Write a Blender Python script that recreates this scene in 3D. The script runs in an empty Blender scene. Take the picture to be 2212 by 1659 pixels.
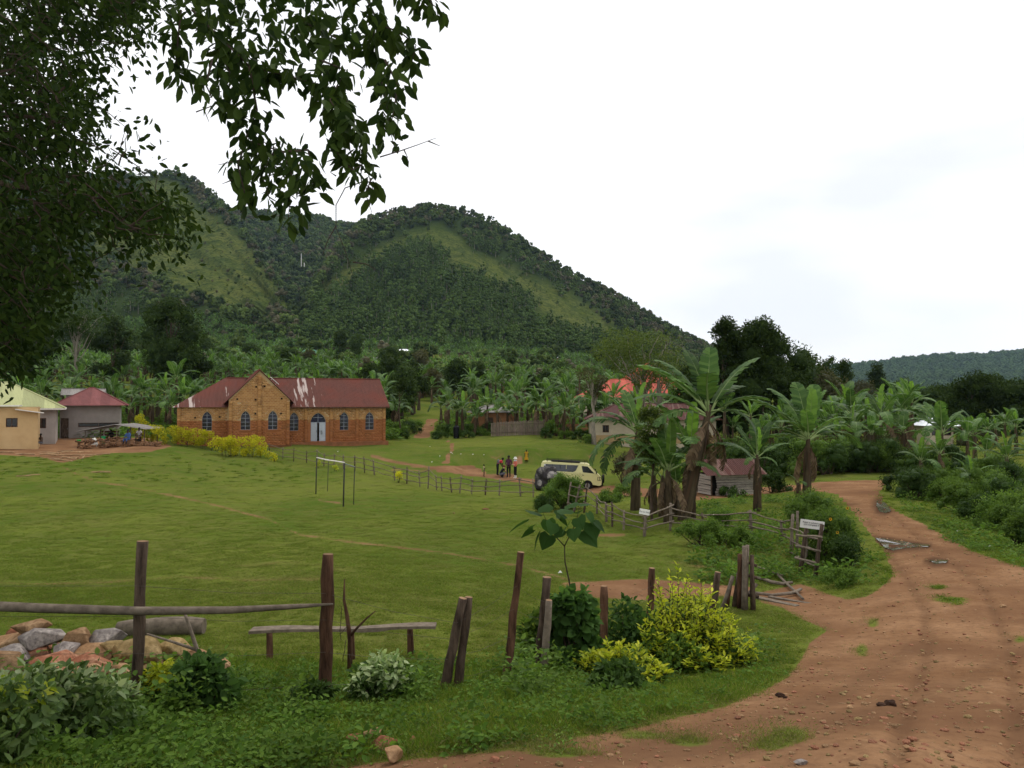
import bpy, bmesh, math, random
import numpy as np
from mathutils import Vector, Matrix, Euler, noise as mnoise

R = math.radians
SC = bpy.context.scene
COL = SC.collection

# ------------------------------------------------------------------ camera
F, CX, CY, HORIZON = 804.0, 512.0, 384.0, 400.0
ZC = 10.0                                     # eye level in metres
PITCH = math.atan((HORIZON - CY) / F)
cam_data = bpy.data.cameras.new('camera')
cam_data.sensor_width = 36.0
cam_data.lens = 36.0 * F / 1024.0
cam_data.clip_start = 0.1
cam_data.clip_end = 12000
cam = bpy.data.objects.new('camera', cam_data)
COL.objects.link(cam)
cam.location = (0, 0, ZC)
cam.rotation_euler = (math.pi / 2 + PITCH, 0, 0)
SC.camera = cam

# ------------------------------------------------------------------ sky and sun
SUN_EL, SUN_AZ = R(62), R(28)                 # azimuth measured from +Y towards +X
world = bpy.data.worlds.new('World')
SC.world = world
world.use_nodes = True
wn, wl = world.node_tree.nodes, world.node_tree.links
wn.clear()
w_out = wn.new('ShaderNodeOutputWorld')
w_bg = wn.new('ShaderNodeBackground')
w_sky = wn.new('ShaderNodeTexSky')
w_sky.sky_type = 'NISHITA'
w_sky.sun_disc = False
w_sky.sun_elevation = SUN_EL
w_sky.sun_rotation = SUN_AZ
w_sky.altitude = 1200
w_sky.air_density = 1.0
w_sky.dust_density = 3.0
w_tc = wn.new('ShaderNodeTexCoord')
w_map = wn.new('ShaderNodeMapping')
w_map.inputs['Scale'].default_value = (1.0, 1.0, 3.2)
w_map.inputs['Location'].default_value = (0.35, 0.1, 0.2)
w_n = wn.new('ShaderNodeTexNoise')
w_n.inputs['Scale'].default_value = 2.1
w_n.inputs['Detail'].default_value = 4.0
w_n.inputs['Roughness'].default_value = 0.45
w_r = wn.new('ShaderNodeValToRGB')            # thickness of the overcast
w_r.color_ramp.elements[0].position = 0.355
w_r.color_ramp.elements[0].color = (0.76, 0.76, 0.76, 1)
w_r.color_ramp.elements[1].position = 0.475
w_r.color_ramp.elements[1].color = (1, 1, 1, 1)
w_mix = wn.new('ShaderNodeMix')
w_mix.data_type = 'RGBA'
w_mix.inputs[7].default_value = (11.7, 11.8, 12.0, 1)      # sunlit cloud, before the 0.1 strength
w_sc = wn.new('ShaderNodeVectorMath')
w_sc.operation = 'MULTIPLY'
w_sc.inputs[1].default_value = (1.0, 0.95, 0.9)
wl.new(w_tc.outputs['Generated'], w_map.inputs['Vector'])
wl.new(w_map.outputs['Vector'], w_n.inputs['Vector'])
wl.new(w_n.outputs['Fac'], w_r.inputs['Fac'])
wl.new(w_r.outputs['Color'], w_mix.inputs[0])
wl.new(w_sky.outputs['Color'], w_sc.inputs[0])
wl.new(w_sc.outputs['Vector'], w_mix.inputs[6])
wl.new(w_mix.outputs[2], w_bg.inputs['Color'])
w_bg.inputs['Strength'].default_value = 0.1
wl.new(w_bg.outputs['Background'], w_out.inputs['Surface'])

sun_data = bpy.data.lights.new('sun', 'SUN')
sun_data.energy = 1.5
sun_data.angle = R(10)
sun_data.color = (1.0, 0.96, 0.9)
sun = bpy.data.objects.new('sun', sun_data)
COL.objects.link(sun)
sun_dir = Vector((math.sin(SUN_AZ) * math.cos(SUN_EL), math.cos(SUN_AZ) * math.cos(SUN_EL), math.sin(SUN_EL)))
sun.rotation_euler = (-sun_dir).to_track_quat('-Z', 'Y').to_euler()
sun.location = (30, 30, 80)

SC.view_settings.view_transform = 'Standard'
SC.view_settings.look = 'None'
SC.view_settings.exposure = 0.0
SC.view_settings.gamma = 1.0
SC.view_settings.use_curve_mapping = False
cy = SC.cycles
cy.use_denoising = True
cy.max_bounces = 5
cy.diffuse_bounces = 3
cy.glossy_bounces = 2
cy.transmission_bounces = 3
cy.transparent_max_bounces = 4
cy.volume_bounces = 0
cy.use_adaptive_sampling = True
cy.adaptive_threshold = 0.02
cy.caustics_reflective = False
cy.caustics_refractive = False

# ------------------------------------------------------------------ projection helpers
_fw = np.array([0, math.cos(PITCH), math.sin(PITCH)])
_up = np.array([0, -math.sin(PITCH), math.cos(PITCH)])

def P(px, py, Y):
    """World point seen at picture point (px, py) of the 1024x768 frame, Y metres ahead."""
    d = np.array([1.0, 0, 0]) * ((px - CX) / F) + _up * ((CY - py) / F) + _fw
    d = d * (Y / d[1])
    return Vector((d[0], d[1], ZC + d[2]))

def proj(x, y, z):
    x, y, z = np.asarray(x, float), np.asarray(y, float), np.asarray(z, float) - ZC
    f = y * _fw[1] + z * _fw[2]
    u = y * _up[1] + z * _up[2]
    return CX + F * x / f, CY - F * u / f

# ------------------------------------------------------------------ terrain: smooth surface through surveyed points (px, py, metres ahead)
CTRL = [
 # near verge and road
 (-500,760,3.0),(0,930,2.6),(512,960,2.6),(1024,960,2.6),(1500,900,2.9),
 (0,775,4.6),(512,772,4.5),(900,768,4.4),(1200,765,4.4),(1700,740,4.6),(-600,740,4.8),
 (140,706,7.7),(0,716,7.2),(-200,716,7.2),(325,705,7.8),(450,688,8.8),(515,677,9.5),(650,666,12),(740,612,16.2),
 (760,690,8.8),(900,690,8.3),(1024,690,8.2),(1300,680,8.4),(840,620,15.6),(1000,605,15.0),(1200,600,15),(1600,600,15),
 (350,660,10.7),(100,668,10.2),(-150,668,10.2),(-600,650,11),
 (806,574,22.5),(850,590,18.5),(930,570,20),(1024,562,21),(1250,555,22),
 (350,598,15.5),(100,603,15.5),(-200,600,15.5),(560,600,16.2),
 (350,548,25),(100,550,25),(-200,548,25),(550,552,25),(650,537,28),(700,527,29),
 (880,543,27),(950,535,29),(1024,525,31),(1250,515,33),
 (200,520,34),(0,518,34),(-250,515,34),(450,521,34),(600,515,36),(690,512,36),(760,508,38),(830,512,36),
 (890,506,37.5),(970,503,40),(1100,500,40),
 (344,507,41),(316,494,49),(100,497,43),(0,492,44),(-300,485,45),
 (519,496,49),(428,489,53),(356,471,62),(307,462,70),(283,459,72),(225,455,71),
 (150,470,57),(60,466,56),(0,462,57),(-300,460,60),(150,450,66),(90,448,70),(0,447,70),(-300,440,72),(40,441,80),
 (229,447,73.0),(260,446,74),(290,445.5,75.6),(320,443,79),(200,446,73),(178,446,71.6),(200,445,76),(260,444,78),(380,442,82),(330,441,86),(200,440,88),(80,432,92),
 (545,491,57),(600,488,61),(560,485,63),(500,477,64),(470,476,64),(640,484,60),
 (715,495,46),(760,493,50),(880,483,50),(820,478,54),(950,480,54),(1024,482,50),(1300,478,55),
 (520,463,69),(450,463,69),(600,459,71),(650,470,68),
 (400,455,74),(440,443,88),(500,436,94),(560,436,95),(600,444,86),(640,450,86),
 (420,425,110),(470,425,112),(560,422,118),(640,432,112),(720,436,100),
 (300,417,112),(200,415,112),(100,414,112),(0,414,112),(-300,405,120),
 (850,452,75),(930,452,75),(1024,450,76),(850,437,105),(930,437,105),(1024,436,105),(1300,430,110),
 (300,392,160),(100,388,160),(-200,380,170),(450,402,160),(600,406,165),(720,415,165),(900,420,170),(1100,418,180),(1400,415,180),
 (250,368,290),(50,364,290),(-300,355,300),(450,377,290),(600,386,300),(720,402,300),(900,411,300),(1200,410,320),
 (250,352,460),(50,350,460),(-300,342,460),(450,355,460),(600,367,470),(720,391,480),(900,406,500),(1200,405,520),
 (0,345,1000),(400,355,1000),(700,395,1000),(1000,404,1000),(1400,403,1000),(-400,345,1000),
 (0,370,2500),(500,385,2500),(1000,402,2500),(1500,402,2500),
 (0,385,4500),(500,395,4500),(1000,401,4500),(1500,401,4500),(-500,380,4500),
]
_KV = 300.0
_cp = np.array([P(a, b, c) for a, b, c in CTRL])
_cu = np.stack([CX + F * _cp[:, 0] / _cp[:, 1], _KV * np.log(_cp[:, 1])], 1)
_cw = _cp[:, 2] - ZC
_cval = _cw / _cp[:, 1]                        # slope angle seen from the eye: well scaled at every range
def _tps(r2):
    return 0.5 * r2 * np.log(r2 + 1e-9)
_n = len(_cu)
_A = np.zeros((_n + 3, _n + 3))
_d2 = ((_cu[:, None] - _cu[None]) ** 2).sum(-1) / 1e4
_A[:_n, :_n] = _tps(_d2) + np.eye(_n) * 0.02
_A[:_n, _n] = 1
_A[:_n, _n + 1:] = _cu / 100
_A[_n, :_n] = 1
_A[_n + 1:, :_n] = _cu.T / 100
_sol = np.linalg.solve(_A, np.concatenate([_cval, [0, 0, 0]]))

def heights(x, y):
    x, y = np.asarray(x, float).ravel(), np.asarray(y, float).ravel()
    yy = np.maximum(y, 1.2)
    u = np.clip(CX + F * x / yy, -700, 1750)
    v = _KV * np.log(yy)
    out = np.empty(len(x))
    for s in range(0, len(x), 20000):
        q = np.stack([u[s:s + 20000], v[s:s + 20000]], 1)
        d2 = ((q[:, None] - _cu[None]) ** 2).sum(-1) / 1e4
        out[s:s + 20000] = _tps(d2) @ _sol[:_n] + _sol[_n] + q @ _sol[_n + 1:] / 100
    z = out * yy
    # gentle lumps underfoot
    z = z + 0.02 * np.sin(x * 2.1 + 1.3 * np.sin(y * 1.7)) * np.sin(y * 1.9 + x * .7) + 0.03 * np.sin(x * .61 + y * .43) * np.sin(y * .71 - x * .2)
    # earth bank cut below the upper lawn, left by the path to the van
    ub = CX + F * x / yy
    m = np.clip((ub - 452) / 12, 0, 1) * np.clip((606 - ub) / 25, 0, 1)
    z = z + m * (0.50 * np.tanh((yy - 72.6 - 0.5 * np.sin(ub * .13)) / .22) * np.exp(-((yy - 72.6) / 9) ** 2))
    m2 = np.clip((ub - 478) / 12, 0, 1) * np.clip((548 - ub) / 15, 0, 1)
    z = z + m2 * (0.22 * np.tanh((yy - 66.2) / .3) * np.exp(-((yy - 66.2) / 2.2) ** 2))
    return z + ZC

def hz(x, y):
    return float(heights([x], [y])[0])

def G(px, Y, dz=0.0):
    """Ground point in picture column px, Y metres ahead."""
    x = (px - CX) / F * Y
    return Vector((x, Y, hz(x, Y) + dz))

_YS = np.exp(np.linspace(math.log(2.2), math.log(700), 900))
def hit(px, py):
    """First ground point met by the sight line through (px, py)."""
    x = (px - CX) / F * _YS
    z = heights(x, _YS)
    _, pp = proj(x, _YS, z)
    k = np.argmax(pp <= py)
    if k == 0:
        if pp[0] <= py: k = 1
        else: return G(px, 455.0)
    t = (pp[k - 1] - py) / max(pp[k - 1] - pp[k], 1e-6)
    Y = _YS[k - 1] + (_YS[k] - _YS[k - 1]) * min(max(t, 0), 1)
    return G(px, Y)

# ------------------------------------------------------------------ scene helpers
def tag(o, label=None, cat=None, group=None, kind=None):
    if label: o['label'] = label
    if cat: o['category'] = cat
    if group: o['group'] = group
    if kind: o['kind'] = kind
    return o

def empty(name, loc=(0, 0, 0), rz=0.0, label=None, cat=None, group=None):
    o = bpy.data.objects.new(name, None)
    o.empty_display_size = 0.2
    COL.objects.link(o)
    o.location = loc
    o.rotation_euler = (0, 0, rz)
    return tag(o, label, cat, group)

def link(name, me, mats=None, parent=None, loc=None, rot=None, scale=None):
    o = bpy.data.objects.new(name, me)
    COL.objects.link(o)
    if mats is not None and len(me.materials) == 0:
        for m in (mats if isinstance(mats, (list, tuple)) else [mats]):
            me.materials.append(m)
    if parent is not None: o.parent = parent
    if loc is not None: o.location = loc
    if rot is not None: o.rotation_euler = rot
    if scale is not None: o.scale = (scale,) * 3 if isinstance(scale, (int, float)) else scale
    return o

def mesh_np(name, V, Fq, rnd=None, mi=None, smooth=False):
    """Mesh from vertex array and an (n,4) or (n,3) face array; rnd = value per face stored as attribute."""
    V = np.asarray(V, np.float32); Fq = np.asarray(Fq, np.int32)
    me = bpy.data.meshes.new(name)
    n, k = Fq.shape
    me.vertices.add(len(V)); me.vertices.foreach_set('co', V.ravel())
    me.loops.add(n * k); me.loops.foreach_set('vertex_index', Fq.ravel())
    me.polygons.add(n)
    me.polygons.foreach_set('loop_start', np.arange(0, n * k, k, dtype=np.int32))
    me.polygons.foreach_set('loop_total', np.full(n, k, np.int32))
    if mi is not None: me.polygons.foreach_set('material_index', np.asarray(mi, np.int32))
    if smooth: me.polygons.foreach_set('use_smooth', np.ones(n, bool))
    if rnd is not None:
        a = me.attributes.new('rnd', 'FLOAT', 'FACE')
        a.data.foreach_set('value', np.asarray(rnd, np.float32))
    me.update(calc_edges=True)
    return me

class MB:
    """Collects simple shapes into one mesh."""
    def __init__(self):
        self.v, self.f, self.m, self.s = [], [], [], []
    def add(self, vs, fs, mi=0, smooth=False):
        b = len(self.v)
        self.v.extend([tuple(p) for p in vs])
        for q in fs:
            self.f.append(tuple(b + i for i in q)); self.m.append(mi); self.s.append(smooth)
        return self
    def box(self, c, s, rot=None, mi=0, jit=0.0):
        hx, hy, hzz = s[0] / 2, s[1] / 2, s[2] / 2
        vs = [Vector((x, y, z)) for z in (-hzz, hzz) for y in (-hy, hy) for x in (-hx, hx)]
        if jit: vs = [p + Vector((random.uniform(-jit, jit) for _ in range(3))) for p in vs]
        if rot is not None:
            m = rot if isinstance(rot, Matrix) else Euler(rot).to_matrix()
            vs = [m @ p for p in vs]
        vs = [p + Vector(c) for p in vs]
        return self.add(vs, [(0, 2, 3, 1), (4, 5, 7, 6), (0, 1, 5, 4), (2, 6, 7, 3), (0, 4, 6, 2), (1, 3, 7, 5)], mi)
    def bar(self, a, b, w, h, mi=0, up=(0, 0, 1)):
        a, b = Vector(a), Vector(b)
        d = (b - a)
        L = d.length
        d.normalize()
        u = Vector(up)
        s = d.cross(u)
        if s.length < 1e-4: s = d.cross(Vector((0, 1, 0)))
        s.normalize(); u = s.cross(d)
        vs = []
        for p in (a, b):
            for (i, j) in ((-1, -1), (1, -1), (1, 1), (-1, 1)):
                vs.append(p + s * (i * w / 2) + u * (j * h / 2))
        return self.add(vs, [(0, 3, 2, 1), (4, 5, 6, 7), (0, 1, 5, 4), (1, 2, 6, 5), (2, 3, 7, 6), (3, 0, 4, 7)], mi)
    def tube(self, pts, rad, n=6, mi=0, cap=True, smooth=True, jit=0.0):
        pts = [Vector(p) for p in pts]
        if not isinstance(rad, (list, tuple)): rad = [rad] * len(pts)
        vs, fs = [], []
        prev = None
        for i, p in enumerate(pts):
            d = (pts[min(i + 1, len(pts) - 1)] - pts[max(i - 1, 0)])
            if d.length < 1e-6: d = Vector((0, 0, 1))
            d.normalize()
            if prev is None:
                s = d.cross(Vector((0, 0, 1)))
                if s.length < 1e-3: s = d.cross(Vector((0, 1, 0)))
            else:
                s = prev - d * prev.dot(d)
                if s.length < 1e-4: s = d.cross(Vector((0, 1, 0)))
            s.normalize(); prev = s
            t = d.cross(s)
            for k in range(n):
                a = 2 * math.pi * k / n
                r = rad[i] * (1 + (random.uniform(-jit, jit) if jit else 0))
                vs.append(p + s * (math.cos(a) * r) + t * (math.sin(a) * r))
        for i in range(len(pts) - 1):
            for k in range(n):
                fs.append((i * n + k, i * n + (k + 1) % n, (i + 1) * n + (k + 1) % n, (i + 1) * n + k))
        self.add(vs, fs, mi, smooth)
        if cap:
            b = len(self.v) - len(vs)
            self.f.append(tuple(b + k for k in reversed(range(n)))); self.m.append(mi); self.s.append(False)
            self.f.append(tuple(b + (len(pts) - 1) * n + k for k in range(n))); self.m.append(mi); self.s.append(False)
        return self
    def poly(self, vs, mi=0):
        return self.add(vs, [tuple(range(len(vs)))], mi)
    def prism(self, loop, axis, mi=0):
        """Closed solid: loop of points moved along axis."""
        a = Vector(axis); n = len(loop)
        vs = [Vector(p) for p in loop] + [Vector(p) + a for p in loop]
        fs = [tuple(reversed(range(n))), tuple(range(n, 2 * n))] + [(i, (i + 1) % n, n + (i + 1) % n, n + i) for i in range(n)]
        return self.add(vs, fs, mi)
    def mesh(self, name):
        me = bpy.data.meshes.new(name)
        me.from_pydata(self.v, [], self.f)
        me.polygons.foreach_set('material_index', self.m)
        me.polygons.foreach_set('use_smooth', self.s)
        me.update()
        return me
    def build(self, name, mats, parent=None, loc=None, rot=None, scale=None):
        return link(name, self.mesh(name), mats, parent, loc, rot, scale)

# ------------------------------------------------------------------ materials
def new_mat(name):
    m = bpy.data.materials.new(name)
    m.use_nodes = True
    nt = m.node_tree
    b = nt.nodes['Principled BSDF']
    return m, nt, b

def nd(nt, kind, **kw):
    n = nt.nodes.new(kind)
    for k, v in kw.items():
        setattr(n, k, v)
    return n

def mixc(nt, fac, a, b, blend='MIX'):
    n = nd(nt, 'ShaderNodeMix', data_type='RGBA', blend_type=blend)
    for i, v in ((0, fac), (6, a), (7, b)):
        if isinstance(v, (int, float)): n.inputs[i].default_value = v
        elif isinstance(v, tuple): n.inputs[i].default_value = (*v[:3], 1)
        else: nt.links.new(v, n.inputs[i])
    return n.outputs[2]

def nz(nt, scale, detail=3, rough=.55, vec=None, dist=0.0):
    n = nd(nt, 'ShaderNodeTexNoise')
    n.inputs['Scale'].default_value = scale
    n.inputs['Detail'].default_value = detail
    n.inputs['Roughness'].default_value = rough
    n.inputs['Distortion'].default_value = dist
    if vec is not None: nt.links.new(vec, n.inputs['Vector'])
    return n.outputs['Fac']

def ramp(nt, fac, p0, p1, c0=(0, 0, 0), c1=(1, 1, 1)):
    n = nd(nt, 'ShaderNodeValToRGB')
    e = n.color_ramp.elements
    e[0].position, e[1].position = p0, p1
    e[0].color, e[1].color = (*c0, 1), (*c1, 1)
    nt.links.new(fac, n.inputs['Fac'])
    return n.outputs['Color']

def coord(nt, kind='Object', scale=(1, 1, 1), rot=(0, 0, 0)):
    t = nd(nt, 'ShaderNodeTexCoord')
    m = nd(nt, 'ShaderNodeMapping')
    m.inputs['Scale'].default_value = scale
    m.inputs['Rotation'].default_value = rot
    nt.links.new(t.outputs[kind], m.inputs['Vector'])
    return m.outputs['Vector']

def bump(nt, b, h, strength=.4, dist=.02):
    n = nd(nt, 'ShaderNodeBump')
    n.inputs['Strength'].default_value = strength
    n.inputs['Distance'].default_value = dist
    nt.links.new(h, n.inputs['Height'])
    nt.links.new(n.outputs['Normal'], b.inputs['Normal'])

def simple(name, col, rough=.8, var=.3, scale=6.0, bmp=.3, metal=0.0, stretch=(1, 1, 1), col2=None, orand=.2, spec=.08, bd=.02):
    """Painted, wooden, earthen or stone surface with uneven tone and fine relief."""
    m, nt, b = new_mat(name)
    v = coord(nt, 'Object', stretch)
    f = nz(nt, scale, 5, .6, v)
    c2 = col2 or tuple(min(1, c * (1 + var)) for c in col)
    c1 = tuple(c * (1 - var) for c in col) if col2 is None else col
    c = mixc(nt, ramp(nt, f, .3, .7), c1, c2)
    if orand:
        oi = nd(nt, 'ShaderNodeObjectInfo')
        mr = nd(nt, 'ShaderNodeMapRange')
        mr.inputs[3].default_value = 1 - orand; mr.inputs[4].default_value = 1 + orand
        nt.links.new(oi.outputs['Random'], mr.inputs[0])
        mul = nd(nt, 'ShaderNodeVectorMath', operation='SCALE')
        nt.links.new(c, mul.inputs[0]); nt.links.new(mr.outputs[0], mul.inputs['Scale'])
        c = mul.outputs[0]
    nt.links.new(c, b.inputs['Base Color'])
    b.inputs['Roughness'].default_value = rough
    b.inputs['Metallic'].default_value = metal
    b.inputs['Specular IOR Level'].default_value = spec
    if bmp:
        bump(nt, b, nz(nt, scale * 4, 4, .65, v), bmp, bd)
    return m

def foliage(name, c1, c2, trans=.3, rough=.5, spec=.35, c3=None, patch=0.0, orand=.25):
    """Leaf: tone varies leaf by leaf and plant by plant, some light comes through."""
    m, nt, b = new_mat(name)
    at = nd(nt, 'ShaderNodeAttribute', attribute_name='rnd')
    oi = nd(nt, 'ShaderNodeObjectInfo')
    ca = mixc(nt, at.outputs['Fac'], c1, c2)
    if c3 is not None:
        ca = mixc(nt, ramp(nt, at.outputs['Fac'], .93, .95), ca, c3)
    mr = nd(nt, 'ShaderNodeMapRange')
    mr.inputs[3].default_value = 1 - orand; mr.inputs[4].default_value = 1 + orand
    nt.links.new(oi.outputs['Random'], mr.inputs[0])
    mul = nd(nt, 'ShaderNodeVectorMath', operation='SCALE')
    nt.links.new(ca, mul.inputs[0]); nt.links.new(mr.outputs[0], mul.inputs['Scale'])
    ca = mul.outputs[0]
    nt.links.new(ca, b.inputs['Base Color'])
    b.inputs['Roughness'].default_value = rough
    b.inputs['Specular IOR Level'].default_value = spec * .45
    tr = nd(nt, 'ShaderNodeBsdfTranslucent')
    tc = mixc(nt, .5, ca, (.9, 1.0, .25), 'MULTIPLY')
    br = nd(nt, 'ShaderNodeVectorMath', operation='SCALE')
    nt.links.new(tc, br.inputs[0]); br.inputs['Scale'].default_value = 1.7
    nt.links.new(br.outputs[0], tr.inputs['Color'])
    mx = nd(nt, 'ShaderNodeMixShader')
    mx.inputs[0].default_value = trans
    nt.links.new(b.outputs[0], mx.inputs[1]); nt.links.new(tr.outputs[0], mx.inputs[2])
    nt.links.new(mx.outputs[0], nt.nodes['Material Output'].inputs['Surface'])
    return m

# ------------------------------------------------------------------ ground sheet with road, yard and footpaths
ROAD = [(809,483),(850,480.5),(891,480),(885,484),(880,492),(883,501),(899,513),(925,525),(946,537),(972,551),(999,560),(1024,567),(1150,600),(1700,640),(1900,1300),(-900,1300),(-700,830),(0,800),(290,778),(345,767),(423,758),(494,752),(575,738),(640,726),(725,707),(760,692),(787,678),(801,660),(810,643),(828,630),(800,618),(783,608),(762,603),(752,594),(800,584),(813,588),(831,595),(847,600),(866,597),(880,588),(892,577),(891,567),(884,551),(873,537),(863,524),(852,510),(838,494),(809,490)]
YARD = [(-400,438),(0,438),(150,438),(172,446),(150,452),(110,453),(85,458),(62,463),(40,457),(0,455),(-400,453)]
PATHS = [
 [(560,583),(640,579),(700,583),(752,587),(752,597),(700,596),(640,600),(585,597)],
 [(428,467),(445,466),(470,466),(478,468),(490,475),(520,477),(560,483),(610,486),(700,492),(809,484),(809,490),(700,500),(600,494),(540,485),(500,480),(465,475),(440,471)],
 [(443,463),(446,456),(452,449),(450,444),(446,441),(449,440),(455,446),(454,450),(449,456),(450,463)],
 [(413,438),(420,430),(428,419),(437,419),(434,427),(428,438)],
 [(500,462.5),(560,457.5),(620,454.5),(620,455.5),(560,459.5),(505,464.5)],
]
TRAILS = [([(372,456),(395,462),(430,468),(450,468)], 2.6, .6), ([(390,470),(420,470),(445,472)], 1.6, .5), ([(62,466),(78,475),(95,481),(130,487),(170,495),(215,505),(270,520),(300,535),(360,543),(440,552),(520,566),(570,580)], 1.7, .54),
          ([(-50,581),(40,584),(110,582),(180,577),(240,580),(330,579)], 2.2, .46),
          ([(240,566),(290,562),(345,571)], 2.0, .4),
          ([(597,535),(625,535)], 2.5, .6), ([(640,555),(690,566),(760,570)], 2.2, .45),
          ([(317,500),(340,503)], 1.5, .5)]

def seg_dist(px, py, a, b):
    ax, ay = a; bx, by = b
    dx, dy = bx - ax, by - ay
    t = np.clip(((px - ax) * dx + (py - ay) * dy) / (dx * dx + dy * dy + 1e-9), 0, 1)
    return np.hypot(px - ax - t * dx, py - ay - t * dy)

def poly_sd(px, py, poly):
    """Signed distance in picture units, positive inside."""
    ins = np.zeros(px.shape, bool); d = np.full(px.shape, 1e9)
    n = len(poly)
    for i in range(n):
        a, b = poly[i], poly[(i + 1) % n]
        c = ((a[1] > py) != (b[1] > py)) & (px < (b[0] - a[0]) * (py - a[1]) / (b[1] - a[1] + 1e-12) + a[0])
        ins ^= c
        d = np.minimum(d, seg_dist(px, py, a, b))
    return np.where(ins, d, -d)

def sst(x, a, b):
    t = np.clip((x - a) / (b - a), 0, 1)
    return t * t * (3 - 2 * t)

def dirt_at(px, py):
    """(value, class): how bare the earth is, 0..1; class 1 road, 2 path, 3 yard."""
    px, py = np.asarray(px, float), np.asarray(py, float)
    w = np.clip((py - 470) / 40, .6, 9)
    near = (py > 425)
    r = poly_sd(px, py, ROAD)
    v = np.where(near, sst(r, -w, w), 0)
    cls = np.where(v > .5, 1, 0)
    y = np.where(py > 425, sst(poly_sd(px, py, YARD), -1.5, 1.5), 0)
    cls = np.where((y > .5) & (cls == 0), 3, cls); v = np.maximum(v, y)
    for p in PATHS:
        q = sst(poly_sd(px, py, p), -w * .8, w * .8) * (py > 412)
        cls = np.where((q > .5) & (cls == 0), 2, cls); v = np.maximum(v, q)
    for pts, wd, s in TRAILS:
        d = np.full(px.shape, 1e9)
        for a, b in zip(pts[:-1], pts[1:]): d = np.minimum(d, seg_dist(px, py, a, b))
        v = np.maximum(v, s * (1 - sst(d, wd * .3, wd * 1.6)) * (py > 430))
    # grass tufts that survive in the road
    for (cx, cyy, rx, ry) in ((950,600,26,5),(938,587,14,4),(873,623,9,7),(862,650,10,9),(790,735,26,12),(770,745,22,8),(1020,640,10,5),(880,566,6,3),(560,752,45,8),(690,742,28,8),(640,735,30,6)):
        e = np.exp(-(((px - cx) / rx) ** 2 + ((py - cyy) / ry) ** 2))
        v = v * (1 - .75 * e)
    return v, cls

us = np.arange(-460, 1490, 4.0)
vs = np.arange(math.log(1.3), math.log(5000), .017)
UU, VV = np.meshgrid(us, vs)
GY = np.exp(VV).ravel(); GX = ((UU.ravel() - CX) / F) * GY
GZ = heights(GX, GY)
GPX, GPY = proj(GX, GY, GZ)
front = GY < 200
DIRT = np.zeros(len(GX)); CLS = np.zeros(len(GX), int)
DIRT[front], CLS[front] = dirt_at(GPX[front], GPY[front])
# exposed earth on the little bank
bk = np.exp(-((GY - 72.6 - .5 * np.sin(UU.ravel() * .13)) / .5) ** 2) * ((GPX > 455) & (GPX < 600))
DIRT = np.maximum(DIRT, .44 * bk)
nu, nv = len(us), len(vs)
ii = np.arange(nu * nv).reshape(nv, nu)
QF = np.stack([ii[:-1, :-1], ii[:-1, 1:], ii[1:, 1:], ii[1:, :-1]], -1).reshape(-1, 4)
QC = CLS[QF]
fc = np.where((QC == 1).sum(1) >= 3, 1, np.where((QC == 2).sum(1) >= 3, 2, np.where((QC == 3).sum(1) >= 3, 3, 0)))

PUDDLES = [
 ([(876,501),(881,500.3),(886,505),(890,511),(884,513.5),(878,511.5),(875,506)], 'elongated brown puddle by the road bend near the far bushes'),
 ([(874,538),(886,539),(897,541),(912,543.5),(929,545),(926,547.5),(905,548),(892,551),(884,548)], 'large muddy puddle across the left wheel track of the road'),
 ([(927,561),(935,559.5),(946,561),(944,563.5),(934,564)], 'small dark puddle in the middle of the dirt road'),
]
WET = np.zeros(len(GX))
for pts, _ in PUDDLES:
    sd = poly_sd(GPX, GPY, pts)
    WET = np.maximum(WET, sst(sd, -5, 0) * front)

for pts, wd, s_ in (([(882,494),(890,512),(912,532),(945,556),(985,590),(1010,650),(1020,780)], 5, .34), ([(868,520),(884,548),(905,575),(925,610),(925,660),(905,720),(890,790)], 5, .34), ([(640,742),(760,722),(850,690),(930,640)], 6, .3), ([(500,760),(650,756),(800,735),(950,690),(1050,640)], 7, .3)):
    dd = np.full(GPX.shape, 1e9)
    for a_, b_ in zip(pts[:-1], pts[1:]): dd = np.minimum(dd, seg_dist(GPX, GPY, a_, b_))
    WET = np.maximum(WET, s_ * (1 - sst(dd, wd * .2, wd * np.clip((GPY - 470) / 90, .5, 3))) * (GPY > 470))

for pts in ([(882,494),(890,512),(912,532),(945,556),(985,590),(1010,650),(1020,780)], [(868,520),(884,548),(905,575),(925,610),(925,660),(905,720),(890,790)]):
    dd = np.full(GPX.shape, 1e9)
    for a_, b_ in zip(pts[:-1], pts[1:]): dd = np.minimum(dd, seg_dist(GPX, GPY, a_, b_))
    wpx = np.clip((GPY - 470) / 22, 1.2, 12)
    GZ = GZ - .024 * np.exp(-(dd / wpx) ** 2) * (GPY > 478) * (DIRT > .4) + .010 * np.exp(-((dd - 2 * wpx) / wpx) ** 2) * (GPY > 478) * (DIRT > .4)

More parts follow.
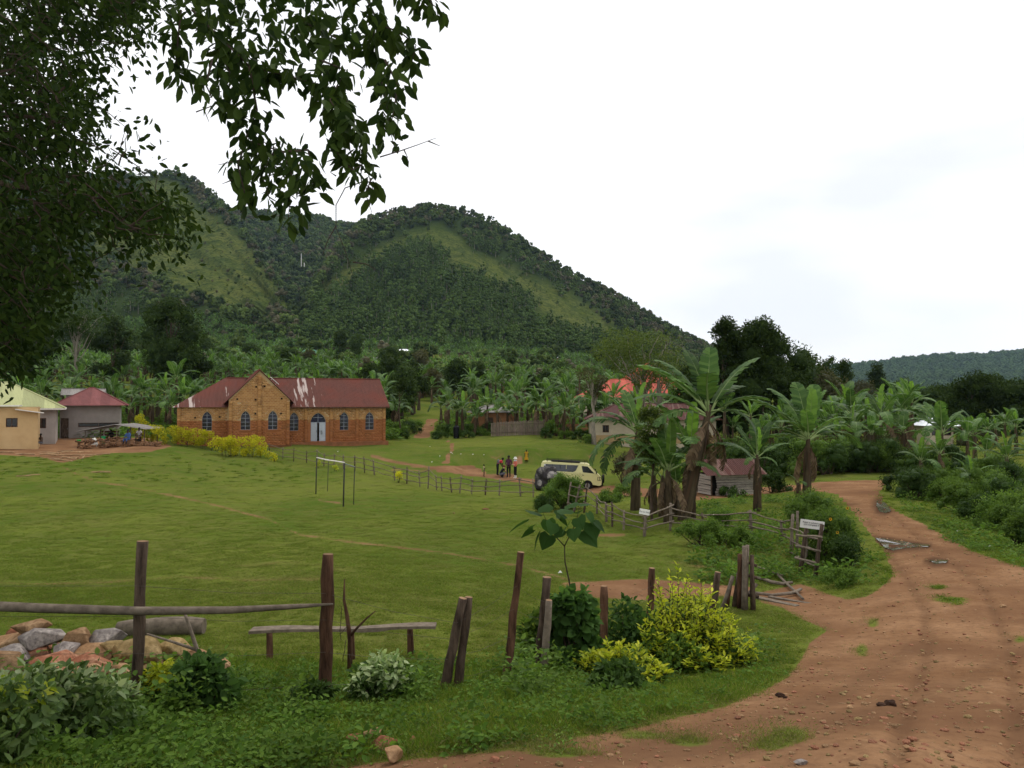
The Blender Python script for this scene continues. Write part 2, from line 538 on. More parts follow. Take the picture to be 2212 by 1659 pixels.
def ground_mat():
    m, nt, b = new_mat('ground_earth_and_turf')
    dz = nd(nt, 'ShaderNodeAttribute', attribute_name='dirt')
    wt = nd(nt, 'ShaderNodeAttribute', attribute_name='wet')
    v = coord(nt, 'Object')
    big = nz(nt, .12, 4, .6, v)
    mid = nz(nt, .9, 4, .6, v)
    fine = nz(nt, 9, 4, .7, v)
    tiny = nz(nt, 45, 3, .7, v)
    g = mixc(nt, ramp(nt, big, .40, .60), (.066, .106, .015), (.146, .162, .032))
    g = mixc(nt, ramp(nt, mid, .42, .72), g, (.132, .126, .038))
    g = mixc(nt, ramp(nt, fine, .35, .75), g, (.068, .096, .015))
    e = mixc(nt, ramp(nt, mid, .3, .7), (.175, .090, .044), (.295, .168, .090))
    e = mixc(nt, ramp(nt, fine, .45, .8), e, (.125, .066, .038))
    e = mixc(nt, ramp(nt, tiny, .62, .78), e, (.38, .26, .17))
    e = mixc(nt, ramp(nt, nz(nt, .35, 4, .6, v), .42, .66), e, (.150, .078, .042))
    e = mixc(nt, wt.outputs['Fac'], e, (.085, .046, .027))
    ad = nd(nt, 'ShaderNodeMath', operation='MULTIPLY_ADD')
    fm = nd(nt, 'ShaderNodeMath', operation='ADD'); nt.links.new(fine, fm.inputs[0]); nt.links.new(mid, fm.inputs[1])
    nt.links.new(fm.outputs[0], ad.inputs[0]); ad.inputs[1].default_value = .42
    sub = nd(nt, 'ShaderNodeMath', operation='SUBTRACT')
    nt.links.new(dz.outputs['Fac'], sub.inputs[0]); sub.inputs[1].default_value = .42
    nt.links.new(sub.outputs[0], ad.inputs[2])
    f = ramp(nt, ad.outputs[0], .38, .58)
    nt.links.new(mixc(nt, f, g, e), b.inputs['Base Color'])
    rr = nd(nt, 'ShaderNodeMapRange'); rr.inputs[3].default_value = .95; rr.inputs[4].default_value = .45
    nt.links.new(wt.outputs['Fac'], rr.inputs[0]); nt.links.new(rr.outputs[0], b.inputs['Roughness'])
    b.inputs['Specular IOR Level'].default_value = .0
    hh = nd(nt, 'ShaderNodeMath', operation='ADD')
    nt.links.new(fine, hh.inputs[0]); nt.links.new(tiny, hh.inputs[1])
    bump(nt, b, hh.outputs[0], .25, .02)
    return m
M_GROUND = ground_mat()
for cls_id, nm in ((0, 'ground'), (1, 'road'), (2, 'footpath'), (3, 'yard')):
    fsel = QF[fc == cls_id]
    used, inv = np.unique(fsel, return_inverse=True)
    me = mesh_np(nm, np.stack([GX[used], GY[used], GZ[used]], 1), inv.reshape(-1, 4), smooth=True)
    for an, arr in (('dirt', DIRT), ('wet', WET)):
        a = me.attributes.new(an, 'FLOAT', 'POINT'); a.data.foreach_set('value', arr[used].astype(np.float32))
    o = link(nm, me, M_GROUND)
    tag(o, {'ground': 'sloping green turf of the school field and the land beyond', 'road': 'reddish dirt road bending away past the gate',
            'footpath': 'trodden bare earth footpaths across the grass', 'yard': 'bare earth yard in front of the tan house'}[nm], nm, kind='structure')

# ------------------------------------------------------------------ hills
PAST_B = [(150,178),(172,184),(200,210),(226,228),(248,252),(263,272),(277,292),(297,322),(270,318),(242,311),(215,300),(190,288),(160,278),(128,264),(95,252),(85,236),(140,216)]
PAST_B2 = [(143,264),(180,268),(205,287),(228,310),(205,300),(170,290),(150,280)]
PAST_C = [(415,234),(438,229),(454,237),(473,255),(507,268),(530,280),(569,297),(623,332),(578,337),(550,322),(530,297),(492,280),(457,268),(446,251)]
PAST_C2 = [(348,270),(315,297),(329,295),(377,258),(415,238),(415,232),(392,243)]

def prof(pts, u):
    xs = [p[0] for p in pts]; ys = [p[1] for p in pts]
    return np.interp(u, xs, ys)

def fbm(x, y, s, seed=0.0):
    out = np.zeros_like(x); a = 1.0
    for k in range(4):
        out += a * np.sin(x * s * 1.13 + 2.1 * np.sin(y * s * .9 + seed + k) + seed * 1.7) * np.cos(y * s * 1.21 + 1.7 * np.sin(x * s * .8 - seed))
        s *= 2.03; a *= .5
    return out

class Hill:
    def __init__(self, name, top, foot, yr, yf, seed, pw=.9, rough=1.0, label=''):
        self.top, self.foot, self.yr, self.yf, self.seed, self.pw, self.rough = top, foot, yr, yf, seed, pw, rough
        u0, u1 = top[0][0], top[-1][0]
        u = np.arange(u0, u1 + .1, 4.0)
        t = np.concatenate([np.linspace(-.08, 1, 70), np.linspace(1.03, 1.5, 12)])
        U, T = np.meshgrid(u, t)
        x, y, z = self.pt(U.ravel(), T.ravel())
        n, k = len(t), len(u)
        idx = np.arange(n * k).reshape(n, k)
        q = np.stack([idx[:-1, :-1], idx[:-1, 1:], idx[1:, 1:], idx[1:, :-1]], -1).reshape(-1, 4)
        me = mesh_np(name, np.stack([x, y, z], 1), q, smooth=True)
        px_, py_ = proj(x, y, z)
        fo = np.ones(len(x))
        for pl_ in (PAST_B, PAST_B2, PAST_C, PAST_C2): fo = np.minimum(fo, 1 - sst(poly_sd(px_, py_, pl_), -9, 3))
        a = me.attributes.new('forest', 'FLOAT', 'POINT'); a.data.foreach_set('value', fo.astype(np.float32))
        self.obj = tag(link(name, me, M_HILL), label, 'hill', kind='structure')
    def pt(self, U, T):
        top, foot = prof(self.top, U), prof(self.foot, U)
        yr, yf = prof(self.yr, U), prof(self.yf, U)
        tt = np.clip(T, -.2, 1)
        Y = yf + (yr - yf) * T
        s = np.sign(tt) * np.abs(tt) ** self.pw
        py = foot + (top - foot) * s
        w = np.clip(tt * (1 - tt) * 4, 0, 1) * self.rough
        py = py + w * 3.0 * fbm(U, T * 300, .02, self.seed) * np.clip((foot - top) / 90, .1, 1)
        Y = Y + w * 22 * fbm(U, T * 260, .017, self.seed + 3)
        xx = (U - CX) / F * Y
        zz = ZC + (HORIZON - py) / F * Y
        back = np.clip(T - 1, 0, 1)
        zz = zz - back * (zz - ZC + 40) * 1.3
        return xx, Y, zz

def hill_mat():
    m, nt, b = new_mat('hill_pasture')
    v = coord(nt, 'Object')
    a1 = nz(nt, .012, 5, .6, v); a2 = nz(nt, .07, 5, .65, v); a3 = nz(nt, .3, 4, .7, v)
    c = mixc(nt, ramp(nt, a1, .35, .65), (.066, .088, .020), (.112, .124, .036))
    c = mixc(nt, ramp(nt, a2, .45, .65), c, (.042, .062, .017))
    c = mixc(nt, ramp(nt, a3, .50, .62), c, (.024, .038, .012))
    fa = nd(nt, 'ShaderNodeAttribute', attribute_name='forest')
    c = mixc(nt, fa.outputs['Fac'], c, (.034, .052, .015))
    nt.links.new(c, b.inputs['Base Color'])
    b.inputs['Roughness'].default_value = 1.0
    b.inputs['Specular IOR Level'].default_value = .0
    bump(nt, b, a3, .9, 2.5)
    return m
M_HILL = hill_mat()
HILLS = {}
HILLS['A'] = Hill('hill', [(120,225),(200,220),(241,214),(259,215),(278,218),(324,222),(345,228),(380,232),(460,240)],
                  [(120,330),(460,335)], [(120,1400),(460,1400)], [(120,800),(460,800)], 1.0, label='dark forested saddle ridge between the two hills')
HILLS['B'] = Hill('hill', [(-460,150),(-250,158),(0,165),(41,170),(100,173),(153,175),(174,174),(194,183),(218,199),(233,220),(245,240),(257,257),(270,277),(285,302),(296,324),(306,350)],
                  [(-460,352),(150,352),(306,358)], [(-460,1050),(190,1000),(230,880),(270,700),(306,520)], [(-460,470),(306,480)], 2.0, label='tall grassy hill rising behind the overhanging tree')
HILLS['C'] = Hill('hill', [(294,352),(300,328),(310,299),(325,268),(338,245),(352,230),(370,220),(394,212),(431,207),(463,212),(491,222),(518,238),(546,259),(579,278),(616,296),(648,317),(685,338),(704,345),(741,366),(790,386),(830,402)],
                  [(294,358),(450,357),(600,372),(720,395),(830,408)], [(294,520),(320,680),(352,840),(394,930),(480,950),(640,950),(830,900)], [(294,480),(480,470),(650,480),(830,600)], 3.0, label='rounded wooded hill in the centre behind the banana groves')
HILLS['D'] = Hill('hill', [(640,398),(700,388),(740,382),(780,376),(815,370),(856,366),(903,361),(944,356),(972,357),(1024,352),(1150,345),(1300,350),(1480,340)],
                  [(640,404),(1480,406)], [(640,3000),(1480,3000)], [(640,1700),(1480,1700)], 4.0, rough=.6, label='far blue wooded ridge beyond the road')

# ------------------------------------------------------------------ plant building blocks
rng = np.random.default_rng(11)
random.seed(5)

M_BANANA = foliage('banana_leaf', (.036, .080, .018), (.090, .156, .038), .30, .52, .28, orand=.38)
M_BANANA_Y = foliage('banana_young_leaf', (.09, .17, .024), (.15, .26, .040), .40, .4, .4)
M_BANANA_RIB = simple('banana_midrib', (.24, .31, .12), .6, .2, 8, .1)
M_BANANA_DEAD = foliage('banana_dead_leaf', (.085, .055, .034), (.20, .14, .085), .12, .9, .1)
M_STEM = simple('banana_stem', (.040, .030, .020), .85, .6, 5, .8, stretch=(3, 3, .8), col2=(.120, .088, .050), bd=.05)
M_BARK = simple('bark', (.085, .060, .042), .95, .45, 7, .8, stretch=(2, 2, .6), bd=.03)
M_BARK_PALE = simple('pale_bark', (.22, .19, .15), .9, .35, 5, .5, stretch=(2, 2, .5))
M_TWIG = simple('dark_twig', (.045, .032, .024), .9, .3, 20, .3)
M_DARKTREE = foliage('dark_evergreen_leaf', (.016, .030, .007), (.044, .068, .015), .14, .7, .06)
M_MIDTREE = foliage('broadleaf_tree_leaf', (.026, .048, .011), (.062, .096, .022), .22, .6, .14)
M_LIGHTTREE = foliage('airy_tree_leaf', (.050, .078, .016), (.125, .165, .032), .35, .5, .25)
M_OLIVETREE = foliage('brownish_tree_leaf', (.048, .052, .020), (.098, .092, .040), .25, .6, .2)
M_FOREST = foliage('hill_forest_leaf', (.030, .050, .012), (.070, .098, .025), .06, .8, .05, orand=.5)
M_EUCA = foliage('hill_eucalyptus_leaf', (.036, .064, .016), (.080, .120, .031), .06, .8, .05, orand=.35)
M_BROWNF = foliage('hill_brown_forest_leaf', (.055, .054, .026), (.105, .095, .048), .08, .6, .15, orand=.3)
M_FARF = foliage('far_ridge_leaf', (.030, .056, .018), (.066, .105, .030), .08, .7, .1, orand=.4)
M_BUSH = foliage('bush_leaf', (.052, .100, .015), (.132, .205, .036), .34, .55, .15)
M_BUSH_D = foliage('dark_bush_leaf', (.022, .046, .009), (.056, .098, .021), .25, .55, .16)
M_YELLOW = foliage('golden_shrub_leaf', (.17, .225, .016), (.46, .46, .030), .32, .5, .3)
M_HEDGE = foliage('golden_hedge_leaf', (.30, .32, .016), (.62, .55, .032), .30, .6, .1)
M_YELLOWG = foliage('yellow_green_leaf', (.16, .22, .02), (.36, .38, .04), .35, .5, .3)
M_VARIEG = foliage('variegated_leaf', (.050, .095, .022), (.125, .185, .055), .3, .45, .3)
M_VARIEGW = foliage('white_edged_leaf', (.13, .20, .07), (.36, .41, .22), .3, .45, .3)
M_COARSE = foliage('large_soft_leaf', (.030, .066, .016), (.070, .134, .032), .35, .6, .1)
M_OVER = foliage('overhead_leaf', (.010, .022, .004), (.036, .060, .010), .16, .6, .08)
M_GRASSB = foliage('grass_blade', (.084, .124, .015), (.182, .206, .034), .35, .8, .05, orand=.3)
M_GRASSD = foliage('lush_grass_blade', (.056, .114, .013), (.124, .190, .026), .35, .7, .08, orand=.3)
M_GRASSY = foliage('dry_grass_blade', (.135, .125, .045), (.235, .205, .085), .3, .7, .15, orand=.25)
M_WEED = foliage('weed_leaf', (.044, .094, .014), (.105, .170, .028), .35, .6, .1, orand=.3)
M_PETAL = simple('yellow_petal', (.75, .45, .02), .6, .1, 5, 0)

def unit(a):
    return a / np.maximum(np.linalg.norm(a, axis=-1, keepdims=True), 1e-9)

def leaf_arrays(Pb, D, N, L, W, oval=False, fold=.15, droop=.12):
    """Blades: base points, directions, normals, lengths, widths -> vertices, quads, quads per leaf."""
    n = len(Pb)
    D = unit(D); S = unit(np.cross(D, N)); N = unit(np.cross(S, D))
    L = L[:, None]; W = W[:, None]
    if not oval:
        v = np.stack([Pb, Pb + D * L * .45 + S * W * .5 + N * W * fold, Pb + D * L - N * L * droop, Pb + D * L * .45 - S * W * .5 + N * W * fold], 1)
        f = np.arange(4)[None] + 4 * np.arange(n)[:, None]
        return v.reshape(-1, 3), f, 1
    v = np.stack([Pb, Pb + D * L * .28 + S * W * .43 + N * W * fold, Pb + D * L * .66 + S * W * .42 + N * (W * fold - L * droop * .5), Pb + D * L - N * L * droop,
                  Pb + D * L * .66 - S * W * .42 + N * (W * fold - L * droop * .5), Pb + D * L * .28 - S * W * .43 + N * W * fold], 1)
    b = 6 * np.arange(n)[:, None]
    f = np.concatenate([np.array([[0, 1, 2, 3]]) + b, np.array([[0, 3, 4, 5]]) + b], 1).reshape(-1, 4)
    return v.reshape(-1, 3), f, 2

def leaf_mesh(name, Pb, D, N, L, W, oval=False, mi=None, **kw):
    v, f, k = leaf_arrays(Pb, D, N, L, W, oval, **kw)
    r = np.repeat(rng.random(len(Pb)), k)
    return mesh_np(name, v, f, r, None if mi is None else np.repeat(mi, k))

def clump_leaves(centers, radii, n, ls, shell=.55, updir=.5, flat=1.0):
    """Leaves spread over many overlapping clumps."""
    centers = np.asarray(centers, float); radii = np.asarray(radii, float)
    w = radii ** 2; w = w / w.sum()
    k = rng.choice(len(centers), n, p=w)
    d = unit(rng.normal(size=(n, 3)))
    rr = radii[k] * (shell + (1 - shell) * rng.random(n) ** .6) * rng.uniform(.82, 1.12, n)
    off = d * rr[:, None]
    off[:, 2] *= flat
    Pb = centers[k] + off
    D = unit(d + rng.normal(size=(n, 3)) * .7 + np.array([0, 0, -.25]))
    N = unit(d * .6 + np.array([0, 0, updir]) + rng.normal(size=(n, 3)) * .5)
    L = ls * rng.uniform(.6, 1.3, n)
    return Pb, D, N, L

_ICO = None
def ico():
    global _ICO
    if _ICO is None:
        bm = bmesh.new(); bmesh.ops.create_icosphere(bm, subdivisions=2, radius=1)
        _ICO = (np.array([tuple(v.co) for v in bm.verts]), np.array([[v.index for v in f.verts] for f in bm.faces])); bm.free()
    return _ICO
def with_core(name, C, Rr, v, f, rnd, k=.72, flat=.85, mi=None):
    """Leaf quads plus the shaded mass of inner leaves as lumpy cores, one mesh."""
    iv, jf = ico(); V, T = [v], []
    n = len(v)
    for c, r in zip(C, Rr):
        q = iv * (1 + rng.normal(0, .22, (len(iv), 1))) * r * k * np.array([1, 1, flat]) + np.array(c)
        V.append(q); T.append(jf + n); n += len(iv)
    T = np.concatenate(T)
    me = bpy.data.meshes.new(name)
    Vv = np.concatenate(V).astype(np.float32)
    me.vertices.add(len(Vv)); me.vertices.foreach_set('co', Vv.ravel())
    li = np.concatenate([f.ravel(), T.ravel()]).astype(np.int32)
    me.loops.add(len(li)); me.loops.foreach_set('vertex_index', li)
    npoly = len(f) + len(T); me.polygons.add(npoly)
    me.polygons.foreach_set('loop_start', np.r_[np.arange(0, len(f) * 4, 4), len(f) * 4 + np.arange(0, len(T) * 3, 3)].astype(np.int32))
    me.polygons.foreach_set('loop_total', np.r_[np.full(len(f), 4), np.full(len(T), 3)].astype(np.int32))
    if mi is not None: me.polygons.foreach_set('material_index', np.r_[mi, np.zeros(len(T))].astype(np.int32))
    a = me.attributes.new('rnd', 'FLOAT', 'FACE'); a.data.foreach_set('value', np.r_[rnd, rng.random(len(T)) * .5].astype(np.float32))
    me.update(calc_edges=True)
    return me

def wobble_path(a, b, n=5, amp=.1, sag=0.0):
    a, b = Vector(a), Vector(b)
    L = (b - a).length
    out = []
    for i in range(n + 1):
        t = i / n
        p = a.lerp(b, t)
        e = math.sin(t * math.pi)
        p = p + Vector((random.uniform(-1, 1), random.uniform(-1, 1), random.uniform(-1, 1))) * amp * L * e * .5 + Vector((0, 0, sag * L * e))
        out.append(p)
    return out

def make_tree(name, label, base, H, width, mat, n=3500, ls=.28, trunk=.3, nclump=26, bare=.28, form='round', bark=None, group=None, seed=0, cat='tree', gaps=.72):
    """Tapered trunk, limbs and a crown of leaf clumps."""
    random.seed(seed)
    base = Vector(base)
    t = empty(name, base, 0, label, cat, group)
    C, Rr = [], []
    for i in range(nclump):
        h = random.random()
        if form == 'round': wr = math.sin(math.pi * min(1, .12 + h * .85)) ** .7
        elif form == 'cone': wr = (1 - h) ** .7 + .12
        elif form == 'flat': wr = .55 + .45 * h; h = .55 + .45 * h
        elif form == 'column': wr = .75 * math.sin(math.pi * min(1, .15 + h * .8)) ** .4
        else: wr = 1
        a = random.uniform(0, 2 * math.pi); q = math.sqrt(random.random()) * width / 2 * wr * gaps
        C.append((math.cos(a) * q, math.sin(a) * q, H * (bare + (1 - bare) * (.08 + .84 * h))))
        Rr.append(width * random.uniform(.10, .21) * (.8 if form == 'flat' else 1))
    if form != 'flat': n = int(n * 1.9)
    Pb, D, N, L = clump_leaves(C, Rr, n, ls, flat=.55 if form == 'flat' else .85)
    v_, f_, k_ = leaf_arrays(Pb, D, N, L, L * .55)
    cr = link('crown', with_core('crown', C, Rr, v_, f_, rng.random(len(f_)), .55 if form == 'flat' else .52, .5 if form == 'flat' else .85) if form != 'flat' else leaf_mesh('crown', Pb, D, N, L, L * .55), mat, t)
    mb = MB()
    top = Vector((random.uniform(-.1, .1) * width, random.uniform(-.1, .1) * width, H * .8))
    mb.tube(wobble_path((0, 0, -.3), top, 6, .05), [trunk * (1.25, 1, .85, .7, .5, .35, .15)[i] for i in range(7)], 7)
    for i in range(0, nclump, 2):
        c = Vector(C[i]); z = min(c.z * random.uniform(.45, .75), H * .7)
        s = top * (z / (H * .8))
        s = Vector((s.x, s.y, z))
        mb.tube(wobble_path(s, c, 4, .1), [trunk * .35, trunk * .28, trunk * .2, trunk * .12, trunk * .05], 5)
    mb.build('trunk', bark or M_BARK, t)
    return t

def make_shrub(name, label, base, rx, rz, mat, n=900, ls=.07, nclump=16, group=None, seed=0, ry=None, oval=False, asp=.5, cat='shrub', mat2=None, frac2=0.0, stems=True, shell=.5):
    random.seed(seed)
    ry = ry or rx
    t = empty(name, base, 0, label, cat, group)
    C, Rr = [], []
    for i in range(nclump):
        a = random.uniform(0, 2 * math.pi); h = random.random() ** .8
        q = math.sqrt(random.random()) * (1 - .55 * h * h)
        C.append((math.cos(a) * q * rx * .8, math.sin(a) * q * ry * .8, rz * (.12 + .75 * h)))
        Rr.append(min(rx, rz) * random.uniform(.2, .38))
    if cat == 'bush': n = int(n * 1.7)
    Pb, D, N, L = clump_leaves(C, Rr, n, ls, shell=shell)
    Pb[:, 2] = np.maximum(Pb[:, 2], .01)
    mi = (rng.random(n) < frac2).astype(int) if mat2 else None
    if mat2: # the second kind of leaf sits on the outside tips
        hgt = Pb[:, 2] / rz; mi = ((rng.random(n) * .5 + hgt * .6) > (1.0 - frac2)).astype(int)
    if cat == 'bush':
        v_, f_, k_ = leaf_arrays(Pb, D, N, L, L * asp)
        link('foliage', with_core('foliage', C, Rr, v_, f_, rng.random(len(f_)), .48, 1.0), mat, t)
    else: link('foliage', leaf_mesh('foliage', Pb, D, N, L, L * asp, oval, mi), [mat, mat2] if mat2 else mat, t)
    if stems:
        mb = MB()
        for i in range(0, nclump, 2):
            mb.tube(wobble_path((random.uniform(-.15, .15) * rx, random.uniform(-.15, .15) * ry, -.05), C[i], 3, .12), [.025 * rz + .004, .018 * rz + .003, .012 * rz + .002, .004], 4)
        mb.build('stem', M_TWIG if ls < .1 else M_BARK, t)
    return t

# ------------------------------------------------------------------ banana leaves and plants
def banana_leaf_mesh(name, seed, strips=18, arch=.9, W=.34, torn=.35, mat=None, rib=True, tilt=.35):
    """Leaf 1 m long along +X, torn into strips along a curved midrib; scale it to size."""
    rnd = random.Random(seed)
    pts = []
    x = z = 0.0; ang = 0.0
    K = 24
    for i in range(K + 1):
        pts.append(Vector((x, 0, z)))
        t = i / K
        ang = -arch * (t ** 1.5) * 1.35
        x += math.cos(ang) / K; z += math.sin(ang) / K
    def at(t):
        q = max(0, min(.9999, t)) * K; i = int(q)
        return pts[i].lerp(pts[i + 1], q - i)
    V, Fq, rn, mi = [], [], [], []
    def width(t):
        s = (t - .16) / .84
        return 0 if s <= 0 else W * .5 * min(1, (s * 5) ** .6) * (1 - max(0, (s - .55) / .45) ** 2.2) ** .6
    for side in (-1, 1):
        skew = .05
        for k in range(strips):
            t0 = .16 + .84 * k / strips; t1 = .16 + .84 * (k + 1) / strips
            gap = rnd.random() < torn
            g = rnd.uniform(.04, .34) / strips if gap else -.03 / strips
            dr = rnd.uniform(.15, .75) * tilt * (2.0 if gap else 1.0)
            w0, w1 = width(t0 + .004), width(t1 - .004)
            wl = rnd.uniform(.85, 1.03)
            a0, a1 = at(t0), at(t1)
            b0 = at(min(1, t0 + skew * .5 + g * .4)) + Vector((0, side * w0 * .55 * wl, w0 * (.18 - dr * .25)))
            b1 = at(min(1, t1 + skew * .5 - g * .4)) + Vector((0, side * w1 * .55 * wl, w1 * (.18 - dr * .25)))
            c0 = at(min(1, t0 + skew + g)) + Vector((0, side * w0 * wl, w0 * (.12 - dr)))
            c1 = at(min(1, t1 + skew - g)) + Vector((0, side * w1 * wl, w1 * (.12 - dr)))
            n = len(V)
            V += [a0, b0, c0, a1, b1, c1]
            r = rnd.random()
            if side > 0: Fq += [(n, n + 3, n + 4, n + 1), (n + 1, n + 4, n + 5, n + 2)]
            else: Fq += [(n, n + 1, n + 4, n + 3), (n + 1, n + 2, n + 5, n + 4)]
            rn += [r, r]; mi += [0, 0]
    if rib:
        mb = MB(); q = [pts[i] + Vector((0, 0, -.004)) for i in range(0, K + 1, 3)]
        mb.tube(q, [.018 - .0155 * i / (len(q) - 1) for i in range(len(q))], 4, cap=False)
        n = len(V); V += [Vector(p) for p in mb.v]
        for f in mb.f: Fq.append(tuple(n + i for i in f)); rn.append(.5); mi.append(1)
    return mesh_np(name, np.array([tuple(p) for p in V]), np.array(Fq), np.array(rn), np.array(mi))

BL = [banana_leaf_mesh('leaf', i, 18, a, .30, tr) for i, (a, tr) in enumerate([(.55, .3), (.8, .45), (1.05, .55), (1.3, .6), (.35, .2)])]
BLL = [banana_leaf_mesh('leaf', 20 + i, 10, a, .31, .55, rib=True) for i, a in enumerate([.6, 1.1, 1.65])]
BL_Y = banana_leaf_mesh('leaf', 40, 14, .15, .22, .0, tilt=-.9)
BL_D = [banana_leaf_mesh('dead_leaf', 50 + i, 14, a, .20, .7, tilt=.9) for i, a in enumerate([1.2, .9])]
for m_ in BL + BLL: m_.materials.append(M_BANANA); m_.materials.append(M_BANANA_RIB)
BL_Y.materials.append(M_BANANA_Y); BL_Y.materials.append(M_BANANA_RIB)
for m_ in BL_D: m_.materials.append(M_BANANA_DEAD); m_.materials.append(M_BANANA_DEAD)

def stem_mesh(h, r, seed, skirt=True):
    random.seed(seed)
    mb = MB()
    mb.tube([(0, 0, -.1), (0, 0, h * .3), (.01, 0, h * .65), (0, .01, h), (0, 0, h * 1.08)], [r * 1.25, r * 1.05, r * .8, r * .6, r * .3], 8, jit=.06)
    if skirt:   # peeling sheaths
        for k in range(7):
            a = random.uniform(0, 6.28); z = random.uniform(.3, .95) * h; l = random.uniform(.2, .45) * h
            c, s = math.cos(a), math.sin(a)
            q = r * .85
            mb.add([(c * q - s * r * .35, s * q + c * r * .35, z), (c * q + s * r * .35, s * q - c * r * .35, z),
                    (c * q * 1.5 + s * r * .2, s * q * 1.5 - c * r * .2, z - l), (c * q * 1.5 - s * r * .2, s * q * 1.5 + c * r * .2, z - l)], [(0, 1, 2, 3)], 1)
    me = mb.mesh('pseudostem')
    me.materials.append(M_STEM); me.materials.append(M_BANANA_DEAD)
    return me
STEMS = [stem_mesh(1.0, .105, i) for i in range(3)]

def leaf_rot(az, el):
    return Euler((0, -el, az), 'XYZ')

def banana(base, stem_h, leaf_len, n, seed, label, group=None, lean=(0, 0), young=True, dead=2, lod=0, leaves=None, wild=1.0):
    """Banana plant: pseudostem, each leaf a part. leaves = list of (azimuth deg, elevation deg, length factor, mesh index)."""
    rn = random.Random(seed)
    t = empty('banana_plant', base, rn.uniform(0, 6.28) if leaves is None else 0, label, 'banana plant', group)
    lean_e = Euler((-lean[1], lean[0], 0))
    st = link('pseudostem', STEMS[seed % 3], None, t, (0, 0, 0), lean_e, (1.2 + .2 * stem_h, 1.2 + .2 * stem_h, stem_h))
    top = lean_e.to_matrix() @ Vector((0, 0, stem_h * 1.02))
    if leaves is None:
        leaves = []
        for k in range(n):
            f = (k + .5) / n
            leaves.append((k * 137.5 + rn.uniform(-22, 22), 84 - 58 * f + rn.uniform(-10, 10), rn.uniform(.85, 1.1) * (1 - .12 * (1 - f)), min(3, int(f * 4)) if not lod else min(2, int(f * 3))))
    for (az, el, lf, mi) in leaves:
        me = (BLL if lod else BL)[mi % (3 if lod else 5)]
        link('leaf', me, None, t, top - Vector((0, 0, .06 * stem_h * rn.random())), (rn.uniform(-.25, .25), -R(el), R(az)), leaf_len * lf)
    if young:
        link('leaf', BL_Y, None, t, top, (rn.uniform(0, 6), -R(84), R(rn.uniform(0, 360))), leaf_len * .8)
    for k in range(dead):
        a = rn.uniform(0, 360)
        link('dead_leaf', BL_D[k % 2], None, t, top - Vector((0, 0, .08 * stem_h)), (rn.uniform(-.3, .3), -R(rn.uniform(-70, -25)), R(a)), leaf_len * rn.uniform(.55, .8))
    return t

def joined_banana(seed, n=8, stem_h=2.6, leaf_len=2.3):
    """One-mesh banana plant for distant rows."""
    rn = random.Random(seed)
    V, Fq, r, mi = [], [], [], []
    def put(me, M, off):
        n0 = sum(len(a) for a in V)
        co = np.empty(len(me.vertices) * 3, np.float32); me.vertices.foreach_get('co', co)
        co = co.reshape(-1, 3)
        A = np.array(M)
        V.append(co @ A[:3, :3].T + A[:3, 3])
        for p in me.polygons:
            vv = list(p.vertices)
            if len(vv) == 4:
                Fq.append([n0 + i for i in vv]); mi.append(off + p.material_index)
                r.append(rn.random())
    for k in range(n):
        f = (k + .5) / n
        M = Matrix.Translation((0, 0, stem_h)) @ Euler((rn.uniform(-.25, .25), -R(86 - 62 * f + rn.uniform(-9, 9)), R(k * 137.5 + rn.uniform(-15, 15)))).to_matrix().to_4x4() @ Matrix.Scale(leaf_len * rn.uniform(.85, 1.1), 4)
        put(BLL[min(2, int(f * 3))], M, 0)
    put(BL_Y, Matrix.Translation((0, 0, stem_h)) @ Euler((0, -R(82), rn.uniform(0, 6))).to_matrix().to_4x4() @ Matrix.Scale(leaf_len * .75, 4), 2)
    put(STEMS[0], Matrix.Diagonal((1.6, 1.6, stem_h, 1)), 3)
    me = mesh_np('banana_plant', np.concatenate(V), np.array(Fq), np.array(r), np.array(mi))
    for m in (M_BANANA, M_BANANA_RIB, M_BANANA_Y, M_STEM, M_BANANA_DEAD): me.materials.append(m)
    return me
JB = [joined_banana(60 + i, 6 + i % 4, 1.7 + .28 * i, 2.0 + .12 * (i % 4)) for i in range(7)]

# ------------------------------------------------------------------ scattering of uncountable growth (one object each)
def proto_collection(name, meshes):
    c = bpy.data.collections.new(name)
    for i, me in enumerate(meshes):
        o = bpy.data.objects.new('%s_%02d' % (name, i), me)
        c.objects.link(o)
    return c

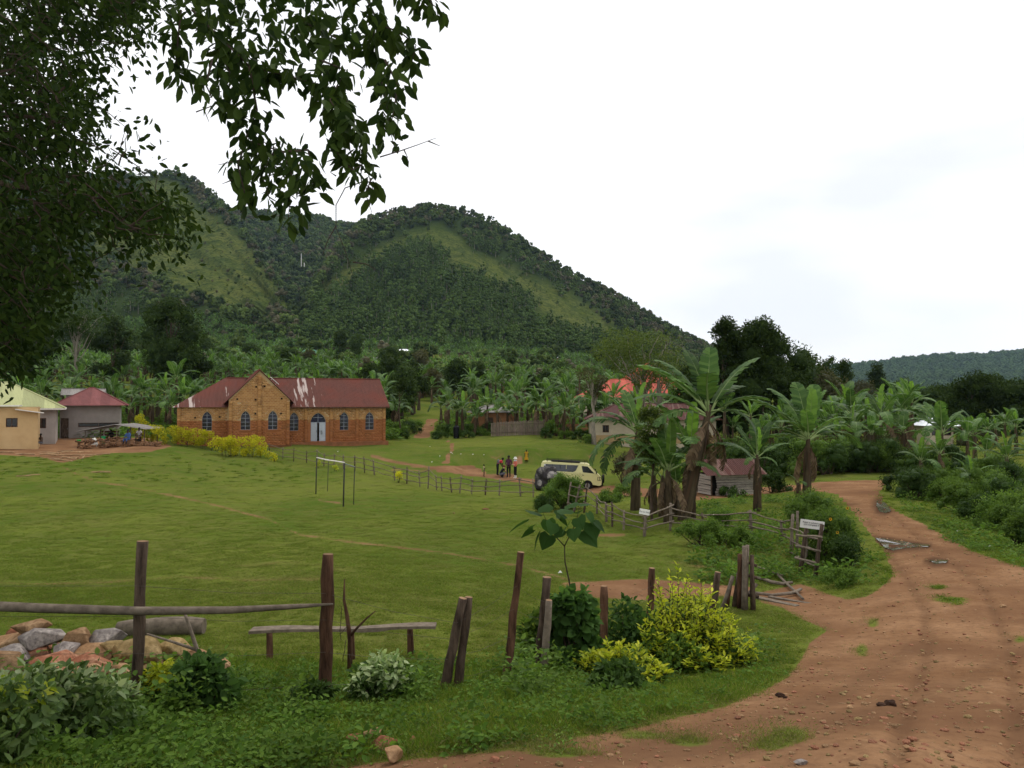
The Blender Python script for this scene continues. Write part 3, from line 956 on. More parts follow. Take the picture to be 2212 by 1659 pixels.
def scatter(name, pts, rot, scl, idx, collection, label, cat):
    pts = np.asarray(pts, np.float32)
    me = bpy.data.meshes.new(name)
    me.vertices.add(len(pts)); me.vertices.foreach_set('co', pts.ravel())
    a = me.attributes.new('rot', 'FLOAT_VECTOR', 'POINT'); a.data.foreach_set('vector', np.asarray(rot, np.float32).ravel())
    a = me.attributes.new('scl', 'FLOAT_VECTOR', 'POINT'); a.data.foreach_set('vector', np.asarray(scl, np.float32).ravel())
    a = me.attributes.new('idx', 'INT', 'POINT'); a.data.foreach_set('value', np.asarray(idx, np.int32))
    ng = bpy.data.node_groups.new(name, 'GeometryNodeTree')
    ng.interface.new_socket('Geometry', in_out='INPUT', socket_type='NodeSocketGeometry')
    ng.interface.new_socket('Geometry', in_out='OUTPUT', socket_type='NodeSocketGeometry')
    N_, L_ = ng.nodes, ng.links
    gi, go = N_.new('NodeGroupInput'), N_.new('NodeGroupOutput')
    ci = N_.new('GeometryNodeCollectionInfo')
    ci.inputs['Collection'].default_value = collection
    ci.inputs['Separate Children'].default_value = True
    ci.inputs['Reset Children'].default_value = True
    ip = N_.new('GeometryNodeInstanceOnPoints')
    ip.inputs['Pick Instance'].default_value = True
    def na(nm, typ):
        q = N_.new('GeometryNodeInputNamedAttribute'); q.data_type = typ; q.inputs['Name'].default_value = nm
        return q.outputs[0]
    L_.new(gi.outputs[0], ip.inputs['Points'])
    L_.new(ci.outputs[0], ip.inputs['Instance'])
    L_.new(na('idx', 'INT'), ip.inputs['Instance Index'])
    L_.new(na('rot', 'FLOAT_VECTOR'), ip.inputs['Rotation'])
    L_.new(na('scl', 'FLOAT_VECTOR'), ip.inputs['Scale'])
    L_.new(ip.outputs[0], go.inputs[0])
    o = link(name, me)
    md = o.modifiers.new('scatter', 'NODES'); md.node_group = ng
    return tag(o, label, cat, kind='stuff')

def blob_tree(seed, form, n, ls, mat, wid=1.0):
    """Small whole tree, one unit tall, for far slopes."""
    random.seed(seed)
    C, Rr = [], []
    for i in range(12):
        h = random.random()
        if form == 'euca': wr = .20 * (1.15 - h) ** .6 + .05; z = .25 + .72 * h; r = .10 * (1.2 - .6 * h)
        elif form == 'round': wr = .34 * math.sin(math.pi * (.2 + .7 * h)); z = .3 + .55 * h; r = .17
        else: wr = .42; z = .6 + .3 * h; r = .13
        a = random.uniform(0, 6.28); q = math.sqrt(random.random()) * wr * wid
        C.append((math.cos(a) * q, math.sin(a) * q, z)); Rr.append(r * random.uniform(.75, 1.2) * wid)
    Pb, D, N, L = clump_leaves(C, Rr, n, ls, flat=.9)
    v, f, k = leaf_arrays(Pb, D, N, L, L * .7)
    bm = bmesh.new(); bmesh.ops.create_icosphere(bm, subdivisions=1, radius=1)
    iv = np.array([tuple(q.co) for q in bm.verts]); jf = np.array([[q.index for q in p.verts] for p in bm.faces]); bm.free()
    V, Fq = [v], [f]; n0 = len(v)
    for c, r in zip(C, Rr):
        V.append(iv * (1 + rng.normal(0, .14, (len(iv), 1))) * r * .95 + np.array(c)); Fq.append(np.c_[jf, jf[:, 2]] + n0); n0 += len(iv)
    mb = MB(); mb.tube([(0, 0, -.1), (0, 0, .4), (0, 0, .8)], [.02, .015, .006], 4, cap=False)
    nf = sum(len(q) for q in Fq)
    V.append(np.array(mb.v)); Fq.append(np.array(mb.f) + n0)
    V = np.concatenate(V); Fq = np.concatenate(Fq)
    me = bpy.data.meshes.new('tree')
    me.from_pydata(V.tolist(), [], [tuple(q) if q[2] != q[3] else tuple(q[:3]) for q in Fq.tolist()])
    me.polygons.foreach_set('material_index', np.r_[np.zeros(nf), np.ones(len(mb.f))].astype(np.int32))
    a = me.attributes.new('rnd', 'FLOAT', 'FACE'); a.data.foreach_set('value', rng.random(len(Fq)).astype(np.float32))
    me.update()
    me.materials.append(mat); me.materials.append(M_BARK_PALE if form == 'euca' else M_BARK)
    return me
HT = [blob_tree(1, 'euca', 110, .06, M_EUCA), blob_tree(2, 'euca', 110, .06, M_EUCA), blob_tree(3, 'euca', 100, .065, M_EUCA),
      blob_tree(4, 'round', 120, .08, M_FOREST), blob_tree(5, 'round', 120, .08, M_FOREST), blob_tree(6, 'flat', 110, .08, M_FOREST),
      blob_tree(7, 'round', 110, .08, M_BROWNF), blob_tree(8, 'flat', 110, .09, M_BROWNF), blob_tree(9, 'round', 80, .10, M_FARF, 1.3)]
HT_COL = proto_collection('hill_tree_kinds', HT)

def grass_proto(seed, n, sig, h0, h1, w, mix, lean=.5):
    """Loose patch of blades thinning outwards; mix = share of fresh, lush and dry blades."""
    r = np.random.default_rng(seed)
    a = r.uniform(0, 6.28, n); q = np.abs(r.normal(0, sig, n))
    Pb = np.stack([np.cos(a) * q, np.sin(a) * q, np.full(n, -.01)], 1)
    D = np.stack([r.normal(0, lean, n), r.normal(0, lean, n), np.ones(n)], 1)
    N = np.stack([r.normal(size=n), r.normal(size=n), np.full(n, .2)], 1)
    L = r.uniform(h0, h1, n) * (1 - .3 * np.clip(q / sig - 1, 0, 1))
    v, f, k = leaf_arrays(Pb, D, N, L, np.full(n, w), droop=.25)
    me = mesh_np('tuft', v, f, r.random(n), r.choice(3, n, p=mix))
    for m in (M_GRASSB, M_GRASSD, M_GRASSY): me.materials.append(m)
    return me

def weed_proto(seed, n, rad, h, ls, mat):
    r = np.random.default_rng(seed)
    a = r.uniform(0, 6.28, n); q = np.sqrt(r.random(n)) * rad
    Pb = np.stack([np.cos(a) * q, np.sin(a) * q, r.random(n) ** 1.5 * h], 1)
    D = np.stack([np.cos(a) + r.normal(0, .8, n), np.sin(a) + r.normal(0, .8, n), r.normal(.35, .4, n)], 1)
    N = np.stack([r.normal(0, .5, n), r.normal(0, .5, n), np.ones(n)], 1)
    L = ls * r.uniform(.6, 1.3, n)
    v, f, k = leaf_arrays(Pb, D, N, L, L * .62, True)
    me = mesh_np('weed', v, f, np.repeat(r.random(n), k)); me.materials.append(mat)
    return me
GP = [grass_proto(1, 200, .26, .02, .055, .007, (.66, .20, .14), .9), grass_proto(2, 200, .26, .025, .06, .007, (.56, .20, .24), .9), grass_proto(3, 200, .26, .03, .075, .0075, (.46, .46, .08), .8),
      grass_proto(4, 130, .26, .03, .07, .006, (.35, .05, .60), .9), grass_proto(5, 130, .18, .07, .21, .010, (.25, .70, .05), .5), grass_proto(6, 110, .20, .06, .16, .008, (.60, .30, .10), .55)]
GRASS_COL = proto_collection('grass_kinds', GP)
WP = [weed_proto(1, 60, .20, .12, .05, M_WEED), weed_proto(2, 55, .22, .18, .065, M_WEED), weed_proto(3, 70, .18, .10, .035, M_BUSH)]
WP.append(weed_proto(4, 46, .16, .42, .075, M_BUSH)); WP.append(weed_proto(5, 50, .14, .34, .06, M_WEED))
WEED_COL = proto_collection('weed_kinds', WP)

# ------------------------------------------------------------------ building materials
def rust_roof_mat(name, base, worn, amount, streak=(2.6, .22, .22), zones=None):
    """Painted sheet roof: faded tone, rust, and bare streaks running down the slope in the zones (object X) where paint has gone."""
    m, nt, b = new_mat(name)
    v = coord(nt, 'Object', streak)
    n1 = nz(nt, 1.0, 4, .6, v)
    c = mixc(nt, nz(nt, 1.7, 4, .6, coord(nt, 'Object', (4, .5, .5))), tuple(c * .55 for c in base), tuple(c * 1.4 for c in base))
    c = mixc(nt, ramp(nt, nz(nt, .5, 4, .6, coord(nt, 'Object')), .45, .7), c, tuple(x * y for x, y in zip(base, (1.25, .95, .85))))
    f = n1
    if zones:
        t = nd(nt, 'ShaderNodeTexCoord'); sp = nd(nt, 'ShaderNodeSeparateXYZ'); nt.links.new(t.outputs['Object'], sp.inputs[0])
        mr = nd(nt, 'ShaderNodeMapRange'); mr.inputs[1].default_value = -11; mr.inputs[2].default_value = 11; nt.links.new(sp.outputs['X'], mr.inputs[0])
        rp = nd(nt, 'ShaderNodeValToRGB'); e = rp.color_ramp.elements
        e[0].position, e[0].color = 0, (*[zones[0][1]] * 3, 1); e[1].position, e[1].color = 1, (*[zones[-1][1]] * 3, 1)
        for x, val in zones[1:-1]:
            q = e.new((x + 11) / 22); q.color = (val, val, val, 1)
        nt.links.new(mr.outputs[0], rp.inputs['Fac'])
        mu = nd(nt, 'ShaderNodeMath', operation='MULTIPLY_ADD'); nt.links.new(rp.outputs['Color'], mu.inputs[0]); mu.inputs[1].default_value = .42; nt.links.new(n1, mu.inputs[2])
        sb = nd(nt, 'ShaderNodeMath', operation='SUBTRACT'); nt.links.new(mu.outputs[0], sb.inputs[0]); sb.inputs[1].default_value = .30
        f = sb.outputs[0]
    f = ramp(nt, f, .60 - amount, .64 - amount)
    nt.links.new(mixc(nt, f, c, worn), b.inputs['Base Color'])
    b.inputs['Roughness'].default_value = .65
    b.inputs['Specular IOR Level'].default_value = .1
    return m

def brick_mat():
    m, nt, b = new_mat('fired_brick')
    at = nd(nt, 'ShaderNodeAttribute', attribute_name='rnd')
    oi = nd(nt, 'ShaderNodeObjectInfo')
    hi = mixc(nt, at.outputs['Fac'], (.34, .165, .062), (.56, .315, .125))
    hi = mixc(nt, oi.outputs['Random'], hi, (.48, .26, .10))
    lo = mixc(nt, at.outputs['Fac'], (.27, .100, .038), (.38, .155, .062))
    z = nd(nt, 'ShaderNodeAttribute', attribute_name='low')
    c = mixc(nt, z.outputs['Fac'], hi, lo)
    c = mixc(nt, ramp(nt, nz(nt, 1.1, 5, .6, coord(nt, 'Object')), .52, .75), c, (.19, .095, .042))
    nt.links.new(c, b.inputs['Base Color'])
    b.inputs['Roughness'].default_value = .95
    b.inputs['Specular IOR Level'].default_value = .05
    return m

def mortar_mat(zline):
    m, nt, b = new_mat('church_mortar')
    g = nd(nt, 'ShaderNodeNewGeometry')
    t = nd(nt, 'ShaderNodeTexCoord'); s = nd(nt, 'ShaderNodeSeparateXYZ')
    nt.links.new(t.outputs['Object'], s.inputs[0])
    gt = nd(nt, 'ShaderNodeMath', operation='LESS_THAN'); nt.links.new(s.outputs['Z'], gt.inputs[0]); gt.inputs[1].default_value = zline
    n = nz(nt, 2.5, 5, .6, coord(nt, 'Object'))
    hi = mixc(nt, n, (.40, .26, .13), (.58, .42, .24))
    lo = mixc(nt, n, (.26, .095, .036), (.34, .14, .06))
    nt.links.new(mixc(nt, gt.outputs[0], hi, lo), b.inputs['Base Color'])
    b.inputs['Roughness'].default_value = .95
    b.inputs['Specular IOR Level'].default_value = .05
    return m

M_ROOF_RED = rust_roof_mat('worn_red_roof', (.118, .044, .032), (.46, .38, .34), .03, zones=[(-11, .75), (-8.4, .8), (-7.0, .25), (-5.2, .55), (-3.0, .3), (-.5, .35), (.6, .72), (2.6, .78), (4.0, .35), (5.0, .1), (11, .12)])
M_ROOF_HOUSE_RED = simple('red_roof_sheet', (.19, .066, .062), .6, .15, 2, .05)
M_ROOF_TILE = simple('bright_red_tile_sheet', (.42, .095, .062), .6, .15, 2, .05)
M_ROOF_GREEN = simple('pale_green_roof_sheet', (.36, .37, .18), .6, .06, 2, .05)
M_ROOF_GREY = simple('grey_roof_sheet', (.22, .20, .18), .5, .3, 3, .1, stretch=(6, 1, 1))
M_ROOF_PURPLE = simple('purple_grey_roof_sheet', (.17, .13, .15), .55, .15, 2, .05)
M_ROOF_WHITE = simple('bright_tin_sheet', (.80, .82, .85), .35, .05, 2, .02, spec=.6)
M_ROOF_TEAL = simple('teal_roof_sheet', (.10, .25, .20), .5, .1, 2, .05)
M_ROOF_RUST = rust_roof_mat('rusted_shed_roof', (.090, .038, .032), (.17, .10, .08), .06)
M_BRICK = brick_mat()
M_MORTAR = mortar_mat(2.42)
M_PLINTH = simple('earth_stained_plinth', (.20, .085, .04), .95, .3, 2, .5)
M_GLASS_BLUE = simple('blue_glass_pane', (.008, .010, .030), .15, .3, 2, 0, spec=.6)
M_GLASS_DARK = simple('dark_glass_pane', (.012, .011, .013), .15, .3, 2, 0, spec=.6)
M_STEEL = simple('pale_steel_frame', (.30, .32, .35), .5, .1, 5, 0)
M_DOOR = simple('grey_steel_door', (.38, .40, .44), .5, .1, 2, .05)
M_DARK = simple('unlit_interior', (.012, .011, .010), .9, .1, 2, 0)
M_TANWALL = simple('tan_plaster', (.45, .30, .145), .95, .14, 1.2, .2, col2=(.53, .37, .19))
M_GREYWALL = simple('grey_plaster', (.34, .30, .27), .95, .12, 1.5, .2)
M_CREAM = simple('cream_plaster', (.52, .44, .32), .95, .12, 1.5, .2)
M_MUD = simple('mud_brick_wall', (.33, .16, .075), .95, .2, 2, .4)
M_WHITE = simple('white_paint', (.74, .72, .68), .7, .08, 4, .1)
M_FASCIA = simple('pale_fascia', (.62, .58, .52), .7, .1, 4, .1)
M_WOOD = simple('weathered_wood', (.080, .056, .040), .9, .75, 9, 1.0, stretch=(1.6, 1.6, .35), bd=.015)
M_WOODR = simple('reddish_wood', (.095, .050, .030), .9, .7, 9, 1.0, stretch=(1.6, 1.6, .35), bd=.015)
M_CUT = simple('sawn_wood_end', (.24, .15, .085), .9, .3, 12, .3)
M_WOODG = simple('grey_pole_wood', (.175, .14, .105), .9, .35, 8, .6, stretch=(1.5, 1.5, 1.5), bd=.012)
M_PLANK = simple('grey_plank', (.33, .285, .24), .9, .4, 5, .5, stretch=(1, 6, 6))
M_SLAT = simple('palisade_slat', (.20, .155, .12), .9, .4, 6, .5, stretch=(6, 6, .7))
M_LOGEND = simple('split_firewood', (.15, .080, .042), .9, .45, 5, .5)
M_LOGPALE = simple('debarked_firewood', (.34, .22, .12), .9, .3, 5, .4)
M_BLACK = simple('black_plastic', (.010, .010, .011), .5, .2, 4, 0)
M_WIRE = simple('rusty_wire', (.10, .085, .075), .6, .3, 30, 0, metal=.6)

def roof_plane(parent, origin, a_dir, b_dir, poly, mat, sheet=.82, amp=.018, pitch=.11, name='roof_sheet', lift=.03):
    """Corrugated sheets over a convex roof face; poly in (along eave, up slope) metres; one object per sheet."""
    o, a, b = Vector(origin), Vector(a_dir).normalized(), Vector(b_dir).normalized()
    n = a.cross(b).normalized()
    a0, a1 = min(p[0] for p in poly), max(p[0] for p in poly)
    def lim(x):
        ys = []
        for p, q in zip(poly, poly[1:] + poly[:1]):
            if min(p[0], q[0]) - 1e-6 <= x <= max(p[0], q[0]) + 1e-6 and abs(p[0] - q[0]) > 1e-6:
                t = (x - p[0]) / (q[0] - p[0]); ys.append(p[1] + (q[1] - p[1]) * t)
        return (min(ys), max(ys)) if ys else None
    x = a0; k = 0
    while x < a1 - .02:
        xe = min(a1, x + sheet)
        m = max(2, int(round((xe - x) / pitch)) * 2)
        V, Fs = [], []
        for i in range(m + 1):
            xx = x + (xe - x) * i / m
            l = lim(min(max(xx, a0 + 1e-4), a1 - 1e-4))
            if l is None: l = (0, 0)
            hgt = lift + (amp if i % 2 else -amp) + .006 * (k % 2)
            for yy in (l[0], l[1]):
                V.append(o + a * xx + b * yy + n * hgt)
        for i in range(m): Fs.append((2 * i, 2 * i + 2, 2 * i + 3, 2 * i + 1))
        mb = MB(); mb.add(V, Fs); mb.build(name, mat, parent)
        x = xe; k += 1

def hip_roof(parent, x0, x1, y0, y1, z, h, mat, ov=.4, sheet=.9, hipl=True, hipr=True, inset=None, amp=.012):
    """Hipped roof over a rectangle, ridge along X."""
    x0, x1, y0, y1 = x0 - ov, x1 + ov, y0 - ov, y1 + ov
    d = (y1 - y0) / 2; ins = inset if inset is not None else d
    L = x1 - x0
    sl = math.hypot(d, h)
    il, ir = (ins if hipl else 0), (ins if hipr else 0)
    roof_plane(parent, (x0, y0, z), (1, 0, 0), (0, d, h), [(0, 0), (L, 0), (L - ir, sl), (il, sl)], mat, sheet, amp)
    roof_plane(parent, (x1, y1, z), (-1, 0, 0), (0, -d, h), [(0, 0), (L, 0), (L - il, sl), (ir, sl)], mat, sheet, amp)
    if hipl:
        s2 = math.hypot(ins, h); roof_plane(parent, (x0, y1, z), (0, -1, 0), (ins, 0, h), [(0, 0), (2 * d, 0), (d, s2)], mat, sheet, amp)
    if hipr:
        s2 = math.hypot(ins, h); roof_plane(parent, (x1, y0, z), (0, 1, 0), (-ins, 0, h), [(0, 0), (2 * d, 0), (d, s2)], mat, sheet, amp)
    mb = MB()   # ridge and hip caps
    ra, rb = Vector((x0 + il, (y0 + y1) / 2, z + h + .05)), Vector((x1 - ir, (y0 + y1) / 2, z + h + .05))
    mb.tube([ra, rb], .06, 6)
    if hipl:
        for yy in (y0, y1): mb.tube([(x0, yy, z + .05), ra], .05, 6)
    if hipr:
        for yy in (y0, y1): mb.tube([(x1, yy, z + .05), rb], .05, 6)
    mb.build('ridge_cap', mat, parent)

def arch_loop(x, z0, zs, a, r, n=7):
    """Pointed-arch outline, anticlockwise seen from the front: sill, springing zs, half width a, rise r."""
    c = (r * r - a * a) / (2 * a); Rr = a + c
    th = math.atan2(r, c)
    pts = [(x - a, z0), (x + a, z0)]
    for i in range(n + 1):
        t = th * i / n
        pts.append((x - c + Rr * math.cos(t), zs + Rr * math.sin(t)))
    for i in range(n - 1, -1, -1):
        t = th * i / n
        pts.append((x + c - Rr * math.cos(t), zs + Rr * math.sin(t)))
    return pts

def rect_loop(x, z0, w, h):
    return [(x - w / 2, z0), (x + w / 2, z0), (x + w / 2, z0 + h), (x - w / 2, z0 + h)]

def in_poly(x, z, poly):
    ins = False
    for (ax, az), (bx, bz) in zip(poly, poly[1:] + poly[:1]):
        if (az > z) != (bz > z) and x < (bx - ax) * (z - az) / (bz - az) + ax: ins = not ins
    return ins

def wall(parent, outer, holes, origin, xdir, mat, depth=.3, name='wall'):
    """Wall face with real openings and reveals; 2D (along, up) placed at origin along xdir."""
    o, a = Vector(origin), Vector(xdir).normalized()
    nrm = a.cross(Vector((0, 0, 1))).normalized()         # outward
    M3 = lambda p, d=0.0: o + a * p[0] + Vector((0, 0, p[1])) + nrm * d
    bm = bmesh.new()
    edges = []
    for loop in [outer] + holes:
        vs_ = [bm.verts.new(M3(p)) for p in loop]
        for i in range(len(vs_)): edges.append(bm.edges.new((vs_[i], vs_[(i + 1) % len(vs_)])))
    bmesh.ops.triangle_fill(bm, use_beauty=True, use_dissolve=False, edges=edges)
    for loop in holes:
        f = [bm.verts.new(M3(p)) for p in loop]; k = [bm.verts.new(M3(p, -depth)) for p in loop]
        for i in range(len(loop)):
            j = (i + 1) % len(loop)
            bm.faces.new((f[i], f[j], k[j], k[i]))
    bmesh.ops.recalc_face_normals(bm, faces=bm.faces[:])
    me = bpy.data.meshes.new(name); bm.to_mesh(me); bm.free()
    return link(name, me, mat, parent)

# ------------------------------------------------------------------ church
ch_rot = R(22)
CH = empty('church', (-21.375, 76.93, ZC - 4.32), ch_rot, 'long brick church with pointed windows, gabled porch bay and worn red roof', 'church')
EAVE, RIDGE, TE, TA, DEP, TW, LW, RW = 3.85, 6.45, 4.35, 7.05, 8.4, 5.44, 4.39, 9.41
WIN = lambda x, z0, a=.42: dict(x=x, z0=z0, a=a, zs=z0 + 1.08, r=.68)
win_r = [WIN(.52, 1.37), WIN(5.30, 1.37), WIN(7.81, 1.37)]
door = dict(x=2.80, z0=.32, a=.72, zs=2.15, r=.92)
win_g = [WIN(-3.97, 1.55), WIN(-1.53, 1.55)]
win_l = [WIN(-7.28, 1.50)]
L_ = lambda w: arch_loop(w['x'], w['z0'], w['zs'], w['a'], w['r'])
right_out = [(0, -1.2), (RW, -1.2), (RW, EAVE), (0, EAVE)]
left_out = [(-TW - LW, -1.2), (-TW, -1.2), (-TW, EAVE), (-TW - LW, EAVE)]
gab_out = [(-TW, -1.2), (0, -1.2), (0, TE), (-TW / 2, TA), (-TW, TE)]
wall(CH, right_out, [L_(w) for w in win_r] + [L_(door)], (0, 0, 0), (1, 0, 0), M_MORTAR)
wall(CH, left_out, [L_(w) for w in win_l], (0, 0, 0), (1, 0, 0), M_MORTAR)
wall(CH, gab_out, [L_(w) for w in win_g], (0, -1, 0), (1, 0, 0), M_MORTAR)
sidew = dict(x=.5, z0=1.5, a=.22, zs=2.55, r=.6)
wall(CH, [(0, -1.2), (1, -1.2), (1, TE), (0, TE)], [], (0, -1, 0), (0, 1, 0), M_MORTAR)
wall(CH, [(0, -1.2), (1, -1.2), (1, TE), (0, TE)], [arch_loop(.5, 1.5, 2.55, .25, .6)], (-TW, 0, 0), (0, -1, 0), M_MORTAR)
wall(CH, [(0, -1.2), (DEP, -1.2), (DEP, EAVE), (DEP / 2, RIDGE - .05), (0, EAVE)], [], (RW, 0, 0), (0, 1, 0), M_MORTAR)
wall(CH, [(0, -1.2), (DEP, -1.2), (DEP, EAVE), (0, EAVE)], [], (-TW - LW, DEP, 0), (0, -1, 0), M_MORTAR)
wall(CH, [(0, -1.2), (RW + TW + LW, -1.2), (RW + TW + LW, EAVE), (0, EAVE)], [], (RW, DEP, 0), (-1, 0, 0), M_MORTAR)

# bricks: one box shape shared; the most visible ones singly, the rest joined
BW, BH, BD = .285, .135, .05
bmb = MB(); bmb.box((0, 0, 0), (BW, BD, BH)); brick_me = bmb.mesh('brick'); brick_me.materials.append(M_BRICK)
halfb = MB(); halfb.box((0, 0, 0), (.10, BD, .24)); vous_me = halfb.mesh('brick'); vous_me.materials.append(M_BRICK)
def bricks_on(outer, holes, org, xdir, acc, singles, pick):
    o, a = Vector(org), Vector(xdir).normalized(); nrm = a.cross(Vector((0, 0, 1))).normalized()
    z0, z1 = 0.02, max(p[1] for p in outer); x0, x1 = min(p[0] for p in outer), max(p[0] for p in outer)
    row = 0; z = z0 + BH / 2
    while z < z1:
        x = x0 + (BW / 2 + .01) - (row % 2) * .16
        while x < x1:
            cs = [(x - BW / 2, z - BH / 2), (x + BW / 2, z - BH / 2), (x - BW / 2, z + BH / 2), (x + BW / 2, z + BH / 2)]
            if all(in_poly(cx, cz, outer) for cx, cz in cs):
                ok = True
                for h, cen in holes:
                    for cx, cz in cs + [(x, z)]:
                        sx, sz = cen[0] + (cx - cen[0]) * .80, cen[1] + (cz - cen[1]) * .86
                        if in_poly(sx, sz, h) or in_poly(cx, cz, h): ok = False
                if ok and random.random() > .012:
                    d = random.uniform(-.016, -.004)
                    (singles if pick(x, z) else acc).append((o + a * x + Vector((0, 0, z)) + nrm * d, a, z))
            x += BW + .022
        z += BH + .022; row += 1
random.seed(3)
acc, singles = [], []
hc = lambda w: (L_(w), (w['x'], w['zs']))
bricks_on(gab_out, [hc(w) for w in win_g], (0, -1, 0), (1, 0, 0), acc, singles, lambda x, z: z > 3.1 and -TW / 2 + .2 < x + .0 or z > 4.2)
bricks_on(right_out, [hc(w) for w in win_r] + [hc(door)], (0, 0, 0), (1, 0, 0), acc, singles, lambda x, z: False)
bricks_on(left_out, [hc(w) for w in win_l], (0, 0, 0), (1, 0, 0), acc, singles, lambda x, z: False)
bricks_on([(0, -1.2), (1, -1.2), (1, TE), (0, TE)], [], (0, -1, 0), (0, 1, 0), acc, singles, lambda x, z: False)
bricks_on([(0, 0), (DEP, 0), (DEP, EAVE), (0, EAVE)], [], (RW, 0, 0), (0, 1, 0), acc, singles, lambda x, z: False)
bricks_on([(0, 0), (DEP, 0), (DEP, EAVE), (0, EAVE)], [], (-TW - LW, DEP, 0), (0, -1, 0), acc, singles, lambda x, z: False)
acc += singles[150:]; singles = singles[:150]
for p, a, z in singles: link('brick', brick_me, None, CH, p, (0, 0, math.atan2(a.y, a.x)))
V, Fq, rn_, lo_ = [], [], [], []
cube = np.array([(x * BW / 2, y * BD / 2, zz * BH / 2) for zz in (-1, 1) for y in (-1, 1) for x in (-1, 1)])
cf = np.array([(0, 2, 3, 1), (4, 5, 7, 6), (0, 1, 5, 4), (2, 6, 7, 3), (0, 4, 6, 2), (1, 3, 7, 5)])
for k, (p, a, z) in enumerate(acc):
    rt = np.array([[a.x, -a.y, 0], [a.y, a.x, 0], [0, 0, 1]])
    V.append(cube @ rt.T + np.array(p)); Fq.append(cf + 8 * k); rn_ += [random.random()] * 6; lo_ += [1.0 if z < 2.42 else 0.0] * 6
me = mesh_np('brickwork', np.concatenate(V), np.concatenate(Fq), np.array(rn_))
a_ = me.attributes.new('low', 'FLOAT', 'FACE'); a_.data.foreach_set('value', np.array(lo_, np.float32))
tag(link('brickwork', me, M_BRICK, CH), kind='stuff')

def opening(w, y, glass=True, is_door=False, bars=3):
    """Arched steel window: frame with glazing bars, panes; brick ring of the arch round it."""
    lp = L_(w)
    fr = MB()
    yy = y + .17
    for i in range(len(lp)):
        p, q = lp[i], lp[(i + 1) % len(lp)]
        if is_door and i == 0: continue
        fr.bar((p[0], yy, p[1]), (q[0], yy, q[1]), .035, .05)
    top = w['zs'] + w['r']
    fr.bar((w['x'], yy, w['z0'] if not is_door else w['zs']), (w['x'], yy, top), .03, .035)
    zz = [w['z0'] + (w['zs'] - w['z0']) * k / bars for k in range(1, bars + 1)] + [w['zs'] + w['r'] * .5]
    if is_door: zz = [w['zs'], w['zs'] + w['r'] * .5]
    for z in zz:
        hw = w['a'] if z <= w['zs'] else w['a'] * .62
        fr.bar((w['x'] - hw, yy, z), (w['x'] + hw, yy, z), .03, .03)
    f = fr.build('window' if not is_door else 'door_frame', M_STEEL, CH)
    # panes: arch head blue, lower lights dark
    head = [(x, yy + .02, z) for x, z in lp[2:]] + [(w['x'] - w['a'], yy + .02, w['zs'])]
    mb = MB(); mb.poly([(x, yy + .02, z) for x, z in lp[2:]]); mb.build('pane', M_GLASS_BLUE, f)
    if not is_door:
        for k in range(bars):
            za, zb = w['z0'] + (w['zs'] - w['z0']) * k / bars, w['z0'] + (w['zs'] - w['z0']) * (k + 1) / bars
            for s in (-1, 1):
                mb = MB(); mb.box((w['x'] + s * w['a'] / 2, yy + .02, (za + zb) / 2), (w['a'] - .03, .006, zb - za - .03)); mb.build('pane', M_GLASS_DARK if (k + (s > 0)) % 3 else M_GLASS_BLUE, f)
        mb = MB(); mb.box((w['x'], y - .02, w['z0'] - .05), (w['a'] * 2 + .25, .12, .09)); mb.build('sill', M_MORTAR, f)
    # voussoirs
    c = (w['r'] ** 2 - w['a'] ** 2) / (2 * w['a']); Rr = w['a'] + c + .15
    th = math.atan2(w['r'], c); n = max(6, int(Rr * th / .13))
    for s in (-1, 1):
        for i in range(n):
            t = th * (i + .5) / n
            x = w['x'] + s * (-c + Rr * math.cos(t)); z = w['zs'] + Rr * math.sin(t)
            link('brick', vous_me, None, CH, (x, y - .008, z), (0, s * (math.pi / 2 - t), 0))
    return f
for w in win_r: opening(w, 0)
opening(door, 0, is_door=True)
for w in win_g: opening(w, -1)
for w in win_l: opening(w, 0)
# door leaves, the right one wider open with a painted stencil
for s, lab in ((-1, None), (1, 'grey steel door leaf with a small black stencil')):
    mb = MB(); w_ = .60
    cx = 2.80 + s * (.72 - w_ / 2 - .02)
    mb.box((cx, .05, 1.235), (w_, .04, 1.81))
    for k in range(3): mb.box((cx, .024, .63 + k * .6), (w_ - .12, .02, .5))
    d_ = mb.build('door', M_DOOR, CH)
    if lab: d_['label'] = lab
    hb = MB(); hb.tube([(cx - s * .22, 0, 1.2), (cx - s * .22, -.02, 1.3), (cx - s * .22, 0, 1.4)], .012, 5); hb.build('handle', M_BLACK, d_)
    if s > 0:
        for k, (dz, ww) in enumerate(((.0, .16), (.10, .20), (.2, .18), (.3, .12))):
            st = MB(); st.box((cx - .08, .012, 1.02 + dz), (ww, .004, .05)); st.build('stencil', M_BLACK, d_)
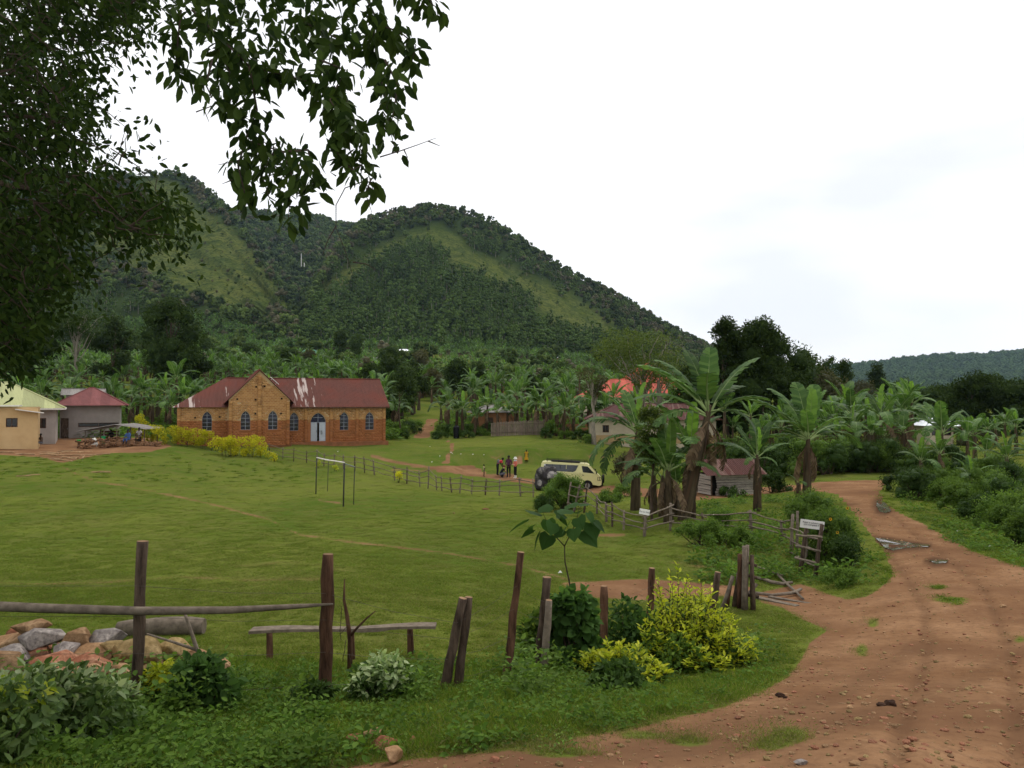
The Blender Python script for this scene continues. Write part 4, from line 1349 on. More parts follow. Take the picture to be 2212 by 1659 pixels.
# plinth, pilasters, scaffold holes
for (x, y, z, w_) in [(x, -.06, EAVE, .28) for x in (1.62, 4.05, 6.55, 9.26, -TW - LW + .15)] + [(-TW + .16, -1.06, TE - .05, .3), (-.16, -1.06, TE - .05, .3), (-TW / 2, -1.06, TA - .4, .36)]:
    k = 0; zz = -.3; pv, pf, pr_, plw = [], [], [], []
    while zz < z - .1:
        c8 = np.array([(x + a * (w_ / 2 - .004 * (k % 2)), y + b * (.06 - .003 * (k % 2)), zz + (.075 if c > 0 else -.075)) for c in (-1, 1) for b in (-1, 1) for a in (-1, 1)])
        pv.append(c8); pf.append(cf + 8 * k); pr_ += [random.random()] * 6; plw += [1.0 if zz < 2.42 else 0.0] * 6
        zz += .157; k += 1
    me = mesh_np('pilaster', np.concatenate(pv), np.concatenate(pf), np.array(pr_))
    a_ = me.attributes.new('low', 'FLOAT', 'FACE'); a_.data.foreach_set('value', np.array(plw, np.float32))
    link('pilaster', me, M_BRICK, CH)
pl = MB(); pl.box((RW / 2 + .1, -.22, -.25), (RW + .2, .44, 1.0)); pl.build('plinth', M_PLINTH, CH)
pl = MB(); pl.box((-TW / 2, -1.10, -.45), (TW + .3, .24, 1.1)); pl.build('plinth', M_PLINTH, CH)
hol = MB()
for (x, z, y) in ((-3.05, 5.55, -1), (-2.3, 5.6, -1), (-4.7, 4.4, -1), (-3.1, 4.35, -1), (-.75, 4.45, -1), (-3.1, 3.05, -1), (-.8, 3.05, -1), (4.9, 2.75, 0), (6.6, 2.7, 0), (-8.3, 2.7, 0), (-6.2, 2.75, 0)):
    hol.box((x, y - .035, z), (.16, .04, .15))
hol.build('putlog_hole', M_DARK, CH)
# roofs
dh = RIDGE - EAVE
hd = DEP / 2 + .35
sl = math.hypot(hd, dh + .22)
b_up = (0, hd, dh + .22)
roof_plane(CH, (-1.6, -.35, EAVE - .22), (1, 0, 0), b_up, [(1.3, 0), (RW + 1.95, 0), (RW + 1.95, sl), (0, sl), (0, 1.5)], M_ROOF_RED)
xl = -TW - LW - .4
roof_plane(CH, (xl, -.35, EAVE - .22), (1, 0, 0), b_up, [(0, 0), (LW + .35, 0), (LW + 2.3, sl), (4.7, sl)], M_ROOF_RED)
roof_plane(CH, (xl, DEP + .35, EAVE - .22), (0, -1, 0), (4.7, 0, dh + .22), [(0, 0), (DEP + .7, 0), (hd, math.hypot(4.7, dh + .22))], M_ROOF_RED)
roof_plane(CH, (RW + .35, DEP + .35, EAVE - .22), (-1, 0, 0), (0, -hd, dh + .22), [(0, 0), (RW + TW + LW + .75, 0), (RW + TW + LW + .75 - 4.7, sl), (0, sl)], M_ROOF_RED)
th_ = TA - TE; tw2 = TW / 2 + .42; rise = th_ * tw2 / (TW / 2); s3 = math.hypot(tw2, rise)
roof_plane(CH, (-TW / 2 - tw2, 5.3, TA - rise + .05), (0, -1, 0), (tw2, 0, rise), [(0, 0), (6.55, 0), (6.55, s3), (0, s3)], M_ROOF_RED)
roof_plane(CH, (-TW / 2 + tw2, -1.25, TA - rise + .05), (0, 1, 0), (-tw2, 0, rise), [(0, 0), (6.55, 0), (6.55, s3), (0, s3)], M_ROOF_RED)
mb = MB(); mb.poly([(-TW / 2 - tw2, 5.3, TA - rise), (-TW / 2 + tw2, 5.3, TA - rise), (-TW / 2, 5.3, TA)]); mb.build('gable_end', M_ROOF_RED, CH)
rc = MB(); rc.tube([(-TW / 2, -1.28, TA + .10), (-TW / 2, 5.3, TA + .10)], .07, 6); rc.tube([(xl + 4.7, DEP / 2, RIDGE + .05), (RW + .35, DEP / 2, RIDGE + .05)], .07, 6)
rc.build('ridge_cap', M_ROOF_RED, CH)
fa = MB(); fa.box((RW / 2 + .1, -.38, EAVE - .27), (RW + .5, .03, .12)); fa.build('fascia', M_WOODR, CH)
# solar panel on the valley of the porch roof
sp = empty('solar_panel', (0, 0, 0), 0, 'small pale solar panel on the church roof beside the gable', 'solar panel')
sp.matrix_world = Matrix.Translation((-21.375, 76.93, ZC - 4.32)) @ Matrix.Rotation(ch_rot, 4, 'Z') @ Matrix.Translation((-1.35, .55, 6.05)) @ Euler((0, R(42), 0)).to_matrix().to_4x4()
mb = MB(); mb.box((0, 0, .12), (1.0, .62, .03)); mb.build('panel', M_GLASS_BLUE, sp)
mb = MB()
for s in (-1, 1): mb.bar((-.5, s * .31, .14), (.5, s * .31, .14), .03, .05); mb.bar((s * .5, -.31, .14), (s * .5, .31, .14), .03, .05); mb.bar((s * .3, 0, -.1), (s * .3, 0, .12), .03, .03)
mb.build('frame', M_WHITE, sp)

# ------------------------------------------------------------------ houses
def house(label, base, rz, w, d, h, rh, wmat, rmat, wins=(), doors=(), ov=.45, hip=True, fascia=None, cat='house', sheet=.9, name='house', hipl=True, hipr=True, sidewins=()):
    """Plastered house: front wall along local X at y=0; windows (x, z0, w, h)."""
    t = empty(name, base, rz, label, cat)
    holes = [rect_loop(x, z0, ww, hh) for x, z0, ww, hh in list(wins)] + [rect_loop(x, .02, ww, hh) for x, ww, hh in doors]
    wall(t, [(0, -1.2), (w, -1.2), (w, h), (0, h)], holes, (0, 0, 0), (1, 0, 0), wmat, .2)
    wall(t, [(0, -1.2), (d, -1.2), (d, h), (0, h)], [rect_loop(x, z0, ww, hh) for x, z0, ww, hh in sidewins], (w, 0, 0), (0, 1, 0), wmat, .2)
    wall(t, [(0, -1.2), (d, -1.2), (d, h), (0, h)], [], (0, d, 0), (0, -1, 0), wmat, .2)
    wall(t, [(0, -1.2), (w, -1.2), (w, h), (0, h)], [], (w, d, 0), (-1, 0, 0), wmat, .2)
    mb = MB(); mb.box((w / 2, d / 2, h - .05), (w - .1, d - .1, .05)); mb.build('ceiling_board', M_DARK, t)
    for x, z0, ww, hh in wins:
        f = MB()
        for s in (-1, 1): f.box((x + s * (ww / 2 - .03), .08, z0 + hh / 2), (.06, .06, hh)); f.box((x, .08, z0 + hh / 2 + s * (hh / 2 - .03)), (ww, .055, .06))
        f.box((x, .08, z0 + hh / 2), (.04, .05, hh))
        fo = f.build('window', M_WOODR, t)
        for s in (-1, 1):
            p = MB(); p.box((x + s * ww / 4, .11, z0 + hh / 2), (ww / 2 - .05, .01, hh - .1)); p.build('pane', M_GLASS_DARK, fo)
    for x, z0, ww, hh in sidewins:
        f = MB()
        for s in (-1, 1): f.box((w - .08, x + s * (ww / 2 - .03), z0 + hh / 2), (.06, .06, hh)); f.box((w - .08, x, z0 + hh / 2 + s * (hh / 2 - .03)), (.055, ww, .06))
        fo = f.build('window', M_WOODR, t)
        p = MB(); p.box((w - .11, x, z0 + hh / 2), (.01, ww - .1, hh - .1)); p.build('pane', M_GLASS_DARK, fo)
    for x, ww, hh in doors:
        p = MB(); p.box((x, .12, .02 + hh / 2), (ww - .04, .05, hh - .03))
        for k in range(3): p.box((x, .09, .35 + k * hh / 3.2), (ww - .2, .02, hh / 4.5))
        dd = p.build('door', M_WOOD, t)
        p = MB(); p.box((x + ww / 2 - .12, .06, 1.0), (.03, .05, .12)); p.build('handle', M_STEEL, dd)
    if rh: hip_roof(t, 0, w, 0, d, h, rh, rmat, ov, sheet, hipl, hipr, None if hip else .01)
    if fascia:
        f = MB()
        for yy in (-ov - .02, d + ov + .02): f.box((w / 2, yy, h - .05), (w + 2 * ov, .03, .16))
        for xx in (-ov - .02, w + ov + .02): f.box((xx, d / 2, h - .05), (.03, d + 2 * ov, .16))
        f.build('fascia', fascia, t)
    return t

# tan house at the edge of the yard: low annex in front, main house with green roof behind
bz = hz(-40, 70)
def gz(px, Y): return G(px, Y)
q = Vector((-48.8, 64.7, hz(-42, 69) - .05))
annex = house('tan plastered annex with a flat pale eave at the edge of the yard', q, R(28), 9.2, 4, 3.65, 0, M_TANWALL, M_ROOF_GREEN, wins=[(7.3, 1.95, .85, .78)], doors=[(2.0, .9, 2.0)])
mb = MB(); mb.box((3.6, 1.9, 3.75), (8.4, 4.7, .09)); mb.build('flat_roof', M_FASCIA, annex)
mb = MB(); mb.box((8.6, -.1, 3.30), (2.1, .9, .07), (0, R(9), 0)); mb.build('canopy', M_FASCIA, annex)
q = Vector((-52.8, 70.8, hz(-43.1, 76)))
house('tan house under a broad pale green hipped roof at the yard', q, R(28), 11.0, 8, 3.35, 2.5, M_GREYWALL, M_ROOF_GREEN, wins=[(9.85, 1.5, .75, .95), (5.0, 1.4, .9, 1)], ov=.75, fascia=M_FASCIA)
q = G(60, 83.5)
house('grey store house with a dull red hipped roof behind the yard', q, R(24), 5.6, 5.2, 3.4, 1.9, M_GREYWALL, M_ROOF_HOUSE_RED, wins=[(3.6, 1.15, 3.8, .45)], doors=[(.45, .75, 2.1)], ov=.75, fascia=None)
q = G(66, 90)
mono = house('shed with a dark pitched ridge vent behind the red roof', q, R(24), 3.4, 2.6, 4.3, .7, M_GREYWALL, M_ROOF_GREY, hip=False, ov=.5)

# white house among the bananas and the big red tiled roof
q = G(591, 88)
wh = house('cream cottage with a rust-brown tin roof between the banana clumps', q, R(-3), 13.5, 6, 2.35, 1.75, M_CREAM, M_ROOF_RUST, wins=[(1.6, 1.0, .7, .8), (9.5, 1.0, 1.1, .8)], doors=[(5.5, .9, 1.9)], ov=.6)
mb = MB(); mb.box((6.7, -.012, .25), (13.48, .02, .9)); mb.build('base_band', M_TANWALL, wh)
q = G(584, 128)
house('large house under a bright red tiled hip roof', q, R(0), 19.0, 10, 3.4, 3.0, M_CREAM, M_ROOF_TILE, wins=[(3, 1, 1.2, 1.2), (8, 1, 1.2, 1.2)], doors=[(11, 1, 2.1)], ov=.8)
q = G(627, 138)
house('second red tiled roof rising behind the airy tree', q, R(0), 8.0, 7, 6.2, 3.2, M_CREAM, M_ROOF_TILE, wins=[(2, 3, 1.2, 1.2)], ov=.6)
# houses on the plantation slope (small in the picture)
for (px, py, Y, w, d, h, rh, wm, rm, lab) in [
    (510,380,165,4.6,4,2.4,1.7,M_MUD,M_ROOF_PURPLE,'small house with a purple-grey hipped roof above the central bananas'),
    (573.5,388,170,2.6,3,2.2,1.0,M_MUD,M_ROOF_PURPLE,'tiny slate-grey roofed house left of the red tiled roof'),
    (236,366,215,8,6,2.4,2.4,M_MUD,M_ROOF_HOUSE_RED,'red roofed hut half hidden above the church gable'),
    (307,352,330,12,8,2.6,3.0,M_MUD,M_ROOF_TEAL,'hut with a teal green roof on the plantation slope'),
    (402,350,380,10,7,3.4,1.6,M_MUD,M_ROOF_WHITE,'orange brick hut with a glaring tin roof below the central hill'),
    (556,346,420,9,6,2.6,1.2,M_MUD,M_ROOF_WHITE,'tin roofed hut under the eucalyptus of the central hill'),
    (585,375,240,3.6,4,2.4,1.7,M_MUD,M_ROOF_HOUSE_RED,'pinkish red roofed hut behind the airy tree'),
    (374,358,300,9,6,2.6,1.5,M_MUD,M_ROOF_GREY,'grey roofed mud hut among trees right of the church'),
    (940.5,427,112,2.6,2.6,2.0,1.0,M_CREAM,M_ROOF_WHITE,'hut with a glaring white tin hip roof at the far roadside')]:
    p = hit(px, py + (h + .5 * rh) * F / Y)
    house(lab, (p.x - w / 2, p.y, p.z), R(random.uniform(-12, 12)), w, d, h, rh, wm, rm, wins=[(w * .3, 1, .9, .9), (w * .75, 1, .9, .9)], ov=.5, sheet=2.5)
# mud brick kitchen behind the bananas and low wall pieces
q = G(472, 100); house('low orange mud brick hut behind the banana row', q, R(5), 5.5, 4, 2.5, 0.9, M_MUD, M_ROOF_GREY, doors=[(2.2, .9, 1.9)], ov=.5)
for px, w, lab in ((547, 5, 'low orange mud wall right of the palisade'), (562, 3.2, 'orange mud wall fragment behind banana stems')):
    q = G(px, 97 + (px - 547) * .3); t = empty('mud_wall', q, R(4), lab, 'wall')
    mb = MB(); mb.box((w / 2, 0, .35), (w, .25, 1.3 if px > 550 else .8)); mb.build('masonry', M_MUD, t)

# ------------------------------------------------------------------ small timber shed
q = G(711, 46)
SH = empty('shed', q, R(14), 'low timber plank shed with a rusty red tin roof beside the tall banana', 'shed')
random.seed(8)
sw, sd, shh = 2.75, 2.3, 1.15
for k in range(8):
    z = .08 + k * .145
    mb = MB(); mb.box((sw / 2 + .15, random.uniform(-.02, .02), z), (sw - .3 + random.uniform(-.1, .1), .035, .125), (0, R(random.uniform(-1.4, 1.4)), 0)); mb.build('plank', M_PLANK, SH)
    mb = MB(); mb.box((random.uniform(-.01, .01), sd / 2, z), (.035, sd - .1, .12), (R(random.uniform(-1.5, 1.5)), 0, 0)); mb.build('plank', M_PLANK, SH)
    mb = MB(); mb.box((sw, sd / 2, z), (.035, sd - .1, .12)); mb.build('plank', M_PLANK, SH)
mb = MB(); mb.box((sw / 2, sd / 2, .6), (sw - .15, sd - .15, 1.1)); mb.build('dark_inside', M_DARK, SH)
for x, y in ((0, 0), (sw, 0), (0, sd), (sw, sd)):
    mb = MB(); mb.tube([(x, y, -1.2), (x, y, shh + .3)], .05, 6); mb.build('corner_post', M_WOOD, SH)
rl = math.hypot(sd / 2 + .4, .80)
roof_plane(SH, (-.5, -.4, shh + .02), (1, 0, 0), (0, sd / 2 + .4, .80), [(0, 0), (sw + 1.1, 0), (sw + 1.1, rl), (0, rl)], M_ROOF_RUST, .8)
roof_plane(SH, (sw + .6, sd + .4, shh + .02), (-1, 0, 0), (0, -sd / 2 - .4, .80), [(0, 0), (sw + 1.1, 0), (sw + 1.1, rl), (0, rl)], M_ROOF_RUST, .8)

# ------------------------------------------------------------------ palisade and water tank
q0, q1 = P(491.5, 435, 94), P(543, 436, 95)
PAL = empty('palisade', q0, 0, 'upright grey slat palisade fence at the top of the lawn', 'fence')
random.seed(4)
n = 46
for k in range(n + 14):
    if k < n: x, y = (q1.x - q0.x) * k / n, (q1.y - q0.y) * k / n
    else: x, y = (q1.x - q0.x) + (k - n) * .06, (q1.y - q0.y) + (k - n) * .14
    g = hz(q0.x + x, q0.y + y) - q0.z
    hgt = 1.62 + .18 * k / n + random.uniform(-.08, .1)
    mb = MB(); mb.box((x, y, g + hgt / 2 - .05), (random.uniform(.085, .125), .025, hgt), (0, R(random.uniform(-1.5, 1.5)), 0)); mb.build('slat', M_SLAT, PAL)
for z in (.28, 1.3):
    mb = MB(); mb.tube(wobble_path((-.1, -.05, z), (q1.x - q0.x + .1, q1.y - q0.y - .05, z + .1), 6, .012), .035, 5); mb.build('rail', M_WOODG, PAL)

q = G(456.5, 93)
TK = empty('water_tank', q, 0, 'black ribbed plastic water tank among the bananas by the path', 'water tank')
mb = MB(); pr = []
for k in range(13): pr.append((.34 + (.025 if k % 2 else 0), k * .11))
mb.tube([(0, 0, z) for r, z in pr] + [(0, 0, 1.40), (0, 0, 1.46)], [r for r, z in pr] + [.24, .15], 16, smooth=True); mb.build('body', M_BLACK, TK)
mb = MB(); mb.tube([(0, 0, 1.46), (0, 0, 1.52)], .17, 12); mb.build('lid', M_BLACK, TK)
mb = MB(); mb.tube([(0, -.34, .1), (0, -.42, .1), (0, -.42, .05)], .02, 6); mb.build('tap', M_STEEL, TK)

# ------------------------------------------------------------------ open shelter with firewood
q = G(106, 72)
ST = empty('open_shelter', q, R(-3), 'open pole shelter with a low pitched tin roof behind the firewood', 'shelter')
sz = 1.62
for i, (x, y, h_) in enumerate(((-1.9, 0, 1.3), (-.1, -.1, 1.55), (1.0, 0, 1.62), (2.25, 0, 1.5), (3.55, 0, 1.4), (-1.9, 2.4, 1.3), (1.0, 2.4, 1.6), (3.5, 2.4, 1.4))):
    mb = MB(); mb.tube(wobble_path((x, y, -.4), (x + .03, y, h_), 3, .02), .05, 6); mb.build('post', M_WOODG, ST)
s1 = math.hypot(3.5, .62)
roof_plane(ST, (-2.4, 2.9, 1.22), (0, -1, 0), (3.5, 0, .62), [(0, 0), (3.4, 0), (3.4, s1), (0, s1)], M_ROOF_GREY, .85)
s2 = math.hypot(2.9, .42)
roof_plane(ST, (4.0, -.5, 1.42), (0, 1, 0), (-2.9, 0, .42), [(0, 0), (3.4, 0), (3.4, s2), (0, s2)], M_ROOF_GREY, .85)
for z in (.55, .9):
    mb = MB(); mb.tube(wobble_path((-.1, .02, z), (3.55, .02, z), 4, .01), .03, 5); mb.build('rail', M_WOOD, ST)
for k in range(4):
    mb = MB(); mb.box((-.5, 1.6, .3 + k * .28), (1.6, .05, .16)); mb.build('board', M_WOODR, ST)

def log_mesh(seed, L, r):
    random.seed(seed)
    mb = MB()
    mb.tube(wobble_path((-L / 2, 0, 0), (L / 2, 0, 0), 4, .06), [r * random.uniform(.8, 1.1) for _ in range(5)], 6, jit=.12, smooth=False)
    return mb
LOGS = []
for i in range(5):
    me = log_mesh(30 + i, .62, .085).mesh('firewood_log'); me.materials.append(M_LOGEND); LOGS.append(me)
PLOGS = []
for i in range(4):
    me = log_mesh(40 + i, 1.25, .05).mesh('firewood_log'); me.materials.append(M_LOGPALE); PLOGS.append(me)
random.seed(12)
for k in range(120):      # stacked heap in front of the shelter
    f = random.random()
    px = 78 + f * 82; lay = random.random()
    hgt = (.15 + .62 * math.sin(min(1, .15 + f * 1.1) * math.pi) ** .8) * lay
    p = G(px, 70.3 - (1 - lay) * 1.2 + random.uniform(-.25, .25))
    o = link('firewood_log', LOGS[k % 5], None, None, p + Vector((0, 0, .07 + hgt)), (random.uniform(-.3, .3), random.uniform(-.35, .35), random.uniform(0, 3.14)), random.uniform(.75, 1.15))
    tag(o, 'short brown split log in the firewood heap before the open shelter', 'log', 'stacked firewood')
for k, (px, py, rz_) in enumerate([(62,456,.2),(55,455,.1),(50,457,-.15),(60,459,.5),(68,457,1.1),(72,455,.8),(76,458,-.6),(82,457,.9),(86,455,1.2),(64,461,-.2),(70,460,-.3),(58,458,-.1),(78,456,.3),(84,459,-1.2),(90,458,-.4),(74,459,1.3),(48,454,.05),(66,454,.3)]):
    p = hit(px, py)
    o = link('firewood_log', PLOGS[k % 4], None, None, p + Vector((0, 0, .06 + .09 * (k % 3))), (0, random.uniform(-.08, .12), rz_), random.uniform(.8, 1.3))
    tag(o, 'pale debarked pole lying loose beside the firewood heap', 'log', 'loose poles in the yard')
for px, py, rz_, s, lab in ((5,453,.1,1.2,'thick pole at the foot of the tan annex wall'),(26,455,-.1,1.3,'bent brown branch lying in the bare yard'),(103,455,.55,.9,'short pale pole on the grass right of the loose poles'),(34,476,1.0,.7,'stubby white log on the field below the bank'),(102,473,.12,1.0,'thin whitish stick on the bank below the firewood'),(24,477,.3,.6,'tan chunk of wood on the field near the bank')):
    o = link('fallen_log', PLOGS[0], None, None, hit(px, py) + Vector((0, 0, .06)), (0, 0, rz_), s); tag(o, lab, 'log')

# ------------------------------------------------------------------ van
M_VAN = simple('pale_yellow_paint', (.63, .58, .27), .3, .04, 1, 0, orand=0, spec=.5)
M_VANGLASS = simple('tinted_glass', (.016, .018, .020), .08, .2, 1, 0, spec=.7)
M_TYRE = simple('tyre_rubber', (.018, .016, .015), .85, .3, 8, .2)
M_RIM = simple('steel_rim', (.20, .19, .18), .5, .2, 5, 0, metal=.6)
M_LAMP = simple('headlamp_glass', (.55, .57, .58), .1, .1, 6, 0, spec=.8)
M_LETTER = simple('pale_lettering', (.80, .80, .76), .5, .05, 4, 0)
g0 = G(541, 62.0); g1 = G(605, 62.0)
VN = empty('van', g0 + Vector((-.15, 0, -.02)), 0, 'pale yellow minibus van with black roof rack parked by the boulder', 'van')
VN.rotation_euler = (0, R(2.6), R(-3))
VN.location.z = hz(g0.x + 2.3, 62) + .10
def arc(cx, cz, r, a0, a1, n=8):
    return [(cx + r * math.cos(R(a0 + (a1 - a0) * i / n)), cz + r * math.sin(R(a0 + (a1 - a0) * i / n))) for i in range(n + 1)]
belt = 1.25
low = [(.02, .42)] + arc(.98, .36, .40, 170, 10)[0:] + arc(3.66, .36, .40, 170, 10) + [(4.55, .36), (4.70, .45), (4.72, .80), (4.66, 1.02), (4.45, 1.20), (4.36, belt), (.02, belt)]
low = [p for p in low]
up_ = [(.02, belt), (4.36, belt), (4.28, 1.36), (3.78, 1.88), (3.55, 1.965), (.45, 2.0), (.20, 1.93), (.10, 1.75)]
HW = .86
def ys(z): return HW - .15 * max(0, z - belt) - (.05 * max(0, .55 - z))
mb = MB()
def shell(loop, mbx):
    n_ = len(loop)
    for s in (-1, 1):
        vsx = [(x, s * ys(z), z) for x, z in loop]
        mbx.add(vsx, [tuple(range(n_)) if s < 0 else tuple(reversed(range(n_)))])
    for i in range(n_):
        (xa, za), (xb, zb) = loop[i], loop[(i + 1) % n_]
        mbx.add([(xa, -ys(za), za), (xb, -ys(zb), zb), (xb, ys(zb), zb), (xa, ys(za), za)], [(0, 3, 2, 1)])
shell(low, mb); shell(up_, mb)
mb.build('body', M_VAN, VN)
for s in (-1, 1):
    def pan(pts, name, mat, off=.012):
        m_ = MB(); m_.add([(x, s * (ys(z) + off), z) for x, z in pts], [tuple(range(len(pts))) if s < 0 else tuple(reversed(range(len(pts))))]); return m_.build(name, mat, VN)
    w1 = pan([(.22, 1.32), (2.55, 1.32), (2.72, 1.42), (2.92, 1.83), (.34, 1.83)], 'side_window', M_VANGLASS)
    for x in (.95, 1.55, 2.0):
        m_ = MB(); m_.box((x, s * (ys(1.57) + .016), 1.57), (.03, .01, .48)); m_.build('window_bar', M_VAN if x == 2.0 else M_BLACK, w1)
    pan([(3.27, 1.33), (4.14, 1.28), (3.62, 1.78), (3.16, 1.80)], 'door_window', M_VANGLASS)
    pan([(3.05, .45), (3.07, .45), (3.07, 1.30), (3.05, 1.30)], 'door_seam', M_BLACK)
    pan([(3.19, 1.15), (3.36, 1.13), (3.36, 1.09), (3.19, 1.11)], 'door_handle', M_BLACK, .02)
    pan([(.3, 1.16), (2.9, 1.16), (2.9, 1.15), (.3, 1.15)], 'body_crease', M_GREYWALL)
    for k in range(12):
        pan([(.62 + k * .075, 1.21), (.62 + k * .075 + .05, 1.21), (.62 + k * .075 + .05, 1.285), (.62 + k * .075, 1.285)], 'lettering', M_LETTER)
    st_ = pan([(.30, 1.70), (.42, 1.70), (.42, 1.80), (.30, 1.80)], 'sticker', M_WHITE, .02)
    m_ = MB(); m_.box((4.53, s * .70, .90), (.26, .30, .22)); hl = m_.build('headlight', M_LAMP, VN)
    m_ = MB()
    for dz in (-.12, .12): m_.box((4.54, s * .72, .90 + dz), (.28, .30, .03))
    for dx in (-.14, 0, .13): m_.box((4.54 + dx, s * .75, .90), (.03, .26, .24))
    m_.build('guard', M_BLACK, hl)
    m_ = MB(); m_.box((4.30, s * (HW + .12), 1.38), (.08, .16, .22)); m_.build('mirror', M_BLACK, VN)
    for x in (.98, 3.66):
        m_ = MB(); m_.tube([(x, s * .62, .35), (x, s * .64, .35), (x, s * .84, .35), (x, s * .86, .35)], [.27, .345, .345, .29], 18, smooth=False); wo = m_.build('wheel', M_TYRE, VN)
        m_ = MB(); m_.tube([(x, s * .80, .35), (x, s * .868, .35), (x, s * .872, .35)], [.20, .19, .08], 12, smooth=False); m_.build('rim', M_RIM, wo)
        m_ = MB(); m_.tube([(x, s * .45, .37), (x, s * .852, .37)], .395, 18, smooth=False); m_.build('wheel_arch', M_BLACK, VN)
m_ = MB(); m_.add([(3.80, -.70, 1.865), (3.80, .70, 1.865), (4.285, .78, 1.375), (4.285, -.78, 1.375)], [(0, 3, 2, 1)])
m_.v = [(x + .012, y, z + .012) for x, y, z in m_.v]; m_.build('windscreen', M_VANGLASS, VN)
m_ = MB(); m_.box((4.70, 0, .50), (.14, 1.62, .22)); m_.build('bumper', M_BLACK, VN)
m_ = MB(); m_.tube([(4.80, -.45, .35), (4.86, -.45, .8), (4.80, -.45, 1.05), (4.80, .45, 1.05), (4.86, .45, .8), (4.80, .45, .35)], .035, 6); m_.tube([(4.85, -.45, .75), (4.85, .45, .75)], .03, 6); m_.build('bull_bar', M_BLACK, VN)
m_ = MB(); m_.tube([(4.80, 0, .85), (4.95, 0, .85)], .33, 16, smooth=False); m_.build('spare_tyre', M_TYRE, VN)
rk = MB()
for s in (-1, 1):
    for z in (2.08, 2.16): rk.tube([(.45, s * .62, z), (3.65, s * .62, z)], .016, 5)
    for x in (.55, 1.4, 2.4, 3.4): rk.tube([(x, s * .62, 1.97), (x, s * .62, 2.17)], .016, 5)
for k in range(9): rk.tube([(.5 + k * .39, -.62, 2.09), (.5 + k * .39, .62, 2.09)], .014, 5)
ro = rk.build('roof_rack', M_BLACK, VN)
m_ = MB(); m_.box((1.95, 0, 2.05), (2.2, 1.1, .06)); m_.build('roof_hatch', M_TYRE, VN)

# ------------------------------------------------------------------ boulder
def rock_mat(name, dark, pale, thr=.5, zpale=False, scale=1.6):
    m, nt, b = new_mat(name)
    v = coord(nt, 'Object')
    n1 = nz(nt, scale, 5, .6, v); n2 = nz(nt, scale * 6, 5, .65, v)
    c = mixc(nt, ramp(nt, n1, thr - .08, thr + .08), dark, pale)
    c = mixc(nt, ramp(nt, n2, .4, .7), c, tuple(x * .6 for x in dark))
    oi = nd(nt, 'ShaderNodeObjectInfo')
    mr = nd(nt, 'ShaderNodeMapRange'); mr.inputs[3].default_value = .75; mr.inputs[4].default_value = 1.25
    nt.links.new(oi.outputs['Random'], mr.inputs[0])
    mu = nd(nt, 'ShaderNodeVectorMath', operation='SCALE'); nt.links.new(c, mu.inputs[0]); nt.links.new(mr.outputs[0], mu.inputs['Scale'])
    nt.links.new(mu.outputs[0], b.inputs['Base Color'])
    b.inputs['Roughness'].default_value = .9
    b.inputs['Specular IOR Level'].default_value = .08
    bump(nt, b, n2, .5, .02)
    return m
M_BOULDER = rock_mat('dark_boulder', (.045, .040, .040), (.27, .25, .23), .60, scale=1.3)
M_BOULDERP = rock_mat('pale_boulder_face', (.14, .13, .12), (.36, .33, .30), .45, scale=3)
M_STONE = [rock_mat('tan_stone', (.30, .17, .085), (.42, .27, .15), .5, scale=4), rock_mat('grey_stone', (.20, .17, .155), (.40, .35, .31), .5, scale=4),
           rock_mat('rust_stone', (.26, .10, .055), (.38, .20, .12), .5, scale=4), rock_mat('ochre_stone', (.25, .17, .07), (.35, .25, .12), .5, scale=4)]

def lump(c, r, sub=3, seed=0, amp=.12):
    bm = bmesh.new(); bmesh.ops.create_icosphere(bm, subdivisions=sub, radius=1)
    for v in bm.verts:
        d = mnoise.noise(v.co * 1.6 + Vector((seed * 3.1, seed, 0))) * amp + mnoise.noise(v.co * 4 + Vector((seed, 0, seed * 2))) * amp * .4
        v.co = v.co * (1 + d)
        v.co = Vector((v.co.x * r[0], v.co.y * r[1], v.co.z * r[2])) + Vector(c)
    return bm

p0 = hit(548, 491)
BO = empty('boulder', p0, 0, 'big lumpy dark grey boulder with a pale weathered top beside the van', 'boulder')
lumps = [((-.45, 0, 1.25), (.42, .5, .48)), ((-.15, .1, 1.45), (.38, .45, .34)), ((.30, .1, 1.48), (.30, .4, .30)), ((.05, -.1, 1.0), (.62, .6, .48)), ((.62, -.1, .85), (.58, .5, .48)), ((1.1, 0, .72), (.45, .4, .30)),
         ((-.40, 0, .45), (.60, .6, .50)), ((.15, -.05, .35), (.58, .6, .45)), ((.55, -.2, .3), (.30, .35, .5)), ((-.75, 0, .95), (.22, .35, .45))]
big = bmesh.new()
for i, (c, r) in enumerate(lumps):
    b_ = lump(c, r, 3, i + 1); me_ = bpy.data.meshes.new('tmp'); b_.to_mesh(me_); b_.free(); big.from_mesh(me_); bpy.data.meshes.remove(me_)
me_ = bpy.data.meshes.new('boulder_tmp'); big.to_mesh(me_); big.free()
to = bpy.data.objects.new('tmp_boulder', me_); COL.objects.link(to)
md = to.modifiers.new('r', 'REMESH'); md.mode = 'VOXEL'; md.voxel_size = .055
md = to.modifiers.new('s', 'SMOOTH'); md.iterations = 3
dg = bpy.context.evaluated_depsgraph_get()
me2 = bpy.data.meshes.new_from_object(to.evaluated_get(dg)); me2.name = 'rock'
bpy.data.objects.remove(to); bpy.data.meshes.remove(me_)
for p_ in me2.polygons:
    p_.use_smooth = True
    c = p_.center
    p_.material_index = 1 if ((c.x - .28) ** 2 / .14 + (c.z - 1.12) ** 2 / .11 < 1 and p_.normal.z > -.2) or ((c.x + .62) ** 2 / .03 + (c.z - .62) ** 2 / .04 < 1) else 0
link('rock', me2, [M_BOULDER, M_BOULDERP], BO)

